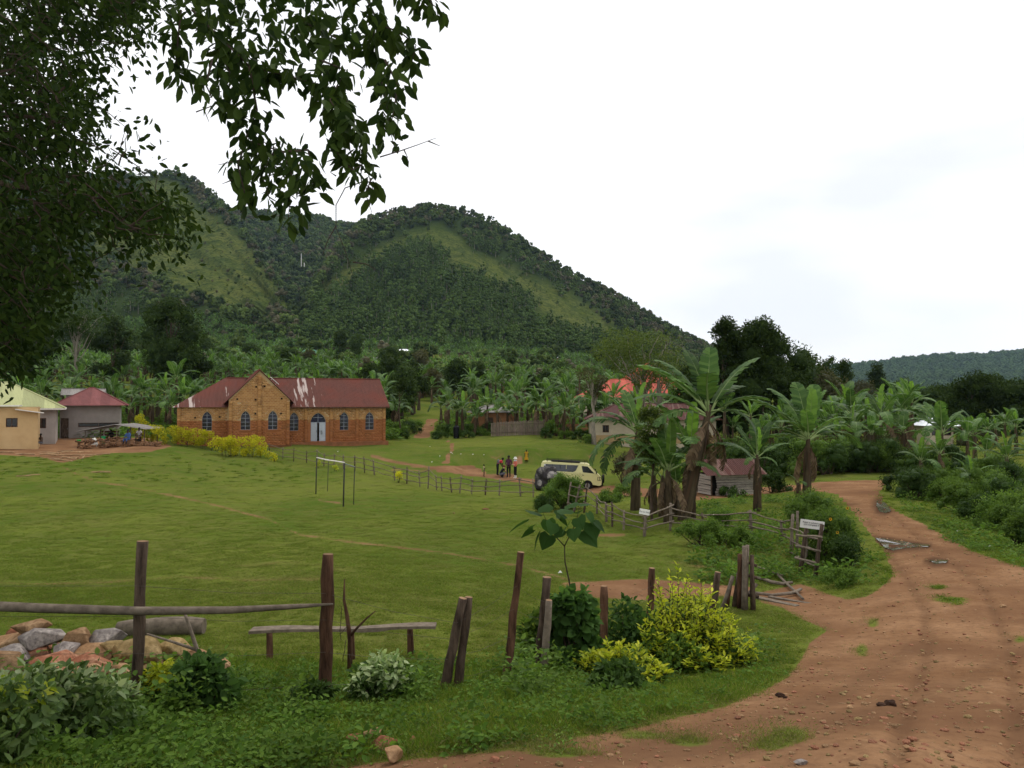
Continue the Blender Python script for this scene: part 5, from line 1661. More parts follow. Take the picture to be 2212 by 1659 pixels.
# ------------------------------------------------------------------ people
SKIN_D = simple('dark_skin', (.060, .033, .022), .6, .1, 3, 0, orand=0)
SKIN_L = simple('light_skin', (.48, .29, .21), .6, .1, 3, 0, orand=0)
def cloth(n_, c): return simple(n_, c, .9, .2, 12, .2, orand=0)
C_RED, C_BLK, C_PUR, C_ORG = cloth('red_shirt', (.50, .035, .065)), cloth('black_cloth', (.014, .014, .016)), cloth('purple_top', (.075, .030, .055)), cloth('coral_top', (.60, .17, .12))
C_GRY, C_BLU, C_YEL, C_CRM, C_WHT, C_BRN = cloth('grey_trousers', (.12, .12, .14)), cloth('blue_overall', (.055, .10, .24)), cloth('mustard_dress', (.42, .24, .02)), cloth('cream_shirt', (.48, .40, .24)), cloth('white_cloth', (.68, .66, .60)), cloth('brown_cloth', (.12, .085, .065))

def person(label, loc, rz, H, joints, zones, mats, extras=(), name='person'):
    """One continuous body grown over a skeleton. joints: name -> (x, y, z, radius); zones: joint-name prefix -> material index."""
    t = empty(name, loc, rz, label, 'person')
    s = H / 1.75
    names = list(joints)
    E = [('pelvis', 'waist'), ('waist', 'chest'), ('chest', 'neck'), ('neck', 'face'), ('face', 'crown')]
    for sd in 'LR':
        E += [('pelvis', 'hip' + sd), ('hip' + sd, 'knee' + sd), ('knee' + sd, 'ankle' + sd), ('ankle' + sd, 'toe' + sd),
              ('chest', 'shoulder' + sd), ('shoulder' + sd, 'elbow' + sd), ('elbow' + sd, 'wrist' + sd), ('wrist' + sd, 'palm' + sd)]
    J = {k: Vector(v[:3]) * s for k, v in joints.items()}; RD = {k: v[3] * s for k, v in joints.items()}
    for sd in 'LR':       # five fingers of unequal length
        w_, p_ = J['wrist' + sd], J['palm' + sd]
        d = (p_ - w_).normalized(); side = d.cross(Vector((0, 1, 0)))
        if side.length < .1: side = Vector((1, 0, 0))
        side.normalize()
        for i, (off, ln) in enumerate(((-.03, .065), (-.011, .075), (.009, .07), (.027, .055))):
            k = 'finger%d%s' % (i, sd)
            J[k] = p_ + side * off * s + d * ln * s; RD[k] = .008 * s; E.append(('palm' + sd, k)); names.append(k)
        J['thumb' + sd] = w_.lerp(p_, .5) + side * -.055 * s + d * .02 * s; RD['thumb' + sd] = .009 * s; E.append(('wrist' + sd, 'thumb' + sd)); names.append('thumb' + sd)
    me = bpy.data.meshes.new('body')
    idx = {k: i for i, k in enumerate(names)}
    me.from_pydata([J[k] for k in names], [(idx[a], idx[b]) for a, b in E], [])
    o = bpy.data.objects.new('tmp_body', me); COL.objects.link(o)
    bpy.context.view_layer.objects.active = o
    md = o.modifiers.new('k', 'SKIN'); md.use_smooth_shade = True
    md2 = o.modifiers.new('s', 'SUBSURF'); md2.levels = md2.render_levels = 1
    sv = me.skin_vertices[0].data
    for k in names:
        sv[idx[k]].radius = (RD[k], RD[k] * (.72 if k in ('pelvis', 'waist', 'chest') else 1)); sv[idx[k]].use_root = (k == 'pelvis')
    dg = bpy.context.evaluated_depsgraph_get()
    bm_ = bpy.data.meshes.new_from_object(o.evaluated_get(dg)); bm_.name = 'body'
    bpy.data.objects.remove(o); bpy.data.meshes.remove(me)
    segs = [(J[a], J[b], a, b) for a, b in E]
    for p_ in bm_.polygons:
        best, bd = None, 1e9
        for a, b, na, nb in segs:
            ab = b - a; tt = max(0, min(1, (p_.center - a).dot(ab) / max(ab.length_squared, 1e-9)))
            dd = (a + ab * tt - p_.center).length - .5 * (RD[na] * (1 - tt) + RD[nb] * tt)
            if dd < bd: bd, best = dd, (na if tt < .5 else nb)
        p_.material_index = next((m for pre, m in zones if best.startswith(pre)), 0)
        p_.use_smooth = True
    link('body', bm_, mats, t)
    for fn in extras: fn(t, J, s)
    return t

def stand(arm='down'):
    j = dict(pelvis=(0, 0, .96, .15), waist=(0, .01, 1.12, .135), chest=(0, 0, 1.36, .155), neck=(0, .01, 1.50, .06), face=(0, .03, 1.62, .095), crown=(0, .01, 1.71, .075))
    for sd, s in (('L', -1), ('R', 1)):
        j.update({'hip' + sd: (s * .09, 0, .90, .10), 'knee' + sd: (s * .10, .02, .50, .07), 'ankle' + sd: (s * .10, -.02, .09, .05), 'toe' + sd: (s * .12, .13, .04, .042), 'shoulder' + sd: (s * .19, 0, 1.41, .07)})
        if arm == 'down': j.update({'elbow' + sd: (s * .24, -.02, 1.12, .05), 'wrist' + sd: (s * .22, .06, .88, .034), 'palm' + sd: (s * .21, .09, .80, .032)})
        if arm == 'clasp': j.update({'elbow' + sd: (s * .25, -.03, 1.13, .05), 'wrist' + sd: (s * .09, .15, .92, .034), 'palm' + sd: (s * .03, .18, .88, .032)})
        if arm == 'phone': j.update({'elbow' + sd: (s * .24, .0, 1.12, .05), 'wrist' + sd: (s * .09, .25, 1.16, .034), 'palm' + sd: (s * .03, .30, 1.18, .032)})
    return j
def sit(knee=.25):
    j = dict(pelvis=(0, 0, .45, .155), waist=(0, .02, .62, .14), chest=(0, .05, .86, .155), neck=(0, .08, 1.00, .06), face=(0, .11, 1.12, .095), crown=(0, .10, 1.21, .075))
    for sd, s in (('L', -1), ('R', 1)):
        j.update({'hip' + sd: (s * .10, .05, .43, .10), 'knee' + sd: (s * .14, .46, .46, .07), 'ankle' + sd: (s * .13, .50, .09, .05), 'toe' + sd: (s * .14, .65, .04, .042), 'shoulder' + sd: (s * .19, .04, .90, .07),
                  'elbow' + sd: (s * .25, .18, .64, .05), 'wrist' + sd: (s * .13, .38, .56, .034), 'palm' + sd: (s * .10, .46, .54, .032)})
    return j
def bend():
    j = stand('down')
    j.update(waist=(0, .08, 1.08, .14), chest=(0, .30, 1.22, .155), neck=(0, .42, 1.28, .06), face=(0, .50, 1.36, .095), crown=(0, .50, 1.45, .075))
    for sd, s in (('L', -1), ('R', 1)):
        j.update({'shoulder' + sd: (s * .19, .32, 1.24, .07), 'elbow' + sd: (s * .22, .38, .96, .05), 'wrist' + sd: (s * .14, .46, .78, .034), 'palm' + sd: (s * .12, .50, .71, .032)})
    return j
def squat():
    j = dict(pelvis=(0, 0, .30, .16), waist=(0, .10, .46, .15), chest=(0, .24, .68, .16), neck=(0, .34, .80, .06), face=(0, .40, .90, .095), crown=(0, .40, .99, .075))
    for sd, s in (('L', -1), ('R', 1)):
        j.update({'hip' + sd: (s * .11, .02, .28, .11), 'knee' + sd: (s * .16, .42, .44, .085), 'ankle' + sd: (s * .14, .12, .10, .06), 'toe' + sd: (s * .15, .28, .04, .045), 'shoulder' + sd: (s * .19, .26, .72, .07),
                  'elbow' + sd: (s * .20, .46, .56, .05), 'wrist' + sd: (s * .14, .66, .40, .034), 'palm' + sd: (s * .12, .72, .36, .032)})
    return j
ZFULL = [('neck', 0), ('face', 0), ('crown', 0), ('wrist', 0), ('palm', 0), ('finger', 0), ('thumb', 0), ('toe', 3), ('ankle', 3), ('hip', 2), ('knee', 2), ('pelvis', 2), ('elbow', 1), ('shoulder', 1), ('chest', 1), ('waist', 1)]
ZSHORT = [('elbow', 0)] + ZFULL
ZBARE = [('elbow', 0), ('ankle', 0), ('toe', 0), ('knee', 0)] + ZFULL

def hair(col, big_=1.0):
    def f(t, J, s):
        b_ = lump(J['crown'] + Vector((0, -.02, -.03)) * s, (.098 * s * big_, .108 * s * big_, .10 * s * big_), 2, 3, .15)
        me_ = bpy.data.meshes.new('hair'); b_.to_mesh(me_); b_.free(); link('hair', me_, col, t)
    return f
def hat(t, J, s):
    mb_ = MB(); c = J['crown']
    mb_.tube([c + Vector((0, 0, z)) * s for z in (-.075, -.07, -.02, .05, .09, .10)], [x * s for x in (.20, .165, .118, .108, .085, .02)], 14); mb_.build('sun_hat', C_WHT, t)
def scarf(t, J, s):
    mb_ = MB(); c = J['neck']
    mb_.tube([c + Vector((0, 0, z)) * s for z in (-.06, -.02, .04, .07)], [x * s for x in (.13, .14, .10, .085)], 12); mb_.build('scarf', cloth('pale_scarf', (.50, .54, .56)), t)
def backpack(col):
    def f(t, J, s):
        c = J['chest'] + Vector((0, -.22, -.08)) * s
        b_ = lump(c, (.17 * s, .12 * s, .24 * s), 2, 5, .12); me_ = bpy.data.meshes.new('backpack'); b_.to_mesh(me_); b_.free(); link('backpack', me_, col, t)
    return f
def skirt(col, z1=.35):
    def f(t, J, s):
        mb_ = MB(); mb_.tube([(0, 0, 1.38 * s), (0, 0, 1.1 * s), (0, 0, .9 * s), (0, 0, z1 * s)], [.17 * s, .155 * s, .2 * s, .29 * s], 12, cap=False); mb_.build('dress', col, t)
    return f
def eyes(t, J, s): pass
person('small child in a cream shirt standing at the left of the group', hit(484, 476.5), R(-80), 1.0, stand('phone'), ZBARE, [SKIN_D, C_CRM, C_BRN, SKIN_D], [hair(C_BLK)])
person('person in a red shirt bending forward behind the crouching one', hit(497.5, 475.5), R(-70), 1.68, bend(), ZSHORT, [SKIN_D, C_RED, C_BLK, C_BLK], [hair(C_BLK), backpack(C_GRY)])
person('person in black top and grey trousers crouching with arm stretched out', hit(500, 477.5), R(-75), 1.72, squat(), ZSHORT, [SKIN_L, C_BLK, C_GRY, C_BLK], [hair(cloth('auburn_hair', (.16, .05, .03)))])
person('tall person in a purple top and dark trousers with hands clasped', hit(508.7, 477.5), R(168), 1.78, stand('clasp'), ZFULL, [SKIN_D, C_PUR, C_BLK, C_BLK], [hair(C_BLK, 1.1)])
person('person in a coral top and white sun hat looking at their hands', hit(515.4, 478.5), R(120), 1.70, stand('phone'), ZFULL, [SKIN_L, C_ORG, C_BLK, C_WHT], [hat, scarf])
person('child in a mustard yellow dress standing on the far path', hit(526.4, 461), R(175), 1.12, stand('down'), ZBARE, [SKIN_D, C_YEL, C_YEL, SKIN_D], [hair(C_BLK), skirt(C_YEL)])
q = G(129, 69.2); person('person in blue overalls sitting on the firewood heap', q + Vector((0, 0, .25)), R(170), 1.72, sit(), ZFULL, [SKIN_D, C_BLU, C_BLU, C_BLK], [hair(C_BLK)])
q = G(140, 70.6); person('person in a pale grey shirt sitting behind the firewood heap', q + Vector((0, 0, .35)), R(180), 1.7, sit(), ZSHORT, [SKIN_D, cloth('pale_shirt', (.30, .27, .26)), C_BRN, C_BLK], [hair(C_BLK)])
q = G(43.5, 71.0); person('person in dull clothes sitting against the house corner by the yard', q + Vector((0, -.2, .05)), R(150), 1.7, sit(), ZFULL, [SKIN_D, C_BRN, C_GRY, C_BLK], [hair(C_BLK)])
q = G(112, 73.5); person('person in dark clothes sitting in the shade of the open shelter', q + Vector((0, 0, .1)), R(180), 1.7, sit(), ZFULL, [SKIN_D, C_BLK, C_BRN, C_BLK], [hair(C_BLK)])

# ------------------------------------------------------------------ small things in the yard
q = G(79.5, 71.5); t = empty('plastic_basin', q + Vector((0, 0, .35)), 0, 'bright green plastic basin on a stump by the store house', 'basin')
mb = MB(); mb.tube([(0, 0, 0), (0, 0, .26), (0, 0, .27)], [.13, .19, .20], 12); mb.build('bowl', simple('green_plastic', (.06, .62, .10), .4, .05, 3, 0), t)
mb = MB(); mb.tube([(0, 0, -.40), (0, 0, -.01)], .12, 7); mb.build('stump', M_WOODR, t)
q = G(104, 71.3); t = empty('green_bucket', q + Vector((0, 0, .5)), 0, 'dark green bucket under the open shelter', 'bucket')
mb = MB(); mb.tube([(0, 0, -.5), (0, 0, .36)], [.14, .18], 12); mb.build('body', simple('dark_green_plastic', (.02, .22, .07), .4, .05, 3, 0), t)
mb = MB(); mb.tube([(-.17, 0, .34), (0, 0, .5), (.17, 0, .34)], .01, 5); mb.build('handle', M_STEEL, t)
q = G(94.5, 71.0); t = empty('white_sack', q, 0, 'crumpled white sack beside the shelter post', 'sack')
b_ = lump((0, 0, .35), (.30, .22, .42), 3, 7, .35); me_ = bpy.data.meshes.new('sack'); b_.to_mesh(me_); b_.free(); link('cloth', me_, C_WHT, t)

# ------------------------------------------------------------------ goal frame
fl, fr_ = G(316.3, 49), G(343.8, 41.2)
bl, br_ = G(328, 50.5), G(354, 42.5)
GO = empty('goal', (fl + fr_) / 2, 0, 'football goal of thin dark posts with a sagging white crossbar', 'goal')
mid = (fl + fr_) / 2
M_POST = simple('dark_goal_post', (.045, .042, .040), .7, .3, 6, .1)
for a, hgt, r in ((fl, 2.22, .036), (fr_, 2.22, .04), (bl, 2.0, .02), (br_, 1.95, .024)):
    mb = MB(); mb.tube([a - mid - Vector((0, 0, .2)), a - mid + Vector((.02, 0, hgt * .5)), a - mid + Vector((.05, 0, hgt))], r, 7); mb.build('post', M_POST, GO)
ta, tb = fl - mid + Vector((.05, 0, 2.22)), fr_ - mid + Vector((.05, 0, 2.24))
mb = MB(); mb.tube([ta, ta.lerp(tb, .4) + Vector((0, 0, -.03)), ta.lerp(tb, .8) + Vector((0, 0, .0)), tb], .034, 7); mb.build('crossbar', M_FASCIA, GO)
for a, b in ((fl, bl), (fr_, br_)):
    mb = MB(); mb.tube([a - mid + Vector((.05, 0, 2.2)), b - mid + Vector((.05, 0, 1.97))], .025, 6); mb.build('side_bar', M_STEEL, GO)

# ------------------------------------------------------------------ fences
def pole(parent, a, b, r, mat, name='post', n=3, amp=.02, ns=6, taper=.85, jit=.05):
    mb = MB(); mb.tube(wobble_path(a, b, n, amp), [r * (1 - (1 - taper) * i / n) * random.uniform(.92, 1.08) for i in range(n + 1)], ns, jit=jit); return mb.build(name, mat, parent)

def pole_fence(label, posts, nrail, r=.045, rr=.024, over=.12, frac=None, skip=()):
    """posts: (base Vector, top Vector). Rails run from post to post, slightly uneven."""
    o0 = posts[0][0]
    t = empty('pole_fence', o0, 0, label, 'fence')
    for a, b in posts: pole(t, a - o0 - Vector((0, 0, .25)), b - o0, r * random.uniform(.85, 1.25), random.choice((M_WOOD, M_WOODG, M_WOODG)))
    fr = frac or [(.25 + .6 * k / max(1, nrail - 1)) for k in range(nrail)]
    for i in range(len(posts) - 1):
        for k, f in enumerate(fr):
            if (i, k) in skip: continue
            a = posts[i][0].lerp(posts[i][1], f + random.uniform(-.05, .05)); b = posts[i + 1][0].lerp(posts[i + 1][1], f + random.uniform(-.05, .05))
            d = (b - a) * over
            off = Vector((0, -.06, 0))
            mb = MB(); mb.tube(wobble_path(a - d + off - o0, b + d + off - o0, 4, .025), rr * random.uniform(.8, 1.2), 5); mb.build('rail', M_WOODG, t)
    return t
random.seed(21)
raw = [(270.3,445.6,456.5),(283,447,459),(294,446,460),(307,450.4,462.6),(318,448.4,464),(324,452,465),(334,453,467),(343.6,454.5,469),(355,455,471),(365,457,473.5),(375,458.5,474),(395,462.6,477),(407,465,481.6),(420.6,469,485),(428,466.7,489),(437,474,488.4),(442.4,475,490),(452,475.5,490.4),(459.6,472.8,491),(471.5,476,490.5),(485,478,491),(499.3,479.5,492),(521,477.5,497),(533.5,477,496)]
xs_, ysx = [270,307,355,395,428,460,500,534], [72,69.5,62,57,53,51,49.5,48.5]
posts = []
for px, tp, bp in raw:
    Y = float(np.interp(px, xs_, ysx)); g = G(px, Y)
    posts.append((g, g + Vector((random.uniform(-.12, .12), 0, max(1.0, (bp - tp) / F * Y)))))
pole_fence('long pole fence running from the church hedge down to the boulder', posts, 3)
# right-hand fence behind the banana clump, from the leaning stakes to the ladder gate
raw2 = [(566,512,571,482),(572,513,580,485),(583,513,587.5,483),(596.7,514,597,495),(606,522,606,503),(612,527,612,502),(623,530,624,510),(643,536,645,514),(670,531,670.5,503),(704,531,702,513),(751,536,750,510),(781.6,542,781,520),(791,551,792,515)]
posts = []
for bx, by, tx, ty in raw2:
    g = hit(bx, by); posts.append((g, P(tx, ty, g.y + .05)))
pole_fence('rough pole fence below the tall banana clump ending at the ladder stile', posts, 3, .05, .025, frac=[.35, .6, .88])

# sign boards
def letters(parent, text, loc, size, rot, align='CENTER'):
    c = bpy.data.curves.new('lettering', 'FONT'); c.body = text; c.size = size; c.align_x = align; c.extrude = .001; c.space_line = .85
    o = bpy.data.objects.new('lettering', c); COL.objects.link(o); c.materials.append(M_BLACK)
    dg = bpy.context.evaluated_depsgraph_get()
    me = bpy.data.meshes.new_from_object(o.evaluated_get(dg)); me.name = 'lettering'
    bpy.data.objects.remove(o)
    return link('lettering', me, M_BLACK, parent, loc, rot)
g = hit(643.5, 536.5); g.y -= .06
SG = empty('notice_board', g, 0, 'small white board reading Do not litter on a grey post', 'sign')
tz = (536 - 511) / F * g.y
pole(SG, (0, 0, -.2), (.05, 0, tz + .02), .055, M_WOODG, 'post')
mb = MB(); mb.box((.0, -.075, tz), (.36, .02, .19), (0, R(10), 0)); bd_ = mb.build('board', M_WHITE, SG)
letters(bd_, 'Do not litter', (.0, -.088, tz - .02), .068, (R(90), R(10), 0))
# ladder stile with its board
la, lb = hit(797.5, 573.5), hit(812.5, 577)
LS = empty('ladder_stile', la, 0, 'ladder-like wooden stile of leaning posts and rungs at the gate', 'gate')
T1, T2 = P(806.5, 527, la.y), P(821.5, 530, lb.y)
pole(LS, Vector((0, 0, -.2)), T1 - la + Vector((.02, 0, .15)), .06, M_WOOD, 'post', 3, .02)
pole(LS, lb - la - Vector((0, 0, .2)), T2 - la + Vector((.02, 0, .15)), .06, M_WOOD, 'post', 3, .02)
lc = hit(803, 567); pole(LS, lc - la - Vector((0, 0, .1)), P(809, 520, lc.y) - la, .05, M_WOODG, 'post', 3, .02)
le_ = hit(789.5, 553); pole(LS, le_ - la - Vector((0, 0, .1)), P(793, 514, le_.y) - la, .05, M_WOODG, 'post', 3, .02)
lf_ = hit(796, 555); pole(LS, lf_ - la - Vector((0, 0, .1)), P(797.5, 511, lf_.y) - la, .05, M_WOODG, 'post', 3, .02)
for (ax, ay, bx, by) in ((796,535,822,537),(796,546,820.5,551),(795,557.5,816,563)):
    pole(LS, P(ax, ay, la.y - .1) - la, P(bx, by, lb.y - .12) - la, .035, M_WOODG, 'rung', 3, .03)
for (ax, ay, bx, by) in ((790,528,822,540),(791,541,819,553),(790,552,817,567)):
    pole(LS, P(ax, ay, le_.y) - la, P(bx, by, lb.y + .1) - la, .03, M_WOODG, 'rung', 3, .03)
sb = P(812.2, 524.6, la.y - .16)
NB = empty('notice_board', sb, 0, 'white board on the stile telling pupils to keep in school', 'sign')
W_, H_ = 23.6 / F * la.y, 8.2 / F * la.y
mb = MB(); mb.box((0, 0, 0), (W_, .03, H_), (0, R(7.5), 0)); bo_ = mb.build('board', M_WHITE, NB)
letters(bo_, 'Keep in school until\nyou complete P.7', (.006, -.02, .026), W_ * .104, (R(90), R(7.5), 0))

# gate posts and fallen bars
gb = hit(742, 608)
GT = empty('gate', gb, 0, 'broken pole gate of upright stakes with fallen bars across the track', 'gate')
for (bx, by, tx, ty, r, m_) in ((744,606,744.5,546,.055,M_WOODG),(739.5,604,740,554,.06,M_WOODR),(746,614,747.5,545,.045,M_WOODG),(753,606,752,555,.055,M_WOOD),(734,603,739,572,.05,M_WOOD),(727,603,731,579,.045,M_WOODR),(722,604,733,576,.045,M_WOODG),(728,612,757,584,.04,M_WOODG)):
    g = hit(bx, by) if by > 600 else gb
    a = P(bx, by, gb.y + random.uniform(-.25, .25)); b = P(tx, ty, a.y + .05)
    pole(GT, a - gb - Vector((0, 0, .1)), b - gb, r, m_, 'stake', 3, .02)
for (ax, ay, bx, by, r) in ((742,560,757,566,.035),(743,574,757,578,.04),(744,594,759,597,.045)):
    pole(GT, P(ax, ay, gb.y) - gb, P(bx, by, gb.y - .1) - gb, r, M_WOOD, 'crosspiece', 2, .02)
for pts, r in (([(752,565),(762,568),(770,572),(783,575.5)], .028), ([(751,577),(763,579),(771,582),(783,584),(792,582.5)], .045), ([(755,593),(772,595),(790,593.5),(796,592),(801,589)], .04), ([(778,575),(788,585),(797,593),(803,599)], .032)):
    gg = [hit(x, y + 3) for x, y in pts]
    z = [P(x, y, g.y) for (x, y), g in zip(pts, gg)]
    mb = MB(); mb.tube([p - gb for p in z], [r * random.uniform(.85, 1.1) for _ in z], 6, jit=.1); mb.build('fallen_bar', M_WOODG, GT)
for (px, py, L, w, rz_, lab) in ((773,602,1.1,.16,-.9,'broad weathered plank lying flat by the gate'),(788,601,.95,.10,-.75,'narrow weathered plank lying flat by the gate')):
    o = MB().box((0, 0, 0), (L, w, .03)).build('plank', M_WOODG, None, hit(px, py) + Vector((0, 0, .02)), (0, 0, rz_)); tag(o, lab, 'plank')

# ------------------------------------------------------------------ foreground post and wire fence
random.seed(33)
FP = [((138,709),(142.6,541),.052,M_WOOD),((326.5,700),(328,554),.062,M_WOODR),((440,688),(463,598),.05,M_WOOD),((455,687),(469,597),.048,M_WOOD),((503.5,679),(521,552),.045,M_WOODR),((537,668),(547,577),.06,M_WOOD),((543,670),(549,600),.05,M_WOODG),((603,655),(604,586),.062,M_WOODR),((648,634),(652,568),.06,M_WOODR),((709,618),(718,572),.062,M_WOOD)]
f0 = hit(138, 709)
FF = empty('post_fence', f0, 0, 'foreground fence of rough wooden posts with a long rail and thin wire', 'fence')
tops = []
for (bx, by), (tx, ty), r, m_ in FP:
    a = hit(bx, by); b = P(tx, ty, a.y + random.uniform(-.05, .1))
    tops.append((a, b))
    mb = MB(); pth = wobble_path(a - f0 - Vector((0, 0, .25)), b - f0, 7, .014)
    mb.tube(pth, [r * (1.12 - .2 * i / 7) * random.uniform(.93, 1.07) for i in range(8)], 10, jit=.07); mb.m[-1] = 1; mb.build('post', [m_, M_CUT], FF)
ra, rb = P(-60, 604, tops[0][0].y - .09), P(333, 604, tops[1][0].y - .10)
rm = P(140, 611, tops[0][0].y - .10)
mb = MB(); mb.tube([ra - f0, P(40, 608, tops[0][0].y - .1) - f0, rm - f0, P(230, 610, tops[0][0].y - .02) - f0, P(295, 606.5, tops[1][0].y - .1) - f0, rb - f0], [.047, .045, .040, .035, .026, .010], 9, jit=.06); mb.build('rail', M_WOODG, FF)
seq = [0, 1, 2, 4, 5, 7, 8, 9]
for k, f in enumerate((.12, .34, .56, .74)):
    for i in range(len(seq) - 1):
        a, b = tops[seq[i]], tops[seq[i + 1]]
        p_, q_ = a[0].lerp(a[1], f) - f0 + Vector((0, -.06, 0)), b[0].lerp(b[1], f) - f0 + Vector((0, -.06, 0))
        mb = MB(); mb.tube([p_, p_.lerp(q_, .5) + Vector((0, 0, -.03)), q_], .0016, 4, cap=False); mb.build('wire', M_WIRE, FF)
    a = tops[0]; p_ = a[0].lerp(a[1], f) - f0 + Vector((0, -.06, 0))
    mb = MB(); mb.tube([p_ + Vector((-2.2, -.1, .02)), p_], .0016, 4, cap=False); mb.build('wire', M_WIRE, FF)
# dry forked sapling behind the second post
g = hit(351, 672)
DS = empty('dead_sapling', g, 0, 'bare forked dead sapling beside the second foreground post', 'dead sapling')
yy = g.y
mb = MB(); mb.tube([Vector((0, 0, -.1)), P(350, 640, yy) - g, P(347, 615, yy) - g, P(344, 600, yy) - g, P(344.5, 579, yy) - g], [.035, .03, .024, .016, .007], 7, jit=.1); mb.build('trunk', M_WOODR, DS)
mb = MB(); mb.tube([P(350, 636, yy) - g, P(357, 628, yy) - g, P(367, 618, yy) - g, P(375.5, 611, yy) - g], [.02, .016, .012, .006], 6, jit=.1); mb.build('branch', M_WOODR, DS)
for (ax, ay, bx, by) in ((349,625,340,634),(346,640,343,662),(342,606,341,640),(348,650,352,664)):
    mb = MB(); mb.tube(wobble_path(P(ax, ay, yy) - g, P(bx, by, yy - .1) - g, 4, .12), .005, 4); mb.build('twig', M_TWIG, DS)

# bench
bl_, br2 = hit(269.5, 661), hit(410.5, 656)
BN = empty('bench', bl_, 0, 'rustic plank bench on short posts facing the field', 'bench')
ta, tb = P(251, 630.5, bl_.y), P(436, 626, br2.y)
mb = MB()
pa, pb_ = ta - bl_, tb - bl_
V_, Fs_ = [], []
for i in range(13):
    t_ = i / 12; c = pa.lerp(pb_, t_) + Vector((0, 0, .012 * math.sin(t_ * 9)))
    w_ = .085 + .02 * math.sin(t_ * 7 + 1); th2 = .018 + (.028 * math.exp(-((t_ - .63) / .06) ** 2))
    for (sy, sz_) in ((-1, -1), (1, -1), (1, 1), (-1, 1)): V_.append(c + Vector((0, sy * w_, .018 if sz_ > 0 else -th2)))
for i in range(12):
    for k in range(4): Fs_.append((4 * i + k, 4 * i + (k + 1) % 4, 4 * i + 4 + (k + 1) % 4, 4 * i + 4 + k))
Fs_ += [(3, 2, 1, 0), (48, 49, 50, 51)]
mb.add(V_, Fs_); mb.build('seat', M_WOODG, BN)
for (bx, by, tx, ty) in ((270,663,269.5,633),(411,658,410,628.5),(352,660,351,631)):
    a = hit(bx, by); y_ = (bl_.y + (br2.y - bl_.y) * (bx - 269) / 141)
    pole(BN, P(bx, by, y_) - bl_ - Vector((0, 0, .15)), P(tx, ty, y_) - bl_, .05, M_WOODR, 'leg', 2, .02)

# ------------------------------------------------------------------ stones
def stone(label, px, py, Y, wpx, hpx, mat, seed, group=None, name='stone', dz=0, scale=1.0):
    """Angular stone: convex hull of a few random points, sized from its picture extent."""
    rn = random.Random(seed)
    rx, rz_ = wpx / F * Y * scale, hpx / F * Y * scale
    bm = bmesh.new()
    for i in range(16):
        v = Vector((rn.gauss(0, 1), rn.gauss(0, 1), rn.gauss(0, 1))).normalized()
        q_ = rn.uniform(.85, 1.1)
        bm.verts.new((v.x * rx * q_, v.y * rx * .8 * q_, v.z * rz_ * q_))
    bmesh.ops.convex_hull(bm, input=bm.verts[:])
    for v in [v for v in bm.verts if not v.link_faces]: bm.verts.remove(v)
    bmesh.ops.bevel(bm, geom=bm.edges[:], offset=min(rx, rz_) * .05, segments=1, affect='EDGES')
    me = bpy.data.meshes.new(name); bm.to_mesh(me); bm.free()
    p = P(px, py, Y)
    o = link(name, me, mat, None, p + Vector((0, 0, dz)))
    return tag(o, label, 'stone', group)
SP = [(31,626.5,9.1,15,6,0,'flat brown capstone on top of the stone pile'),(42,639,9.0,20,10,1,'long grey angular boulder near the top of the stone pile'),(10,643,9.1,15,11,0,'brown block at the far end of the stone pile'),
 (14,659,8.7,16,14,1,'pointed grey and tan stone at the pile front'),(37,655,8.9,12,9,2,'small rusty stone wedged in the middle of the pile'),(67,651,8.8,12,8,1,'pinkish grey wedge stone in the pile'),
 (77,641,9.0,17,12,0,'orange tan block in the centre of the pile'),(108,640,9.1,17,10,1,'grey stone with an orange streak at the back of the pile'),(93,655,8.8,17,10,0,'cracked tan slab below the orange block'),
 (97,664,8.5,22,9,2,'dull red flat slab low in the pile'),(120,680,8.2,14,13,0,'tan stone partly hidden by leaves beside the fence post'),(140,656,8.8,24,15,3,'large ochre boulder behind the first fence post'),
 (114,651,8.9,13,9,3,'small ochre stone between slabs in the pile'),(173,652,9.0,15,11,3,'brown rounded stone just right of the first fence post'),(195,657,9.0,12,8,0,'pale stone beside the brown rounded one'),(214,663,8.8,14,6,0,'flat cream stone at the right end of the pile'),
 (60,668,8.5,24,14,2,'dark red stone at the foot of the pile'),(2,668,8.4,22,14,0,'tan stone at the left edge foot of the pile'),(90,682,8.2,22,15,0,'buried tan stone under the leafy shrub'),(150,680,8.4,22,14,3,'mossy ochre stone at the foot of the post'),(30,640,9.6,24,14,2,'rust stone at the back underneath the grey boulder'),(80,660,9.3,26,14,3,'ochre stone deep inside the pile')]
for k, (px, py, Y, w, h, mi_, lab) in enumerate(SP): stone(lab, px, py, Y, w, h, M_STONE[mi_], 100 + k, 'stone pile in the foreground', scale=1.28)
for k, (px, py, w, h, mi_, lab) in enumerate([(355.5,744,9,7,2,'reddish angular stone at the verge edge, leftmost of four'),(372,741,11,8,0,'brown stone at the back of the verge cluster'),(385,748,11,7,2,'smooth reddish slab at the verge edge'),(393,759,9,7,0,'cream stone nearest the camera at the verge edge'),(413,744,4,3,2,'fist-sized red stone just right of the verge cluster'),(494,760,5,3.5,2,'small brown stone on the near edge of the road'),
     (485.5,509,4,1.2,2,'flat brown stone on the field below the pole fence'),(454,513,1.4,1,0,'tiny tan stone on the middle of the field'),(850,707,4,2.5,0,'pale pebble on the near road'),(1003,606,4,2,0,'pale flat stone by the far right road edge'),(855,763,5,3,0,'grey-tan stone at the bottom of the road'),(800,762,6,3,1,'light flat stone at the very bottom of the road')]):
    g = hit(px, py + h * .6); stone(lab, px, py, g.y, w, h, M_STONE[mi_], 200 + k, scale=1.25 if py > 735 else 1.0, dz=.03 if 735 < py < 762 and px < 420 else 0)
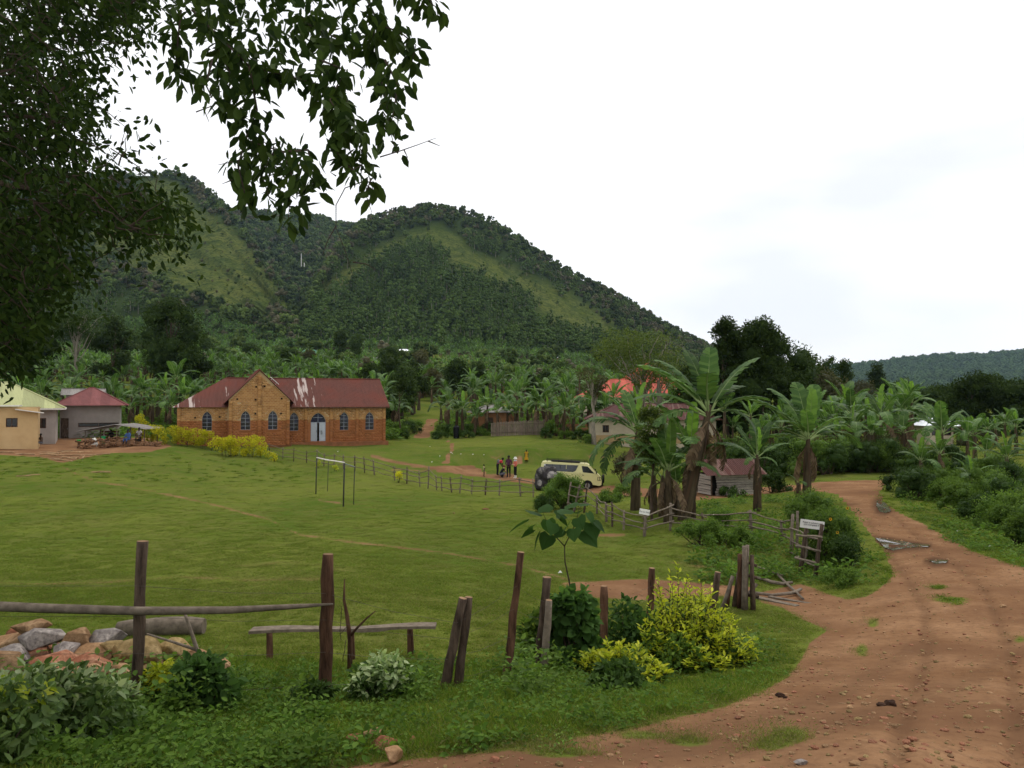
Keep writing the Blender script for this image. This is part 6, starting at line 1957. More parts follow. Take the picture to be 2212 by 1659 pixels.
M_DUNG = simple('dry_dung', (.055, .030, .020), .95, .4, 20, .8)
for px, py, w, lab in ((887.5,703,6,'round dark dung lump on the dirt road'),(878.5,704.5,4.5,'crumbled dung piece beside the round lump'),(778,695,4.5,'dark dung lump near the grass verge'),(783,697,2.5,'small dung pellet right of the verge lump')):
    g = hit(px, py + w * .5); b_ = lump((0, 0, 0), (w / F * g.y, w / F * g.y * .8, w / F * g.y * .6), 3, int(px), .3); me_ = bpy.data.meshes.new('dung'); b_.to_mesh(me_); b_.free()
    tag(link('dung', me_, M_DUNG, None, g + Vector((0, 0, w / F * g.y * .4))), lab, 'dung')
# old log behind the stones
a, b = hit(120, 636), hit(206, 634)
LG = empty('fallen_log', a, 0, 'thick weathered log lying on the grass behind the stone pile', 'log')
mb = MB(); mb.tube(wobble_path(Vector((0, 0, .12)), b - a + Vector((0, 0, .12)), 6, .03), [.10, .13, .14, .15, .15, .14, .12], 10, jit=.08); mb.build('trunk', M_WOODG, LG)
# long bent branch leaning over the stones
g = hit(214, 668)
BR = empty('leaning_branch', g, 0, 'bent brown branch propped over the stones beside the first post', 'branch')
mb = MB(); mb.tube([P(184, 611, 8.6) - g, P(190, 628, 8.6) - g, P(197, 650, 8.6) - g, P(210, 663, 8.6) - g, P(228, 685, 8.3) - g, P(245, 707, 8.0) - g], [.016, .018, .022, .026, .022, .012], 7, jit=.1); mb.build('limb', M_WOODG, BR)
mb = MB(); mb.tube([P(147, 634, 8.7) - g, P(170, 641, 8.6) - g, P(197, 650, 8.6) - g], [.010, .014, .018], 6, jit=.1); mb.build('side_limb', M_WOODG, BR)

# puddles
M_WATER = None
m_, nt_, b_ = new_mat('muddy_water'); b_.inputs['Base Color'].default_value = (.10, .075, .055, 1); b_.inputs['Roughness'].default_value = .06; b_.inputs['Specular IOR Level'].default_value = .7; M_WATER = m_; bump(nt_, b_, nz(nt_, 3.0, 3, .5, coord(nt_, 'Object')), .35, .05)
for pts, lab in PUDDLES:
    dense = []
    for i in range(len(pts)):
        a, b = pts[i], pts[(i + 1) % len(pts)]
        for k in range(3):
            t_ = k / 3; dense.append((a[0] + (b[0] - a[0]) * t_ + random.uniform(-.5, .5), a[1] + (b[1] - a[1]) * t_ + random.uniform(-.25, .25)))
    gg = [hit(x, y) for x, y in dense]
    c = sum(gg, Vector()) / len(gg); cg = Vector((c.x, c.y, hz(c.x, c.y)))
    mb = MB(); mb.add([cg - c + Vector((0, 0, .012))] + [p - c + Vector((0, 0, .012)) for p in gg], [(0, i + 1, (i + 1) % len(gg) + 1) for i in range(len(gg))])
    o = mb.build('puddle', M_WATER, None, c); tag(o, lab, 'puddle')
# bits of litter
for k, (px, py, lab) in enumerate([(440,456.5,'scrap of white paper on the upper lawn nearest the path'),(451,452.8,'white litter scrap at the centre of the upper lawn'),(452.5,454,'two-toned white scrap beside another on the upper lawn'),(461,455.3,'white scrap right of the centre of the upper lawn'),(473,455.2,'small paper bit near the bank edge'),(430,447,'white scrap beside the curved footpath'),(484,455.5,'rightmost paper scrap above the bank'),(432,462.5,'white scrap below the bank by the path junction'),(338,452,'white scrap on the grass before the church door'),(979,529,'pale rag on the grass strip right of the road'),(988,548,'white wrapper on the verge right of the road'),(955,532,'little white scrap on the road verge'),(560,574,'white tin lid beside the leafy shrub post')]):
    g = hit(px, py); s_ = .065 if g.y > 40 else .05
    mb = MB(); mb.add([(-s_, -s_ * .6, .02), (s_, -s_ * .7, .05), (s_ * .9, s_ * .7, .02), (-s_ * .8, s_ * .6, .06), (0, 0, .09)], [(0, 1, 4), (1, 2, 4), (2, 3, 4), (3, 0, 4)])
    tag(mb.build('litter', M_WHITE, None, g, (0, 0, k)), lab, 'litter')

# ------------------------------------------------------------------ banana plants
random.seed(77)
g = hit(683, 520)
banana(g, 4.35, 3.3, 0, 1, 'tallest banana plant leaning over the pole fence, brown sheaths hanging', lean=(.23, 0), young=False, dead=5,
       leaves=[(172, 50, 1.05, 0), (186, 36, .98, 1), (158, 63, .95, 0), (120, 76, .9, 4), (78, 82, .85, 4), (12, 64, 1.0, 0), (-6, 38, .78, 1), (35, 50, .8, 1), (250, 58, .85, 1), (205, 22, .8, 2), (-25, 12, .7, 3)])
g = hit(635, 510)
banana(g, 3.6, 3.0, 0, 2, 'banana plant with arching leaves reaching towards the cream cottage', lean=(.03, 0), young=True, dead=4,
       leaves=[(168, 66, .95, 0), (182, 34, 1.05, 2), (195, 8, 1.05, 3), (205, -8, .95, 3), (150, 50, .8, 1), (20, 60, .8, 0), (-8, 30, .75, 2), (60, 55, .8, 1), (270, 40, .7, 1), (120, 72, .8, 4)])
g = hit(668, 522)
banana(g, 2.0, 2.5, 8, 3, 'low broad banana sucker in front of the leaning trunk', young=True, dead=3)
g = hit(690, 519)
banana(g, 2.6, 2.6, 8, 4, 'banana plant with one bright rolled upright leaf beside the leaning trunk', young=True, dead=4)
g = hit(676, 515)
banana(g, 1.2, 1.6, 6, 5, 'short banana sucker at the foot of the big clump', young=True, dead=2)
g = hit(662, 516)
banana(g, 1.6, 2.1, 5, 6, 'banana sucker with drooping leaves at the left of the clump', young=False, dead=4)
banana(hit(653, 514), 1.7, 2.3, 8, 15, 'broad banana sucker left of the tallest trunk', young=True, dead=3)
g = hit(756.5, 511)
banana(g, 2.35, 1.75, 0, 7, 'young upright banana plant in front of the timber shed', young=True, dead=2,
       leaves=[(165, 40, .9, 0), (150, 68, 1.0, 4), (30, 72, 1.1, 4), (80, 78, 1.1, 4), (10, 38, 1.0, 0), (190, 62, .8, 0), (-30, 20, .6, 3), (225, 15, .6, 2)])
g = hit(806, 503)
banana(g, 3.1, 3.2, 0, 8, 'large banana plant standing left of the road bend', young=True, dead=3, lean=(.03, 0),
       leaves=[(160, 52, 1.1, 0), (135, 68, 1.05, 0), (100, 76, 1.0, 4), (60, 78, 1.0, 4), (20, 40, .95, 2), (8, 30, 1.0, 3), (185, 30, .9, 1), (215, 45, .8, 1), (320, 50, .8, 1), (150, 20, .8, 1), (250, 62, .7, 0)])
g = hit(798, 508); banana(g, 1.1, .8, 2, 9, 'withered banana stump beside the large banana plant', young=False, dead=5)
for k, (px, py, sh, ll, lab) in enumerate([(920,493,1.7,1.7,'banana plant with a yellowing drooping leaf right of the road'),(970,503,1.15,1.55,'small bright banana plant standing above the roadside bushes'),(939,486,1.9,1.9,'banana plant behind the roadside bushes with a bare midrib'),
        (1006,494,1.9,1.9,'banana plant with one tall rolled leaf near the right edge'),(1012,508,.5,1.0,'banana sucker sprouting from the bushes near the right edge'),(1032,492,2.0,2.0,'banana plant cut by the right edge of the view'),(985,484,1.8,1.8,'dull banana plant among shrubs far right')]):
    banana(hit(px, py), sh, ll, 6, 20 + k, lab, young=True, dead=1)

def plant_row(px0, px1, y0, y1, n, sh, ll, seed, label, group, parts=True, avoid=()):
    rn = random.Random(seed)
    for k in range(n):
        for _ in range(20):
            f = rn.random(); Y = y0 + (y1 - y0) * f
            px = px0 + (px1 - px0) * (k + rn.random()) / n
            if not any(a <= px <= b and c <= Y <= d for a, b, c, d in avoid): break
        else: continue
        g = G(px, Y); s = rn.uniform(.7, 1.3)
        if parts: banana(g, sh * s, ll * s, 7, seed * 1000 + k, label, group, young=rn.random() < .4, dead=rn.randint(1, 3), lod=1, lean=(rn.uniform(-.08, .08), rn.uniform(-.08, .08)))
        else: tag(link('banana_plant', JB[(k * 5 + seed) % 7], None, None, g, (0, 0, rn.uniform(0, 6.28)), s * sh / 2.5), label, 'banana plant', group)
AV = [(912,966,56,113),(575,722,82,100),(575,722,122,150),(405,440,85,125),(-200,160,60,93),(150,400,60,92),(466,506,98,106)]
plant_row(150, 400, 92.5, 106, 42, 3.0, 2.7, 3, 'banana plant in the dense row right behind the church', 'bananas behind the church', avoid=AV)
plant_row(-40, 170, 94, 110, 32, 3.0, 2.7, 4, 'banana plant in the grove behind the yard houses', 'bananas behind the yard', avoid=AV)
plant_row(442, 590, 94.5, 104, 18, 3.0, 2.7, 5, 'banana plant in the front row of the central grove', 'front bananas of the central grove', avoid=AV)
plant_row(540, 586, 88, 95, 5, 2.9, 2.3, 6, 'banana plant between the palisade and the cream cottage', 'bananas by the palisade', avoid=AV)
plant_row(440, 600, 104, 125, 24, 3.0, 2.4, 7, 'banana plant deeper in the central grove', 'inner bananas of the central grove', parts=False, avoid=AV)
plant_row(588, 705, 100, 118, 22, 3.1, 2.6, 14, 'banana plant between the cream cottage and the red tiled roof', 'bananas behind the cottage', parts=False)
plant_row(815, 945, 58, 74, 24, 2.9, 2.5, 8, 'banana plant in the grove beyond the road bend', 'bananas beyond the road bend', avoid=AV)
plant_row(770, 960, 75, 105, 26, 3.0, 2.4, 9, 'banana plant at the back of the grove beyond the road', 'far bananas beyond the road', parts=False, avoid=AV)
plant_row(940, 1100, 55, 85, 16, 2.3, 2.0, 10, 'banana plant behind the roadside shrubs on the right', 'bananas behind the roadside shrubs', parts=False, avoid=AV)
plant_row(918, 968, 98, 106, 6, 1.7, 1.6, 15, 'small banana plant in front of the white tin roof', 'bananas before the white roof', parts=False)
plant_row(720, 800, 75, 100, 10, 2.6, 2.2, 11, 'banana plant in the shade below the dark tree', 'bananas below the dark tree', parts=False, avoid=AV)
plant_row(-60, 420, 107, 135, 50, 3.0, 2.4, 12, 'banana plant on the lower plantation slope', 'bananas on the lower slope', parts=False, avoid=AV)
plant_row(-60, 620, 135, 175, 60, 3.0, 2.4, 13, 'banana plant on the middle plantation slope', 'bananas on the middle slope', parts=False, avoid=AV)
# the rest of the plantation reads as one mass
r2 = np.random.default_rng(5)
n = 3800
u_ = r2.uniform(-200, 690, n); Yp = np.exp(r2.uniform(math.log(165), math.log(520), n))
x_ = (u_ - CX) / F * Yp; keep = ~((u_ > 575) & (Yp < 150))
keep &= (np.sin(x_ * .035 + 2) * np.sin(Yp * .021 + x_ * .01) > -.72)
u_, Yp, x_ = u_[keep], Yp[keep], x_[keep]
JB_COL = proto_collection('plantation_kinds', JB)
scatter('banana_plantation', np.stack([x_, Yp, heights(x_, Yp)], 1), np.stack([np.zeros(len(x_)), np.zeros(len(x_)), r2.uniform(0, 6.28, len(x_))], 1),
        np.repeat(r2.uniform(.95, 1.5, len(x_))[:, None], 3, 1), r2.integers(0, 7, len(x_)), JB_COL, 'far banana plantation covering the slope below the hills', 'bananas')

ub_ = r2.uniform(120, 330, 1500); tb2 = r2.uniform(-.02, .17, 1500) * np.interp(ub_, [120, 200, 290, 330], [.7, 1, 1, .5])
hx_, hy_, hz_ = HILLS['B'].pt(np.clip(ub_, -400, 303), tb2)
uc_ = r2.uniform(320, 640, 1100); tc2 = r2.uniform(-.02, .07, 1100)
cx_, cy_, cz_ = HILLS['C'].pt(uc_, tc2)
qx, qy, qz = np.r_[hx_, cx_], np.r_[hy_, cy_], np.r_[hz_, cz_]; qz = np.maximum(qz, heights(qx, qy)); nq = len(qx)
scatter('banana_plantation', np.stack([qx, qy, qz], 1), np.stack([np.zeros(nq), np.zeros(nq), r2.uniform(0, 6.28, nq)], 1), np.repeat(r2.uniform(1.0, 1.6, nq)[:, None], 3, 1), r2.integers(0, 7, nq), JB_COL, 'highest bananas climbing the foot of the hills', 'bananas')
n = 170
u_ = r2.uniform(-200, 700, n); Yp = np.exp(r2.uniform(math.log(200), math.log(460), n)); x_ = (u_ - CX) / F * Yp
ok_ = ~((u_ > 575) & (u_ < 722) & (Yp < 152)) & ~((u_ > 402) & (u_ < 445) & (Yp < 135)); u_, Yp, x_ = u_[ok_], Yp[ok_], x_[ok_]; n = len(x_)
hh_ = r2.uniform(3.5, 7.5, n) * (1 + (Yp - 200) / 500)
scatter('thicket', np.stack([x_, Yp, heights(x_, Yp)], 1), np.stack([np.zeros(n), np.zeros(n), r2.uniform(0, 6.28, n)], 1), np.stack([hh_ * 1.15, hh_ * 1.15, hh_], 1), r2.choice([3, 4, 5, 6, 3, 4, 0], n), HT_COL, 'scattered bushes and trees mixed into the banana slope', 'thicket')

# ------------------------------------------------------------------ trees of the middle distance
TREES = [ # px, base py or None, Y, height, width, form, material, label, leaves, leaf size
 (760,None,92,14.8,7.2,'round',M_DARKTREE,'big dark evergreen tree standing above the cream cottage',7000,.34),
 (727,None,90,14.6,6.4,'round',M_DARKTREE,'dark twin top standing left of the big evergreen',3500,.34),
 (777,None,97,11.8,10.0,'round',M_DARKTREE,'dark tree at the right foot of the big evergreen',3500,.34),
 (744,None,93,11.2,13.0,'round',M_DARKTREE,'dark spreading tree below the twin tops',5000,.34),
 (705,None,96,9.0,8.0,'round',M_DARKTREE,'dark low tree left below the twin tops',2600,.34),
 (798,None,112,11.2,11.0,'round',M_MIDTREE,'bushy mid-green tree right of the big evergreen',2600,.36),
 (829,None,135,12.0,6.0,'column',M_DARKTREE,'slim dark tree left of the far ridge, first of two',2200,.36),
 (846,None,140,11.5,6.0,'column',M_DARKTREE,'slim dark tree left of the far ridge, second of two',2200,.36),
 (822,None,112,8.2,12.0,'round',M_OLIVETREE,'wide olive tree above the grove beyond the road',2600,.36),
 (878,None,180,13.5,7.0,'cone',M_DARKTREE,'lone layered conifer in front of the far ridge',1500,.40),
 (860,None,140,8.0,10.0,'round',M_OLIVETREE,'low olive tree under the lone conifer',2000,.38),
 (902,None,150,8.5,7.0,'round',M_MIDTREE,'small tree with yellow flowers near the lone conifer',2000,.38),
 (925,None,118,6.2,9.0,'round',M_DARKTREE,'dark tree behind the white tin roof',3000,.36),
 (944,None,122,7.2,8.0,'round',M_DARKTREE,'taller dark tree just behind the white tin roof',3000,.36),
 (975,None,112,8.2,8.0,'round',M_DARKTREE,'tall dark tree with a pointed top on the right',3800,.36),
 (996,None,116,7.6,9.0,'round',M_DARKTREE,'dense dark tree near the right edge, left of the last',3200,.36),
 (1026,None,110,6.6,12.0,'round',M_DARKTREE,'dense dark tree cut by the right edge',3600,.36),
 (1075,None,110,7.5,12.0,'round',M_DARKTREE,'dark tree beyond the right edge',1500,.4),
 (640,None,80,12.6,12.5,'flat',M_LIGHTTREE,'airy light green spreading tree in front of the red roof',5200,.24),
 (594,None,84,8.2,5.0,'flat',M_OLIVETREE,'thin brownish tree half bare beside the airy tree',1800,.22),
 (657,None,78,10.6,7.5,'flat',M_LIGHTTREE,'light green tree crown right of the red tiled roof',2600,.22),
 (170,None,138,17.5,13.0,'round',M_DARKTREE,'big dark round tree left of the church roof',6000,.42),
 (193,None,150,8.6,7.2,'round',M_DARKTREE,'dark tree at the right shoulder of the big round one',2600,.42),
 (75,None,145,16.0,15.0,'flat',M_MIDTREE,'spreading light crowned tree behind the yard, nearer the left',3600,.42),
 (112,None,150,14.0,10.0,'round',M_MIDTREE,'mid-green tree behind the red store roof',2800,.42),
 (30,None,140,15.0,13.0,'round',M_DARKTREE,'dark tree under the overhanging branches at left',2800,.42),
 (222,None,210,7.9,6.4,'round',M_MIDTREE,'tree on the slope above the church gable',1800,.5),
 (290,None,200,7.9,8.0,'round',M_MIDTREE,'mid-green tree centred above the church roof',2600,.5),
 (308,None,230,7.9,8.0,'round',M_OLIVETREE,'olive tree right beside the teal roofed hut',1800,.5),
 (340,None,300,14.5,8.8,'column',M_MIDTREE,'tall tree at the mouth of the valley, left one',2000,.6),
 (356,None,310,13.9,8.8,'column',M_MIDTREE,'tall tree at the mouth of the valley, right one',2000,.6),
 (370,None,150,6.6,7.2,'round',M_DARKTREE,'dark bushy tree over the right church roof end',3000,.40),
 (388,None,140,9.0,9.0,'round',M_MIDTREE,'mid-green tree above the right church gable',2600,.40),
 (402,None,118,8.6,6.0,'round',M_MIDTREE,'leafy tree just right of the church at the path',3000,.30),
 (412,None,126,9.0,6.0,'round',M_DARKTREE,'dark thin tree behind the path right of the church',2200,.32),
 (394,None,104,5.2,4.5,'round',M_MIDTREE,'small tree against the right end of the church',2000,.26),
 (432,None,160,6.6,6.4,'round',M_OLIVETREE,'brownish tree at the top of the earth path',2000,.42),
 (458,None,165,7.9,8.0,'round',M_DARKTREE,'dark tree left of the purple roofed house',2800,.44),
 (478,None,175,7.3,6.4,'round',M_MIDTREE,'mid-green tree behind the central banana row',2000,.44),
 (530,None,165,5.6,8.0,'round',M_DARKTREE,'dark round tree right of the purple roofed house',2400,.44),
 (545,None,175,6.6,6.4,'round',M_MIDTREE,'mid-green tree left of the pinkish roofed hut',2000,.44),
 (512,None,240,9.2,5.6,'cone',M_MIDTREE,'dark conifer standing in the far plantation',1200,.55),
 (420,None,250,9.2,9.6,'round',M_OLIVETREE,'olive tree below the tin roofed brick hut',1800,.55),
 (390,None,270,9.9,9.6,'round',M_MIDTREE,'dark tree left of the tin roofed brick hut',1800,.55),
 (560,None,260,7.9,11.2,'round',M_MIDTREE,'dark spreading tree below the right flank of the central hill',2000,.55),
 (590,None,230,7.3,9.6,'round',M_MIDTREE,'mid-green tree behind the airy tree',2000,.5),
 (690,None,140,10.0,10.0,'round',M_DARKTREE,'dark tree behind the tall banana leaves',2600,.4),
 (710,None,170,11.0,14.0,'round',M_DARKTREE,'dark tree between hill foot and big evergreen',2400,.45),
 (250,None,260,8.6,9.6,'round',M_MIDTREE,'dark tree high on the plantation left of the teal roof',1800,.55),
 (205,None,270,10.6,8.0,'round',M_MIDTREE,'dark tree below the grassy hill foot',1800,.55),
 (140,None,300,11.9,12.8,'round',M_MIDTREE,'dark wide tree at the foot of the grassy hill',1800,.6),
 (95,None,280,9.9,11.2,'round',M_MIDTREE,'mid-green tree high behind the yard',1500,.6),
]
for k, (px, _, Y, H, W, form, m_, lab, nl, ls) in enumerate(TREES):
    make_tree('tree', lab, G(px, Y), H, W, m_, nl, ls, trunk=.10 + .018 * H, nclump=22 if nl < 3000 else 34, form=form, seed=500 + k, bare=.16 if form == 'round' else .2, bark=M_BARK_PALE if form == 'flat' else M_BARK)
# thin pole of a pawpaw in the clearing right of the church
g = G(400.5, 92); make_tree('pawpaw_tree', 'slender pawpaw stem with a small crown right of the church', g, 6.5, 1.9, M_MIDTREE, 500, .3, trunk=.09, nclump=6, bare=.82, seed=7)

# ------------------------------------------------------------------ hedges and bushes
def hedge(label, pts, w, h, mat, n, ls, seed):
    random.seed(seed)
    c0 = pts[0]; t = empty('hedge', c0, 0, label, 'hedge')
    C, Rr = [], []
    for i in range(len(pts) - 1):
        L = (pts[i + 1] - pts[i]).length; k = int(L / .28) + 1
        for j in range(k):
            p = pts[i].lerp(pts[i + 1], (j + .5) / k) - c0
            for q in range(3):
                C.append((p.x + random.uniform(-w, w) * .4, p.y + random.uniform(-w, w) * .4, p.z + h * random.uniform(.15, .85))); Rr.append(random.uniform(.22, .36))
    Pb, D, N, L = clump_leaves(C, Rr, n, ls)
    link('foliage', leaf_mesh('foliage', Pb, D, N, L, L * .6), mat, t)
    mb = MB()
    for i in range(0, len(C), 4): mb.tube([(C[i][0], C[i][1], C[i][2] - h * .8), C[i]], [.03, .012], 4)
    mb.build('stem', M_BARK, t)
hedge('golden hedge strip left of the church porch, upper section', [G(158, 71.5), G(175, 72), G(195, 72), G(211, 71.5)], .9, 1.85, M_HEDGE, 6500, .11, 1)
hedge('golden hedge strip below the church porch, lower section', [G(214, 70.0), G(230, 69.6), G(248, 69.6), G(266, 69.8)], 1.1, 1.9, M_HEDGE, 7500, .11, 2)
make_shrub('shrub', 'small golden shrub at the start of the pole fence', G(275, 69.5), .5, .75, M_HEDGE, 500, .11, 8, seed=3)
make_shrub('shrub', 'golden shrub behind the open shelter', G(139, 76), 1.0, 3.0, M_HEDGE, 1500, .13, 16, seed=4)
make_shrub('shrub', 'golden low shrub right of the open shelter', G(151, 74), 1.0, 1.6, M_HEDGE, 900, .13, 12, seed=5)
make_shrub('shrub', 'little golden shrub in the middle of the pole fence', G(398.5, 56), .4, .85, M_HEDGE, 450, .09, 8, seed=6)
make_shrub('shrub', 'tiny golden sprig beside the goal crossbar', G(319, 66), .3, .6, M_YELLOW, 200, .09, 6, seed=61)
make_shrub('shrub', 'low golden sprig by the fence right of the goal', G(335, 63), .35, .5, M_YELLOW, 200, .09, 6, seed=62)
make_shrub('bush', 'dense feathery green bush in front of the van', hit(565, 509), 1.25, 1.8, M_BUSH, 5200, .085, 34, seed=7, cat='bush')
make_shrub('bush', 'rounded dark bush left of the feathery bush', hit(543, 512), .72, .75, M_BUSH_D, 1500, .08, 16, seed=8, cat='bush')
make_shrub('bush', 'low leafy bush right behind the leaning stakes', hit(608, 503), 1.0, .75, M_BUSH, 1400, .09, 14, seed=9, cat='bush')
make_shrub('bush', 'light green bush between stakes and banana clump', hit(625, 497), 1.1, .8, M_BUSH, 1400, .09, 14, seed=10, cat='bush')
make_shrub('bush', 'trailing bush over the rails below the banana clump', hit(700, 545), 1.15, .75, M_BUSH, 2600, .06, 22, seed=11, cat='bush')
make_shrub('bush', 'leafy bush spreading along the fence towards the stile', hit(733, 546), .95, .6, M_BUSH, 2200, .06, 20, seed=12, cat='bush')
make_shrub('bush', 'yellow-green vine clump on the rails beside the banana trunk', hit(720, 530), .7, .8, M_BUSH, 1400, .06, 14, seed=13, cat='bush')
make_shrub('bush', 'dark weeds in front of the plank shed', hit(727, 497), 1.2, .55, M_BUSH_D, 1200, .09, 14, seed=14, cat='bush')
make_shrub('bush', 'bush at the right corner of the plank shed', hit(772, 493), 1.3, 1.2, M_BUSH_D, 1500, .1, 16, seed=15, cat='bush')
make_shrub('bush', 'tree bush mass with yellow flowers behind the ladder stile', hit(828, 566), 1.0, 1.7, M_BUSH, 4500, .07, 34, seed=16, cat='bush')
make_shrub('bush', 'upper part bush leaning over the road near the banana', hit(815, 530), 1.3, 1.35, M_BUSH, 3600, .08, 28, seed=17, cat='bush')
make_shrub('bush', 'dark bush below the flowering bush on the road side', hit(848, 570), .75, .95, M_BUSH_D, 1800, .06, 18, seed=18, cat='bush')
make_shrub('bush', 'low creeping bush between stile and road', hit(845, 586), .65, .42, M_BUSH, 1500, .05, 16, seed=19, cat='bush')
make_shrub('bush', 'tuft of leaves on top of the tall stile stakes', hit(796, 545) + Vector((0, 0, .9)), .55, .55, M_BUSH, 900, .06, 10, seed=20, cat='bush', stems=False)
for k, (px, py, m_) in enumerate(((830,519,0),(837,532.5,0),(847,508,0))):
    p = P(px, py, hit(828, 566).y - .5); t = tag(empty('flower', p), ('orange yellow bloom in the middle of the stile bush', 'orange yellow bloom low on the stile bush', 'yellow bloom highest on the bush at the road edge')[k], 'flower')
    mb = MB()
    for a in range(7):
        c, s = math.cos(a * .9), math.sin(a * .9)
        mb.add([(0, 0, 0), (.03 * c - .015 * s, -.03, .03 * s + .015 * c), (.05 * c, -.035, .05 * s), (.03 * c + .015 * s, -.03, .03 * s - .015 * c)], [(0, 1, 2, 3)])
    mb.build('petals', M_PETAL, t); mb = MB(); mb.tube([(0, -.02, 0), (0, -.045, 0)], .018, 7); mb.build('heart', M_WOODR, t)
RB = [(915,499,1.5,1.6),(932,496,1.4,1.4),(945,503,1.3,1.2),(905,492,1.5,1.3),(962,512,1.2,1.3),(985,505,1.7,1.7),(1008,514,1.5,1.5),(1000,527,1.1,1.3),(1022,530,1.2,1.4),(980,520,1.0,1.0),(1040,520,1.5,1.7),(955,494,1.6,1.4),(1015,500,1.8,2.0),(975,492,1.6,1.6),(1018,545,.7,.9),(1045,545,1.0,1.3),(995,493,2.0,2.2)]
for k, (px, py, rx, rz_) in enumerate(RB):
    make_shrub('bush', 'green roadside bush in the thicket right of the road', hit(px, py), rx, rz_, M_BUSH if k % 3 else M_BUSH_D, 2600, .085, 24, 'roadside thicket on the right', 700 + k, cat='bush')
for k in range(14):
    px = 812 + k * 10 + random.uniform(-4, 4); make_shrub('bush', 'shady bush at the foot of the grove beyond the road bend', G(px, 57 + random.uniform(-2, 3)), 2.1, random.uniform(1.6, 2.7), M_BUSH_D if k % 2 else M_BUSH, 1800, .12, 22, 'bushes below the grove', 740 + k, cat='bush')
for k, (px, Y, rx, rz_) in enumerate(((408,96,2.2,1.4),(395,93,1.8,1.6),(402,90,1.6,.9),(414,100,2,1.5),(440,93,1.4,.8),(450,97,1.6,1.1),(466,93,1.3,.8),(550,92,1.0,2.0),(545,90,.8,1.3),(565,91,1.6,.9),(580,90,1.6,1.0),(590,84,1.6,1.0))):
    make_shrub('bush', 'low bush on the grassy edge below the central bananas', G(px, Y), rx, rz_, M_BUSH if k % 2 else M_BUSH_D, 1100, .13, 14, 'bushes below the central bananas', 770 + k, cat='bush')
for k in range(22):
    px = 442 + k * 6.6; make_shrub('bush', 'weedy bush at the feet of the central banana row', G(px, 96.5 + random.uniform(-1, 2.5)), random.uniform(.9, 1.6), random.uniform(.7, 1.5), (M_BUSH, M_BUSH_D, M_BUSH)[k % 3], 700, .14, 12, 'undergrowth of the central banana row', 830 + k, cat='bush')
for k in range(14):
    px = 716 + k * 6.4; make_shrub('bush', 'dark bush of the thicket behind the plank shed', G(px, random.uniform(56, 68)), random.uniform(1.4, 2.2), random.uniform(1.8, 3.2), (M_BUSH_D, M_BUSH_D, M_BUSH)[k % 3], 1300, .13, 18, 'thicket behind the shed', 860 + k, cat='bush')
for k in range(16):
    px = random.uniform(720, 1010); Y = random.uniform(78, 108); make_shrub('bush', 'rank bush between the trees on the valley floor', G(px, Y), 2.6, 2.3, M_BUSH_D if k % 3 else M_OLIVETREE, 1100, .16, 16, 'valley floor bushes', 790 + k, cat='bush')
make_shrub('bush', 'short bushy sapling left of the leaning banana clump', hit(622, 484), 1.1, 2.4, M_OLIVETREE, 1000, .15, 14, seed=801, cat='bush')
make_tree('tree', 'thin leafy sapling in front of the cream cottage window', hit(651, 520), 4.6, 1.9, M_LIGHTTREE, 1500, .13, trunk=.05, nclump=14, bare=.5, seed=802)

# ------------------------------------------------------------------ foreground shrubs
make_shrub('shrub', 'big variegated leafy shrub in the lower left corner', hit(40, 752), .60, .50, M_VARIEG, 3600, .075, 34, seed=31, ry=.45, oval=True, asp=.55, mat2=M_VARIEGW, frac2=.15)
make_shrub('shrub', 'variegated shrub spreading in front of the first fence post', hit(92, 742), .45, .42, M_VARIEG, 2200, .07, 26, seed=32, ry=.4, oval=True, asp=.55, mat2=M_VARIEGW, frac2=.18)
make_shrub('shrub', 'leafy shrub cut by the bottom left corner', hit(-5, 766), .55, .45, M_VARIEG, 1800, .075, 22, seed=33, oval=True, asp=.55, mat2=M_YELLOWG, frac2=.1)
make_shrub('shrub', 'bright yellow shrub beside the base of the first post', hit(165, 708), .26, .42, M_BUSH_D, 700, .075, 14, seed=34, oval=True, asp=.5, mat2=M_YELLOW, frac2=.5)
make_shrub('shrub', 'dark green leafy plant under the leaning branch', hit(205, 713), .36, .46, M_COARSE, 800, .10, 16, seed=35, oval=True, asp=.6)
make_shrub('shrub', 'low dark plant at the foot of the second post', hit(315, 708), .3, .2, M_BUSH_D, 500, .06, 10, seed=36, oval=True)
make_shrub('shrub', 'white-edged variegated shrub between second and third posts', hit(384, 702), .38, .50, M_BUSH_D, 1700, .075, 26, seed=37, oval=True, asp=.5, mat2=M_VARIEGW, frac2=.42)
make_shrub('shrub', 'dark green undergrowth between the sixth and seventh posts', hit(632, 655), .75, .75, M_COARSE, 1800, .10, 24, seed=42, oval=True, asp=.6)
make_shrub('shrub', 'broad leaved green shrub around the fifth post', hit(572, 667), .42, 1.05, M_COARSE, 1100, .15, 22, seed=43, oval=True, asp=.75)
make_shrub('shrub', 'soft leaved plant left of the fifth post', hit(540, 663), .36, .7, M_BUSH, 500, .11, 12, seed=44, oval=True, asp=.6)
make_shrub('shrub', 'green undergrowth along the verge below golden sprigs', hit(610, 694), .5, .3, M_BUSH_D, 1200, .07, 18, seed=45, oval=True, asp=.6)
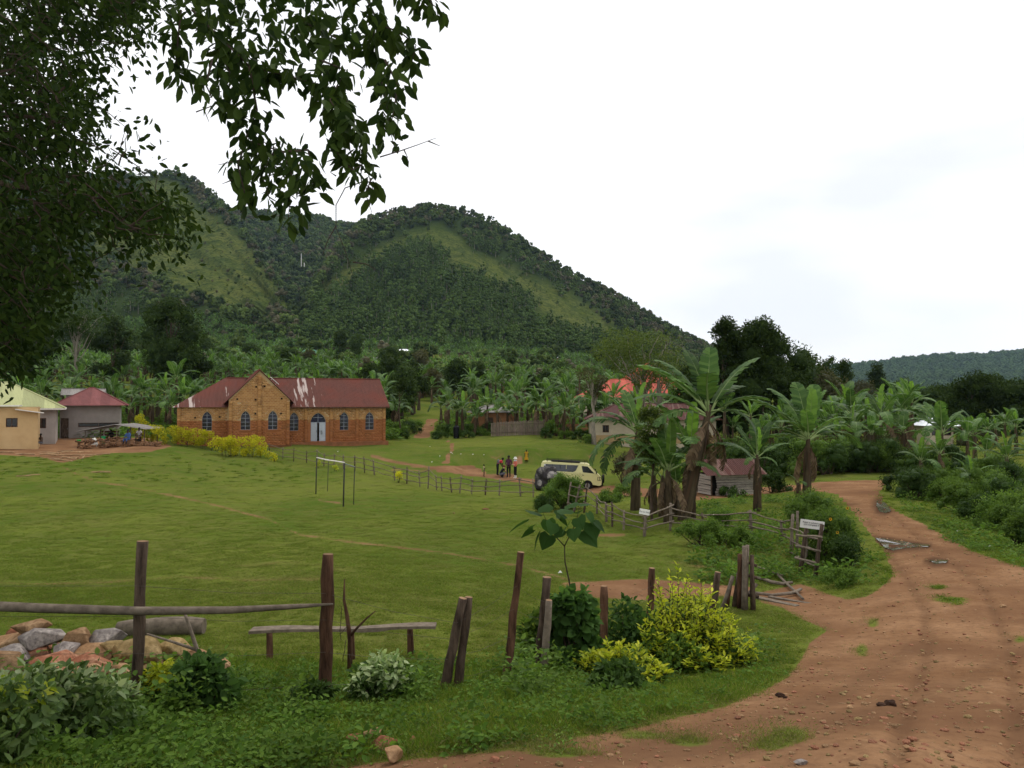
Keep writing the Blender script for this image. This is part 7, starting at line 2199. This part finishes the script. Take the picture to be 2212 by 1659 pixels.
def sprigs(label, base, spots, ls, seed):
    """Loose golden shrub: leafy shoots of uneven height, green and shaded inside."""
    random.seed(seed); r = np.random.default_rng(seed)
    t = empty('shrub', base, 0, label, 'shrub')
    Pb, D, N, L, mi = [], [], [], [], []
    mb = MB()
    for (dx, dy, h, w, n) in spots:
        for k in range(n):
            a = r.uniform(0, 6.28); e = math.sqrt(r.random())
            foot = Vector((dx + r.normal(0, .06), dy + r.normal(0, .06), 0)); tip = Vector((dx + math.cos(a) * e * w, dy + math.sin(a) * e * w, h * (1 - .5 * e * e) * r.uniform(.65, 1.05)))
            pth = wobble_path(foot, tip, 4, .12)
            mb.tube(pth, [.008, .007, .005, .004, .002], 4, cap=False)
            m_ = int(r.integers(20, 34))
            for j in range(m_):
                f = .25 + .75 * (j + r.random()) / m_
                q = min(3, int(f * 4)); p = pth[q].lerp(pth[q + 1], f * 4 - q)
                ax = (pth[q + 1] - pth[q]).normalized(); az = j * 2.4
                sd = Vector((math.cos(az), math.sin(az), .1))
                Pb.append(np.array(p) + r.normal(0, .012, 3)); D.append(np.array(sd + ax * r.uniform(.3, 1.0))); N.append(np.array([0, 0, 1.]) + r.normal(0, .5, 3)); L.append(ls * r.uniform(.6, 1.25))
                mi.append(1 if f + r.normal(0, .18) > .60 else 0)
    link('foliage', leaf_mesh('foliage', np.array(Pb), np.array(D), np.array(N), np.array(L), np.array(L) * .42, True, np.array(mi)), [M_BUSH_D, M_YELLOW], t)
    tag(mb.build('stem', M_TWIG, t), kind='stuff')
gb_ = hit(683, 668)
sprigs('large loose golden shrub rising at the right of the fence posts', gb_, [(-.15, 0, 1.45, .45, 40), (.25, .1, 1.30, .5, 40), (.05, -.25, .95, .6, 40), (.55, -.1, .95, .5, 34), (-.45, -.2, .75, .4, 24), (.30, -.40, .65, .5, 36), (.62, -.25, .7, .35, 20)], .088, 38)
sprigs('golden sprigs spilling over the verge in front of the sixth post', hit(620, 680), [(-.1, 0, .52, .3, 26), (.25, .05, .42, .28, 20), (-.35, .1, .38, .25, 14)], .085, 40)
sprigs('small golden tuft lowest on the verge', hit(651, 688), [(0, 0, .34, .22, 20)], .08, 41)
make_shrub('shrub', 'mixed green undergrowth around the large golden shrub', hit(668, 672), .8, .5, M_BUSH, 1500, .08, 26, seed=46, oval=True, asp=.55, ry=.5)
make_shrub('shrub', 'low green leaves between the golden tuft and the fern', hit(718, 668), .5, .4, M_BUSH_D, 900, .075, 16, seed=47, oval=True, asp=.55)
# fern by the gate
g = hit(738, 650); FE = empty('fern', g, 0, 'feathery green fern right of the large golden shrub', 'fern')
random.seed(9)
for k in range(16):
    a = k * 2.4; L = random.uniform(.6, .95); el = random.uniform(.6, 1.25)
    pts = [Vector((math.cos(a) * math.cos(el) * L * t, math.sin(a) * math.cos(el) * L * t, L * (math.sin(el) * t - .55 * t * t))) for t in np.linspace(0, 1, 9)]
    Pb, D, N = [], [], []
    for i in range(1, 9):
        tg = (pts[i] - pts[i - 1]).normalized(); sd = tg.cross(Vector((0, 0, 1))).normalized()
        for s in (-1, 1):
            for f in (0, .5):
                Pb.append(pts[i - 1].lerp(pts[i], f)); D.append(sd * s + tg * .4); N.append((0, 0, 1))
    ll = np.array([.17 * L * (1.1 - (j // 4) / 8.5) for j in range(len(Pb))])
    link('frond', leaf_mesh('frond', np.array([tuple(p) for p in Pb]), np.array([tuple(p) for p in D]), np.array(N, float), ll, ll * .32), M_BUSH, FE)
# sapling with large heart-shaped leaves behind the fence
g = hit(572, 640); SPL = empty('sapling', g, 0, 'thin forked sapling with large heart-shaped leaves behind the fence', 'sapling')
yy = g.y
nodes = [(568,577),(566,562),(565,547)]
mb = MB(); mb.tube([Vector((0, 0, 0))] + [P(a, b, yy) - g for a, b in ((573,610),(569,580),(565,562),(564.5,546))], [.022, .018, .014, .012, .010], 6); mb.build('trunk', M_TWIG, SPL)
for br in (((564.5,546),(556,537),(550,528),(546,520),(543,513)), ((564.5,546),(569,537),(574,527),(577,518),(579,508))):
    mb = MB(); mb.tube([P(a, b, yy) - g for a, b in br], [.010, .008, .007, .005, .003], 5); mb.build('branch', M_TWIG, SPL)
hb = MB()
ho = [(0, 0), (-.32, -.12), (-.52, .12), (-.46, .45), (-.22, .75), (0, 1.0), (.22, .75), (.46, .45), (.52, .12), (.32, -.12)]
hb.add([(x, y, .10 * abs(x) - .12 * y * y) for x, y in ho] + [(0, .5, -.03)], [(i, (i + 1) % 10, 10) for i in range(10)])
hme = hb.mesh('leaf'); hme.materials.append(M_COARSE); hme.materials.append(M_BUSH)
random.seed(14)
for k, (px, py, s, az, tl) in enumerate([(528,521,19,150,.5),(535,515,16,110,-.4),(545,512,13,60,-.6),(533,530,12,170,.9),(540,533,16,190,1.2),(549,535,14,250,1.3),(553,523,13,300,1.2),(556,515,12,20,.3),(548,520,13,270,1.4),(536,524,13,140,.4),(560,518,10,20,1.0),
       (566,514,14,120,-.3),(571,508,13,90,-.7),(580,506,12,40,-.3),(588,513,12,330,1.1),(590,523,16,310,1.2),(583,531,18,290,1.3),(574,529,13,250,1.2),(569,524,12,200,.8),(578,518,13,270,.9),(595,522,12,340,1.2),(563,530,10,230,1.1),(577,512,10,60,.2)]):
    c = P(px, py, yy + random.uniform(-.25, .25)) - g
    link('leaf', hme, None, SPL, c, (-tl * random.uniform(.5, 1.1), random.uniform(-.6, .6), R(az - 90 + random.uniform(-25, 25))), s / F * yy * 1.2)

# ------------------------------------------------------------------ the big tree overhead
rov = np.random.default_rng(21)
tb_ = G(-330, 9.0)
OT = empty('overhanging_tree', tb_, 0, 'big dark leafed tree whose branches hang into the upper left', 'tree')
T0 = np.array(tb_)
def inside(poly, x, y): return poly_sd(np.array([x], float), np.array([y], float), poly)[0] > 0
polyB = [(-60,-30),(168,-30),(150,15),(128,45),(122,108),(150,108),(168,113),(158,140),(150,158),(165,185),(190,217),(178,240),(160,257),(118,252),(98,212),(72,222),(90,270),(62,290),(38,335),(20,362),(0,375),(-60,385)]
PbL, DL, NL, LL_ = [], [], [], []
tw = MB()
def add_leaf(p, d, nrm, L): PbL.append(p); DL.append(d); NL.append(nrm); LL_.append(L)
cl = 0; tries = 0
centres = []
while cl < 760 and tries < 16000:
    tries += 1
    x, y = rov.uniform(-60, 195), rov.uniform(-30, 385)
    if not inside(polyB, x, y): continue
    # open patches where the sky shows
    hole = math.sin(x * .075 + 1.0) * math.sin(y * .06 + .6) + .5 * math.sin(x * .16 + y * .11)
    if y < 215 and x < 150 and hole > .45: continue
    if x > 80 and 45 < y < 150 and rov.random() > .30: continue
    if x > 95 and y > 45 and rov.random() > (.32 if y < 200 else .55): continue
    if x > 60 and y > 235 and rov.random() > .6: continue
    Y = rov.uniform(8.6, 12.5)
    c = np.array(P(x, y, Y)); centres.append((c, Y)); cl += 1
    rad = rov.uniform(.12, .25) * Y / 10
    for k in range(int(rov.integers(16, 34))):
        o_ = rov.normal(size=3) * rad * np.array([1, 1, .8])
        d = unit(np.array([rov.normal(.25, .6), rov.normal(0, .6), rov.normal(-.55, .5)])[None])[0]
        add_leaf(c + o_, d, rov.normal(size=3) + np.array([0, -.2, .6]), rov.uniform(.08, .145) * Y / 10)
nB = len(PbL)
lobes = [[(362,-10),(380,25),(400,32),(416,45),(412,62)],[(375,20),(372,60),(384,88),(389,125),(394,146)],[(385,60),(398,85),(392,120)],[(192,10),(249,66),(317,84),(344,120),(362,152),(373,190)],[(317,84),(345,95),(352,120)],[(345,120),(335,150),(352,170),(362,165)],
         [(249,66),(257,110),(246,140),(283,152),(292,176),(288,222)],[(246,140),(238,165),(244,190),(246,205)],[(283,152),(308,150),(312,165),(300,200)],[(275,150),(262,175),(270,200)],[(181,10),(176,60),(182,82)],[(212,60),(206,85),(212,98)],[(215,40),(235,85),(228,110),(250,120)],[(300,20),(340,40),(372,30)],[(320,60),(345,70),(330,100),(350,130)],[(395,-8),(420,-3),(438,8)],[(425,-5),(434,6)]]
polyA = [(168,-12),(200,30),(225,55),(255,80),(310,78),(335,62),(352,35),(362,-12)]
def lobe_leaves(pts, Yc, dens, spr, pxlen):
    path = [Vector(P(a, b, Yc + rov.normal(0, .12))) for a, b in pts]
    tw.tube([p - Vector(T0) for p in path], [max(.0022, .008 - .0055 * i / (len(path) - 1)) for i in range(len(path))], 5, cap=False)
    for (a, b), p, q in zip(zip(pts[:-1], pts[1:]), path[:-1], path[1:]):
        L = math.hypot(b[0] - a[0], b[1] - a[1])
        for k in range(int(L * dens)):
            c = np.array(p.lerp(q, rov.random())) + rov.normal(size=3) * spr * np.array([1, 1.2, 1])
            side = 1 if rov.random() < .5 else -1
            d = np.array([side * rov.uniform(.1, .9), rov.normal(0, .5), rov.normal(-.75, .35)])
            add_leaf(c, d, np.array([rov.normal(0, .6), rov.normal(-.5, .5), rov.normal(.5, .5)]), rov.uniform(.6, 1.2) * pxlen / F * Yc)
for i, pts in enumerate(lobes): lobe_leaves(pts, 5.2 + .5 * math.sin(i * 2.1), .82, .040, 18.5)
for k in range(430):
    while True:
        x, y = rov.uniform(165, 365), rov.uniform(-12, 82)
        if inside(polyA, x, y): break
    Y = rov.uniform(4.9, 6.4)
    add_leaf(np.array(P(x, y, Y)), np.array([rov.normal(.2, .6), rov.normal(0, .5), rov.normal(-.6, .5)]), rov.normal(size=3) + np.array([0, -.4, .4]), rov.uniform(.6, 1.15) * 17 / F * Y)
nA = len(PbL)
# rest of the crown, above and beside the view
for k in range(150):
    Y = rov.uniform(1.0, 12.5); x = rov.uniform(-10.5, -.2 - .06 * Y)
    z = ZC + .52 * Y + rov.uniform(.9, 3.2)
    for q in range(34):
        o_ = rov.normal(size=3) * np.array([.55, .55, .3])
        if z + o_[2] < ZC + .505 * (Y + o_[1]) + .45: continue
        add_leaf(np.array([x, Y, z]) + o_, rov.normal(size=3) + np.array([0, 0, -.4]), rov.normal(size=3) + np.array([0, 0, 1.]), rov.uniform(.12, .22))
PbL, DL, NL, LL_ = np.array(PbL) - T0, unit(np.array(DL)), unit(np.array(NL)), np.array(LL_)
# the leaves that show largest are objects of their own
lv = MB(); 
def one_leaf(seed):
    rn = random.Random(seed)
    v, f, k = leaf_arrays(np.zeros((1, 3)), np.array([[0, 0, 1.]]), np.array([[0, -1., 0]]), np.ones(1), np.array([.46]), True, fold=.12, droop=rn.uniform(.05, .25))
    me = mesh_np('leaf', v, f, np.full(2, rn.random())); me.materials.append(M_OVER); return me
OLM = [one_leaf(i) for i in range(5)]
selA = np.arange(nB, nA); order = selA[np.argsort(-LL_[selA])][:300]
for j, i in enumerate(order):
    d = Vector(DL[i]).normalized(); n_ = Vector(NL[i]); s_ = d.cross(n_).normalized(); n2 = s_.cross(d)
    M_ = Matrix((( -s_.x, -n2.x, d.x), (-s_.y, -n2.y, d.y), (-s_.z, -n2.z, d.z)))
    o = link('leaf', OLM[j % 5], None, OT, Vector(PbL[i])); o.rotation_euler = M_.to_euler(); o.scale = (LL_[i],) * 3
rest = np.setdiff1d(np.arange(len(LL_)), order)
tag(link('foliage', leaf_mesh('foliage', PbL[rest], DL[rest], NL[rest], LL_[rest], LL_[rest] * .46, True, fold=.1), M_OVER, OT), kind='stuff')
# twigs: clusters to limbs
limbs = [[(-330,9,-2.0),(-330,9.2,3.5)]]
mb = MB(); mb.tube([Vector((0, 0, -.4)), Vector((.1, .1, 2.5)), Vector((.3, .3, 5.0)), Vector((.6, .5, 7.0))], [.42, .33, .28, .16], 12, jit=.05); mb.build('trunk', M_BARK, OT)
def limb(pts, r0, r1):
    m2 = MB(); m2.tube(pts, [r0 + (r1 - r0) * i / (len(pts) - 1) for i in range(len(pts))], 7, jit=.05); m2.build('limb', M_BARK, OT)
top = Vector((.3, .3, 5.0)) 
for tgt, r0, via in (((60,120,10.2), .12, .6), ((100,200,10.5), .09, .5), ((20,280,10), .10, .3), ((150,205,10.8), .05, .7), ((215,-16,6.2), .07, 1.6), ((340,-16,5.6), .06, 2.2)):
    e = Vector(P(*tgt)) - Vector(T0)
    mid = top.lerp(e, .5) + Vector((0, 0, via))
    limb(wobble_path(top, mid, 4, .10)[:-1] + wobble_path(mid, e, 4, .14), r0, .012)
for c, Y in centres[::2]:
    e = Vector(c - T0); a = e + Vector((-.15 - rov.random() * .4, rov.normal(0, .2), rov.uniform(.15, .5)))
    tw.tube([a, a.lerp(e, .5) + Vector((rov.normal(0, .04), 0, .06)), e], [.007, .005, .002], 4, cap=False)
ca = np.array([c for c, _ in centres]) - T0
cpx, cpy = proj(ca[:, 0] + T0[0], ca[:, 1] + T0[1], ca[:, 2] + T0[2])
for i in range(len(ca)):       # every leaf cluster hangs on a twig that runs back towards the trunk side
    cand = np.where((cpx < cpx[i] - 6) & (np.abs(ca[:, 1] - ca[i, 1]) < 1.2))[0]
    if len(cand) == 0: continue
    j = cand[np.argmin(((ca[cand] - ca[i]) ** 2).sum(1))]
    if np.linalg.norm(ca[j] - ca[i]) > 1.6: continue
    tw.tube(wobble_path(ca[j], ca[i], 4, .16, -.05), [.011, .009, .007, .005, .003], 4, cap=False)
for pts in ([(373,190),(362,182),(345,188),(336,205),(336,228),(345,250),(353,276)],[(336,226),(328,240),(322,256)],[(353,262),(366,264),(376,270)],[(371,178),(366,195),(372,213)],[(380,157),(400,151),(420,144),(436,138)],[(404,150),(408,158)],[(428,141),(440,146)],[(249,62),(232,118)],[(240,160),(218,165)],[(232,180),(222,184)],[(336,176),(330,172)],[(300,196),(308,196)],[(345,118),(364,124)],[(196,112),(212,106),(216,104)],[(203,107),(209,122)]):
    tw.tube([Vector(P(a, b, 5.3)) - Vector(T0) for a, b in pts], [.0048 - .0034 * i / (len(pts) - 1) for i in range(len(pts))], 4, cap=False)
tag(tw.build('twigs', M_TWIG, OT), kind='stuff')

# ------------------------------------------------------------------ trees on the hills
rh_ = np.random.default_rng(9)
def hill_points(h, n, u0, u1, t0, t1):
    u = rh_.uniform(u0, u1, n); t = t0 + (t1 - t0) * rh_.random(n) ** .8
    x, y, z = h.pt(u, t); px, py = proj(x, y, z)
    return u, t, x, y, z, px, py
def in_any(px, py, polys, grow=0):
    m = np.zeros(px.shape, bool)
    for p in polys: m |= poly_sd(px, py, p) > -grow
    return m
ALL = {'p': [], 's': [], 'i': []}; SING = []
def put(x, y, z, hgt, kind):
    ALL['p'].append(np.stack([x, y, z - hgt * .08], 1)); ALL['s'].append(hgt); ALL['i'].append(kind)
# central hill: eucalyptus low, natural forest on the crest and right flank
u, t, x, y, z, px, py = hill_points(HILLS['C'], 6200, 298, 815, .0, 1.0)
gr = in_any(px + rh_.normal(0, 4, len(px)), py + rh_.normal(0, 4, len(px)), [PAST_C, PAST_C2], 6)
crest = (t > .80) | (px > 520 + (1 - t) * 190)
thin = rh_.random(len(u))
keep = np.where(gr, thin < .10, thin < .95) & ~((t < .06) & (px < 640) & (thin > .25))
k_ = np.where(crest, np.where(rh_.random(len(u)) < .30, rh_.integers(6, 8, len(u)), rh_.integers(3, 6, len(u))), rh_.integers(0, 3, len(u)))
hg = np.where(crest, rh_.uniform(3.5, 11, len(u)), rh_.uniform(6, 16, len(u))) * np.where(gr, rh_.uniform(.15, .5, len(u)), 1)
put(x[keep], y[keep], z[keep], hg[keep], k_[keep])
# grassy hill
u, t, x, y, z, px, py = hill_points(HILLS['B'], 5200, -320, 300, .0, 1.0)
gr = in_any(px + rh_.normal(0, 4, len(px)), py + rh_.normal(0, 4, len(px)), [PAST_B, PAST_B2], 3)
thin = rh_.random(len(u))
keep = np.where(gr, thin < .24, thin < .9) & ~((t < .17) & (px > 125) & (thin > .12))
k_ = np.where(rh_.random(len(u)) < .3, rh_.integers(6, 8, len(u)), rh_.integers(3, 6, len(u)))
k_ = np.where((t < .3) & (px < 150), rh_.integers(0, 3, len(u)), k_)
hg = rh_.uniform(5, 13, len(u)) * np.where(gr, rh_.uniform(.10, .32, len(u)), 1)
put(x[keep], y[keep], z[keep], hg[keep], k_[keep])
# saddle
u, t, x, y, z, px, py = hill_points(HILLS['A'], 2600, 200, 380, .15, 1.0)
k_ = np.where(rh_.random(len(u)) < .18, rh_.integers(6, 8, len(u)), rh_.integers(3, 6, len(u)))
put(x, y, z, rh_.uniform(9, 20, len(u)), k_)
# far ridge
u, t, x, y, z, px, py = hill_points(HILLS['D'], 6000, 690, 1200, .0, 1.0)
put(x, y, z, rh_.uniform(12, 24, len(u)), np.full(len(u), 8))
# crest line trees that stand out against the sky
for hk, u0, u1, n in (('C', 360, 720, 170), ('A', 235, 350, 45), ('B', 150, 225, 40), ('D', 700, 1100, 200)):
    u, t, x, y, z, px, py = hill_points(HILLS[hk], n, u0, u1, .985, 1.01)
    put(x, y, z, rh_.uniform(4, 10, n) * (1.9 if hk == 'D' else 1), np.full(n, 8) if hk == 'D' else rh_.integers(3, 6, n))
pts = np.concatenate(ALL['p']); scl = np.concatenate(ALL['s']); kid = np.concatenate(ALL['i'])
dist = pts[:, 1]; score = scl / dist
first = np.argsort(-score)
eu = [i for i in first if kid[i] < 3][:160]; fo = [i for i in first if 3 <= kid[i] < 8][:90]
single = np.zeros(len(pts), bool); single[eu] = True; single[fo] = True
rotz = rh_.uniform(0, 6.28, len(pts)); wid = rh_.uniform(.85, 1.25, len(pts))
for i in eu: tag(link('eucalyptus_tree', HT[kid[i]], None, None, pts[i], (0, 0, rotz[i]), (scl[i] * wid[i], scl[i] * wid[i], scl[i])), 'eucalyptus tree in the plantation on the central hillside', 'tree', 'eucalyptus on the central hillside')
for i in fo: tag(link('forest_tree', HT[kid[i]], None, None, pts[i], (0, 0, rotz[i]), (scl[i] * wid[i], scl[i] * wid[i], scl[i])), 'wild forest tree on the wooded hill slopes', 'tree', 'forest trees on the hill slopes')
r_ = ~single
scatter('forest', pts[r_], np.stack([np.zeros(r_.sum()), np.zeros(r_.sum()), rotz[r_]], 1), np.stack([scl * wid, scl * wid, scl], 1)[r_], kid[r_], HT_COL, 'dense forest clothing the hills and the far ridge', 'forest')
# the lone tree on the peak
p = HILLS['B'].pt(np.array([175.0]), np.array([1.0])); tag(link('summit_tree', HT[4], None, None, (p[0][0], p[1][0], p[2][0] - 1), (0, 0, 0), (11, 11, 15)), 'lone tree on the very top of the grassy hill', 'tree')
for px, py, H in ((300.5, 262, 34), (303.5, 262, 22)):
    x, y, z = HILLS['A'].pt(np.array([px]), np.array([.42])); mb = MB(); mb.tube([(0, 0, 0), (.3, 0, H * .5), (0, 0, H)], [1.0, .8, .4], 6)
    t = empty('bare_trunk', (x[0], y[0], z[0]), 0, 'tall pale bare trunk in the valley forest, %s of two' % ('taller' if H > 30 else 'shorter'), 'tree'); mb.build('trunk', simple('bleached_trunk', (.45, .43, .42), .9, .1, 2, 0), t)

# ------------------------------------------------------------------ grass and weeds
rg = np.random.default_rng(3)
def cover(n, y0, y1, u0=-250, u1=1300):
    u = rg.uniform(u0, u1, n); Y = np.exp(rg.uniform(math.log(y0), math.log(y1), n))
    x = (u - CX) / F * Y; z = heights(x, Y); px, py = proj(x, Y, z)
    d, c = dirt_at(px, py)
    return x, Y, z, px, py, d
ps, rs, ss, ix = [], [], [], []
for n, y0, y1, base_s in ((22000, 4.2, 14, .55), (26000, 14, 40, .8), (8000, 40, 100, 1.3)):
    x, Y, z, px, py, d = cover(n, y0, y1, -150 if y1 > 20 else -350, 1180 if y1 > 20 else 1350)
    keep = d + rg.normal(0, .12, n) < .42
    x, Y, z, px, py, d = (a[keep] for a in (x, Y, z, px, py, d)); m = len(x)
    s = base_s * rg.uniform(.75, 1.3, m)
    big_ = np.sin(x * .23 + 1) * np.sin(Y * .19) + .6 * np.sin(x * .71 + Y * .5)
    k = np.where(d > .18, 3, np.where(rg.random(m) < .06 + .42 * np.clip(big_, 0, 1), 2, np.where(rg.random(m) < .10 + .30 * np.clip(-big_ - .2, 0, 1), 3, rg.integers(0, 2, m))))
    # lusher, longer growth on the verge below the fence and on banks
    verge = (py > 640) & (Y < 10.5) & (d < .04); k = np.where(verge & (rg.random(m) < .6), np.where(rg.random(m) < .7, 4, 2), k)
    k = np.where((py < 482) & (py > 455) & (px < 300) & (rg.random(m) < .5), 4, k)
    k = np.where((px > 880) & (Y > 14) & (Y < 45) & (rg.random(m) < .5), 4, k)
    k = np.where((Y > 12) & (Y < 60) & (rg.random(m) < .025), 5, k)
    sz_ = s * np.where(k >= 4, .45 if y0 > 5 else .8, .4 if y1 > 50 else (.6 if y0 > 10 else 1.0))
    ps.append(np.stack([x, Y, z], 1)); rs.append(np.stack([np.zeros(m), np.zeros(m), rg.uniform(0, 6.28, m)], 1)); ss.append(np.stack([s, s, sz_], 1)); ix.append(k)
scatter('grass', np.concatenate(ps), np.concatenate(rs), np.concatenate(ss), np.concatenate(ix), GRASS_COL, 'short green grass of the field and the verges', 'grass')
ps, rs, ss, ix = [], [], [], []
x, Y, z, px, py, d = cover(9000, 4.6, 12.5, -250, 830)
low_ = (py > np.interp(px, [-300, 0, 250, 450, 600, 760], [690, 690, 675, 665, 640, 640]))
dens = np.interp(px, [-300, 120, 330, 480, 560, 760], [.7, .6, .22, .10, .16, .06])
keep = (d < .3) & low_ & (rg.random(len(x)) < dens)
x, Y, z = x[keep], Y[keep], z[keep]; m = len(x); s = rg.uniform(.45, .95, m)
ps.append(np.stack([x, Y, z], 1)); rs.append(np.stack([np.zeros(m), np.zeros(m), rg.uniform(0, 6.28, m)], 1)); ss.append(np.stack([s, s, s], 1)); ix.append(rg.integers(0, 3, m))
x, Y, z, px, py, d = cover(5000, 6.4, 12.5, -200, 780)
line_ = np.interp(px, [-200, 140, 327, 450, 520, 600, 700], [712, 710, 700, 688, 680, 672, 655])
keep = (d < .2) & (np.abs(py - line_) < 16 + 10 * np.sin(px * .11)) & (rg.random(len(x)) < .10 + .10 * np.sin(px * .05))
keep |= (d < .2) & (np.abs(py - 690) < 16) & (px < 230) & (rg.random(len(x)) < .25)
x, Y, z = x[keep], Y[keep], z[keep]; m = len(x); s = rg.uniform(.5, 1.1, m)
ps.append(np.stack([x, Y, z], 1)); rs.append(np.stack([rg.normal(0, .15, m), rg.normal(0, .15, m), rg.uniform(0, 6.28, m)], 1)); ss.append(np.stack([s, s, s], 1)); ix.append(rg.integers(3, 5, m))
x, Y, z, px, py, d = cover(5000, 16, 60, 540, 1150)
keep = (d < .25) & (((px > 700) & (px < 870) & (py < 585) & (py > 500)) | (px > 905)) & (rg.random(len(x)) < .28)
x, Y, z = x[keep], Y[keep], z[keep]; m = len(x); s = rg.uniform(1.2, 2.6, m)
ps.append(np.stack([x, Y, z], 1)); rs.append(np.stack([np.zeros(m), np.zeros(m), rg.uniform(0, 6.28, m)], 1)); ss.append(np.stack([s, s, s], 1)); ix.append(rg.integers(0, 3, m))
x, Y, z, px, py, d = cover(2500, 84, 130, -100, 720)
keep = (d < .1) & (py < 440) & ((Y > 99) | (px < 395)) & ~((px > 405) & (px < 445)); x, Y, z = x[keep], Y[keep], z[keep]; m = len(x); s = rg.uniform(4, 8, m)
ps.append(np.stack([x, Y, z], 1)); rs.append(np.stack([np.zeros(m), np.zeros(m), rg.uniform(0, 6.28, m)], 1)); ss.append(np.stack([s, s, s * .7], 1)); ix.append(rg.integers(0, 3, m))
scatter('weeds', np.concatenate(ps), np.concatenate(rs), np.concatenate(ss), np.concatenate(ix), WEED_COL, 'broad leaved weeds and ground cover along the verges', 'weeds')
# pebbles on the road
PEB = []
for i in range(3):
    b_ = lump((0, 0, .25), (1, .8, .5), 1, i + 1, .35); me_ = bpy.data.meshes.new('pebble'); b_.to_mesh(me_); b_.free(); me_.materials.append(M_STONE[(0, 2, 3)[i]]); PEB.append(me_)
ck = MB(); ck.tube([(-1, 0, .1), (0, .15, .15), (1.2, 0, .1)], [.12, .15, .08], 5); me_ = ck.mesh('chip'); me_.materials.append(M_LOGPALE); PEB.append(me_)
PEB_COL = proto_collection('pebble_kinds', PEB)
x, Y, z, px, py, d = cover(7000, 4.0, 34, 250, 1200)
keep = d > .75; x, Y, z = x[keep], Y[keep], z[keep]; m = len(x)
s = .006 + .026 * rg.random(m) ** 4 + .0008 * Y
scatter('gravel', np.stack([x, Y, z], 1), np.stack([np.zeros(m), np.zeros(m), rg.uniform(0, 6.28, m)], 1), np.repeat(s[:, None], 3, 1), np.where(rg.random(m) < .2, 3, rg.integers(0, 3, m)), PEB_COL, 'loose pebbles and wood chips on the dirt road', 'gravel')

# ------------------------------------------------------------------ air
hx = MB(); hx.box((0, 1900, 190), (7600, 4900, 640))
m, nt, b = new_mat('haze_air'); nt.nodes.remove(b)
pv = nd(nt, 'ShaderNodeVolumePrincipled'); pv.inputs['Density'].default_value = .00004; pv.inputs['Color'].default_value = (.50, .72, 1.0, 1); pv.inputs['Anisotropy'].default_value = 0.0
nt.links.new(pv.outputs[0], nt.nodes['Material Output'].inputs['Volume'])
tag(hx.build('haze', m), 'thin bluish haze in the valley air', 'haze', kind='stuff')
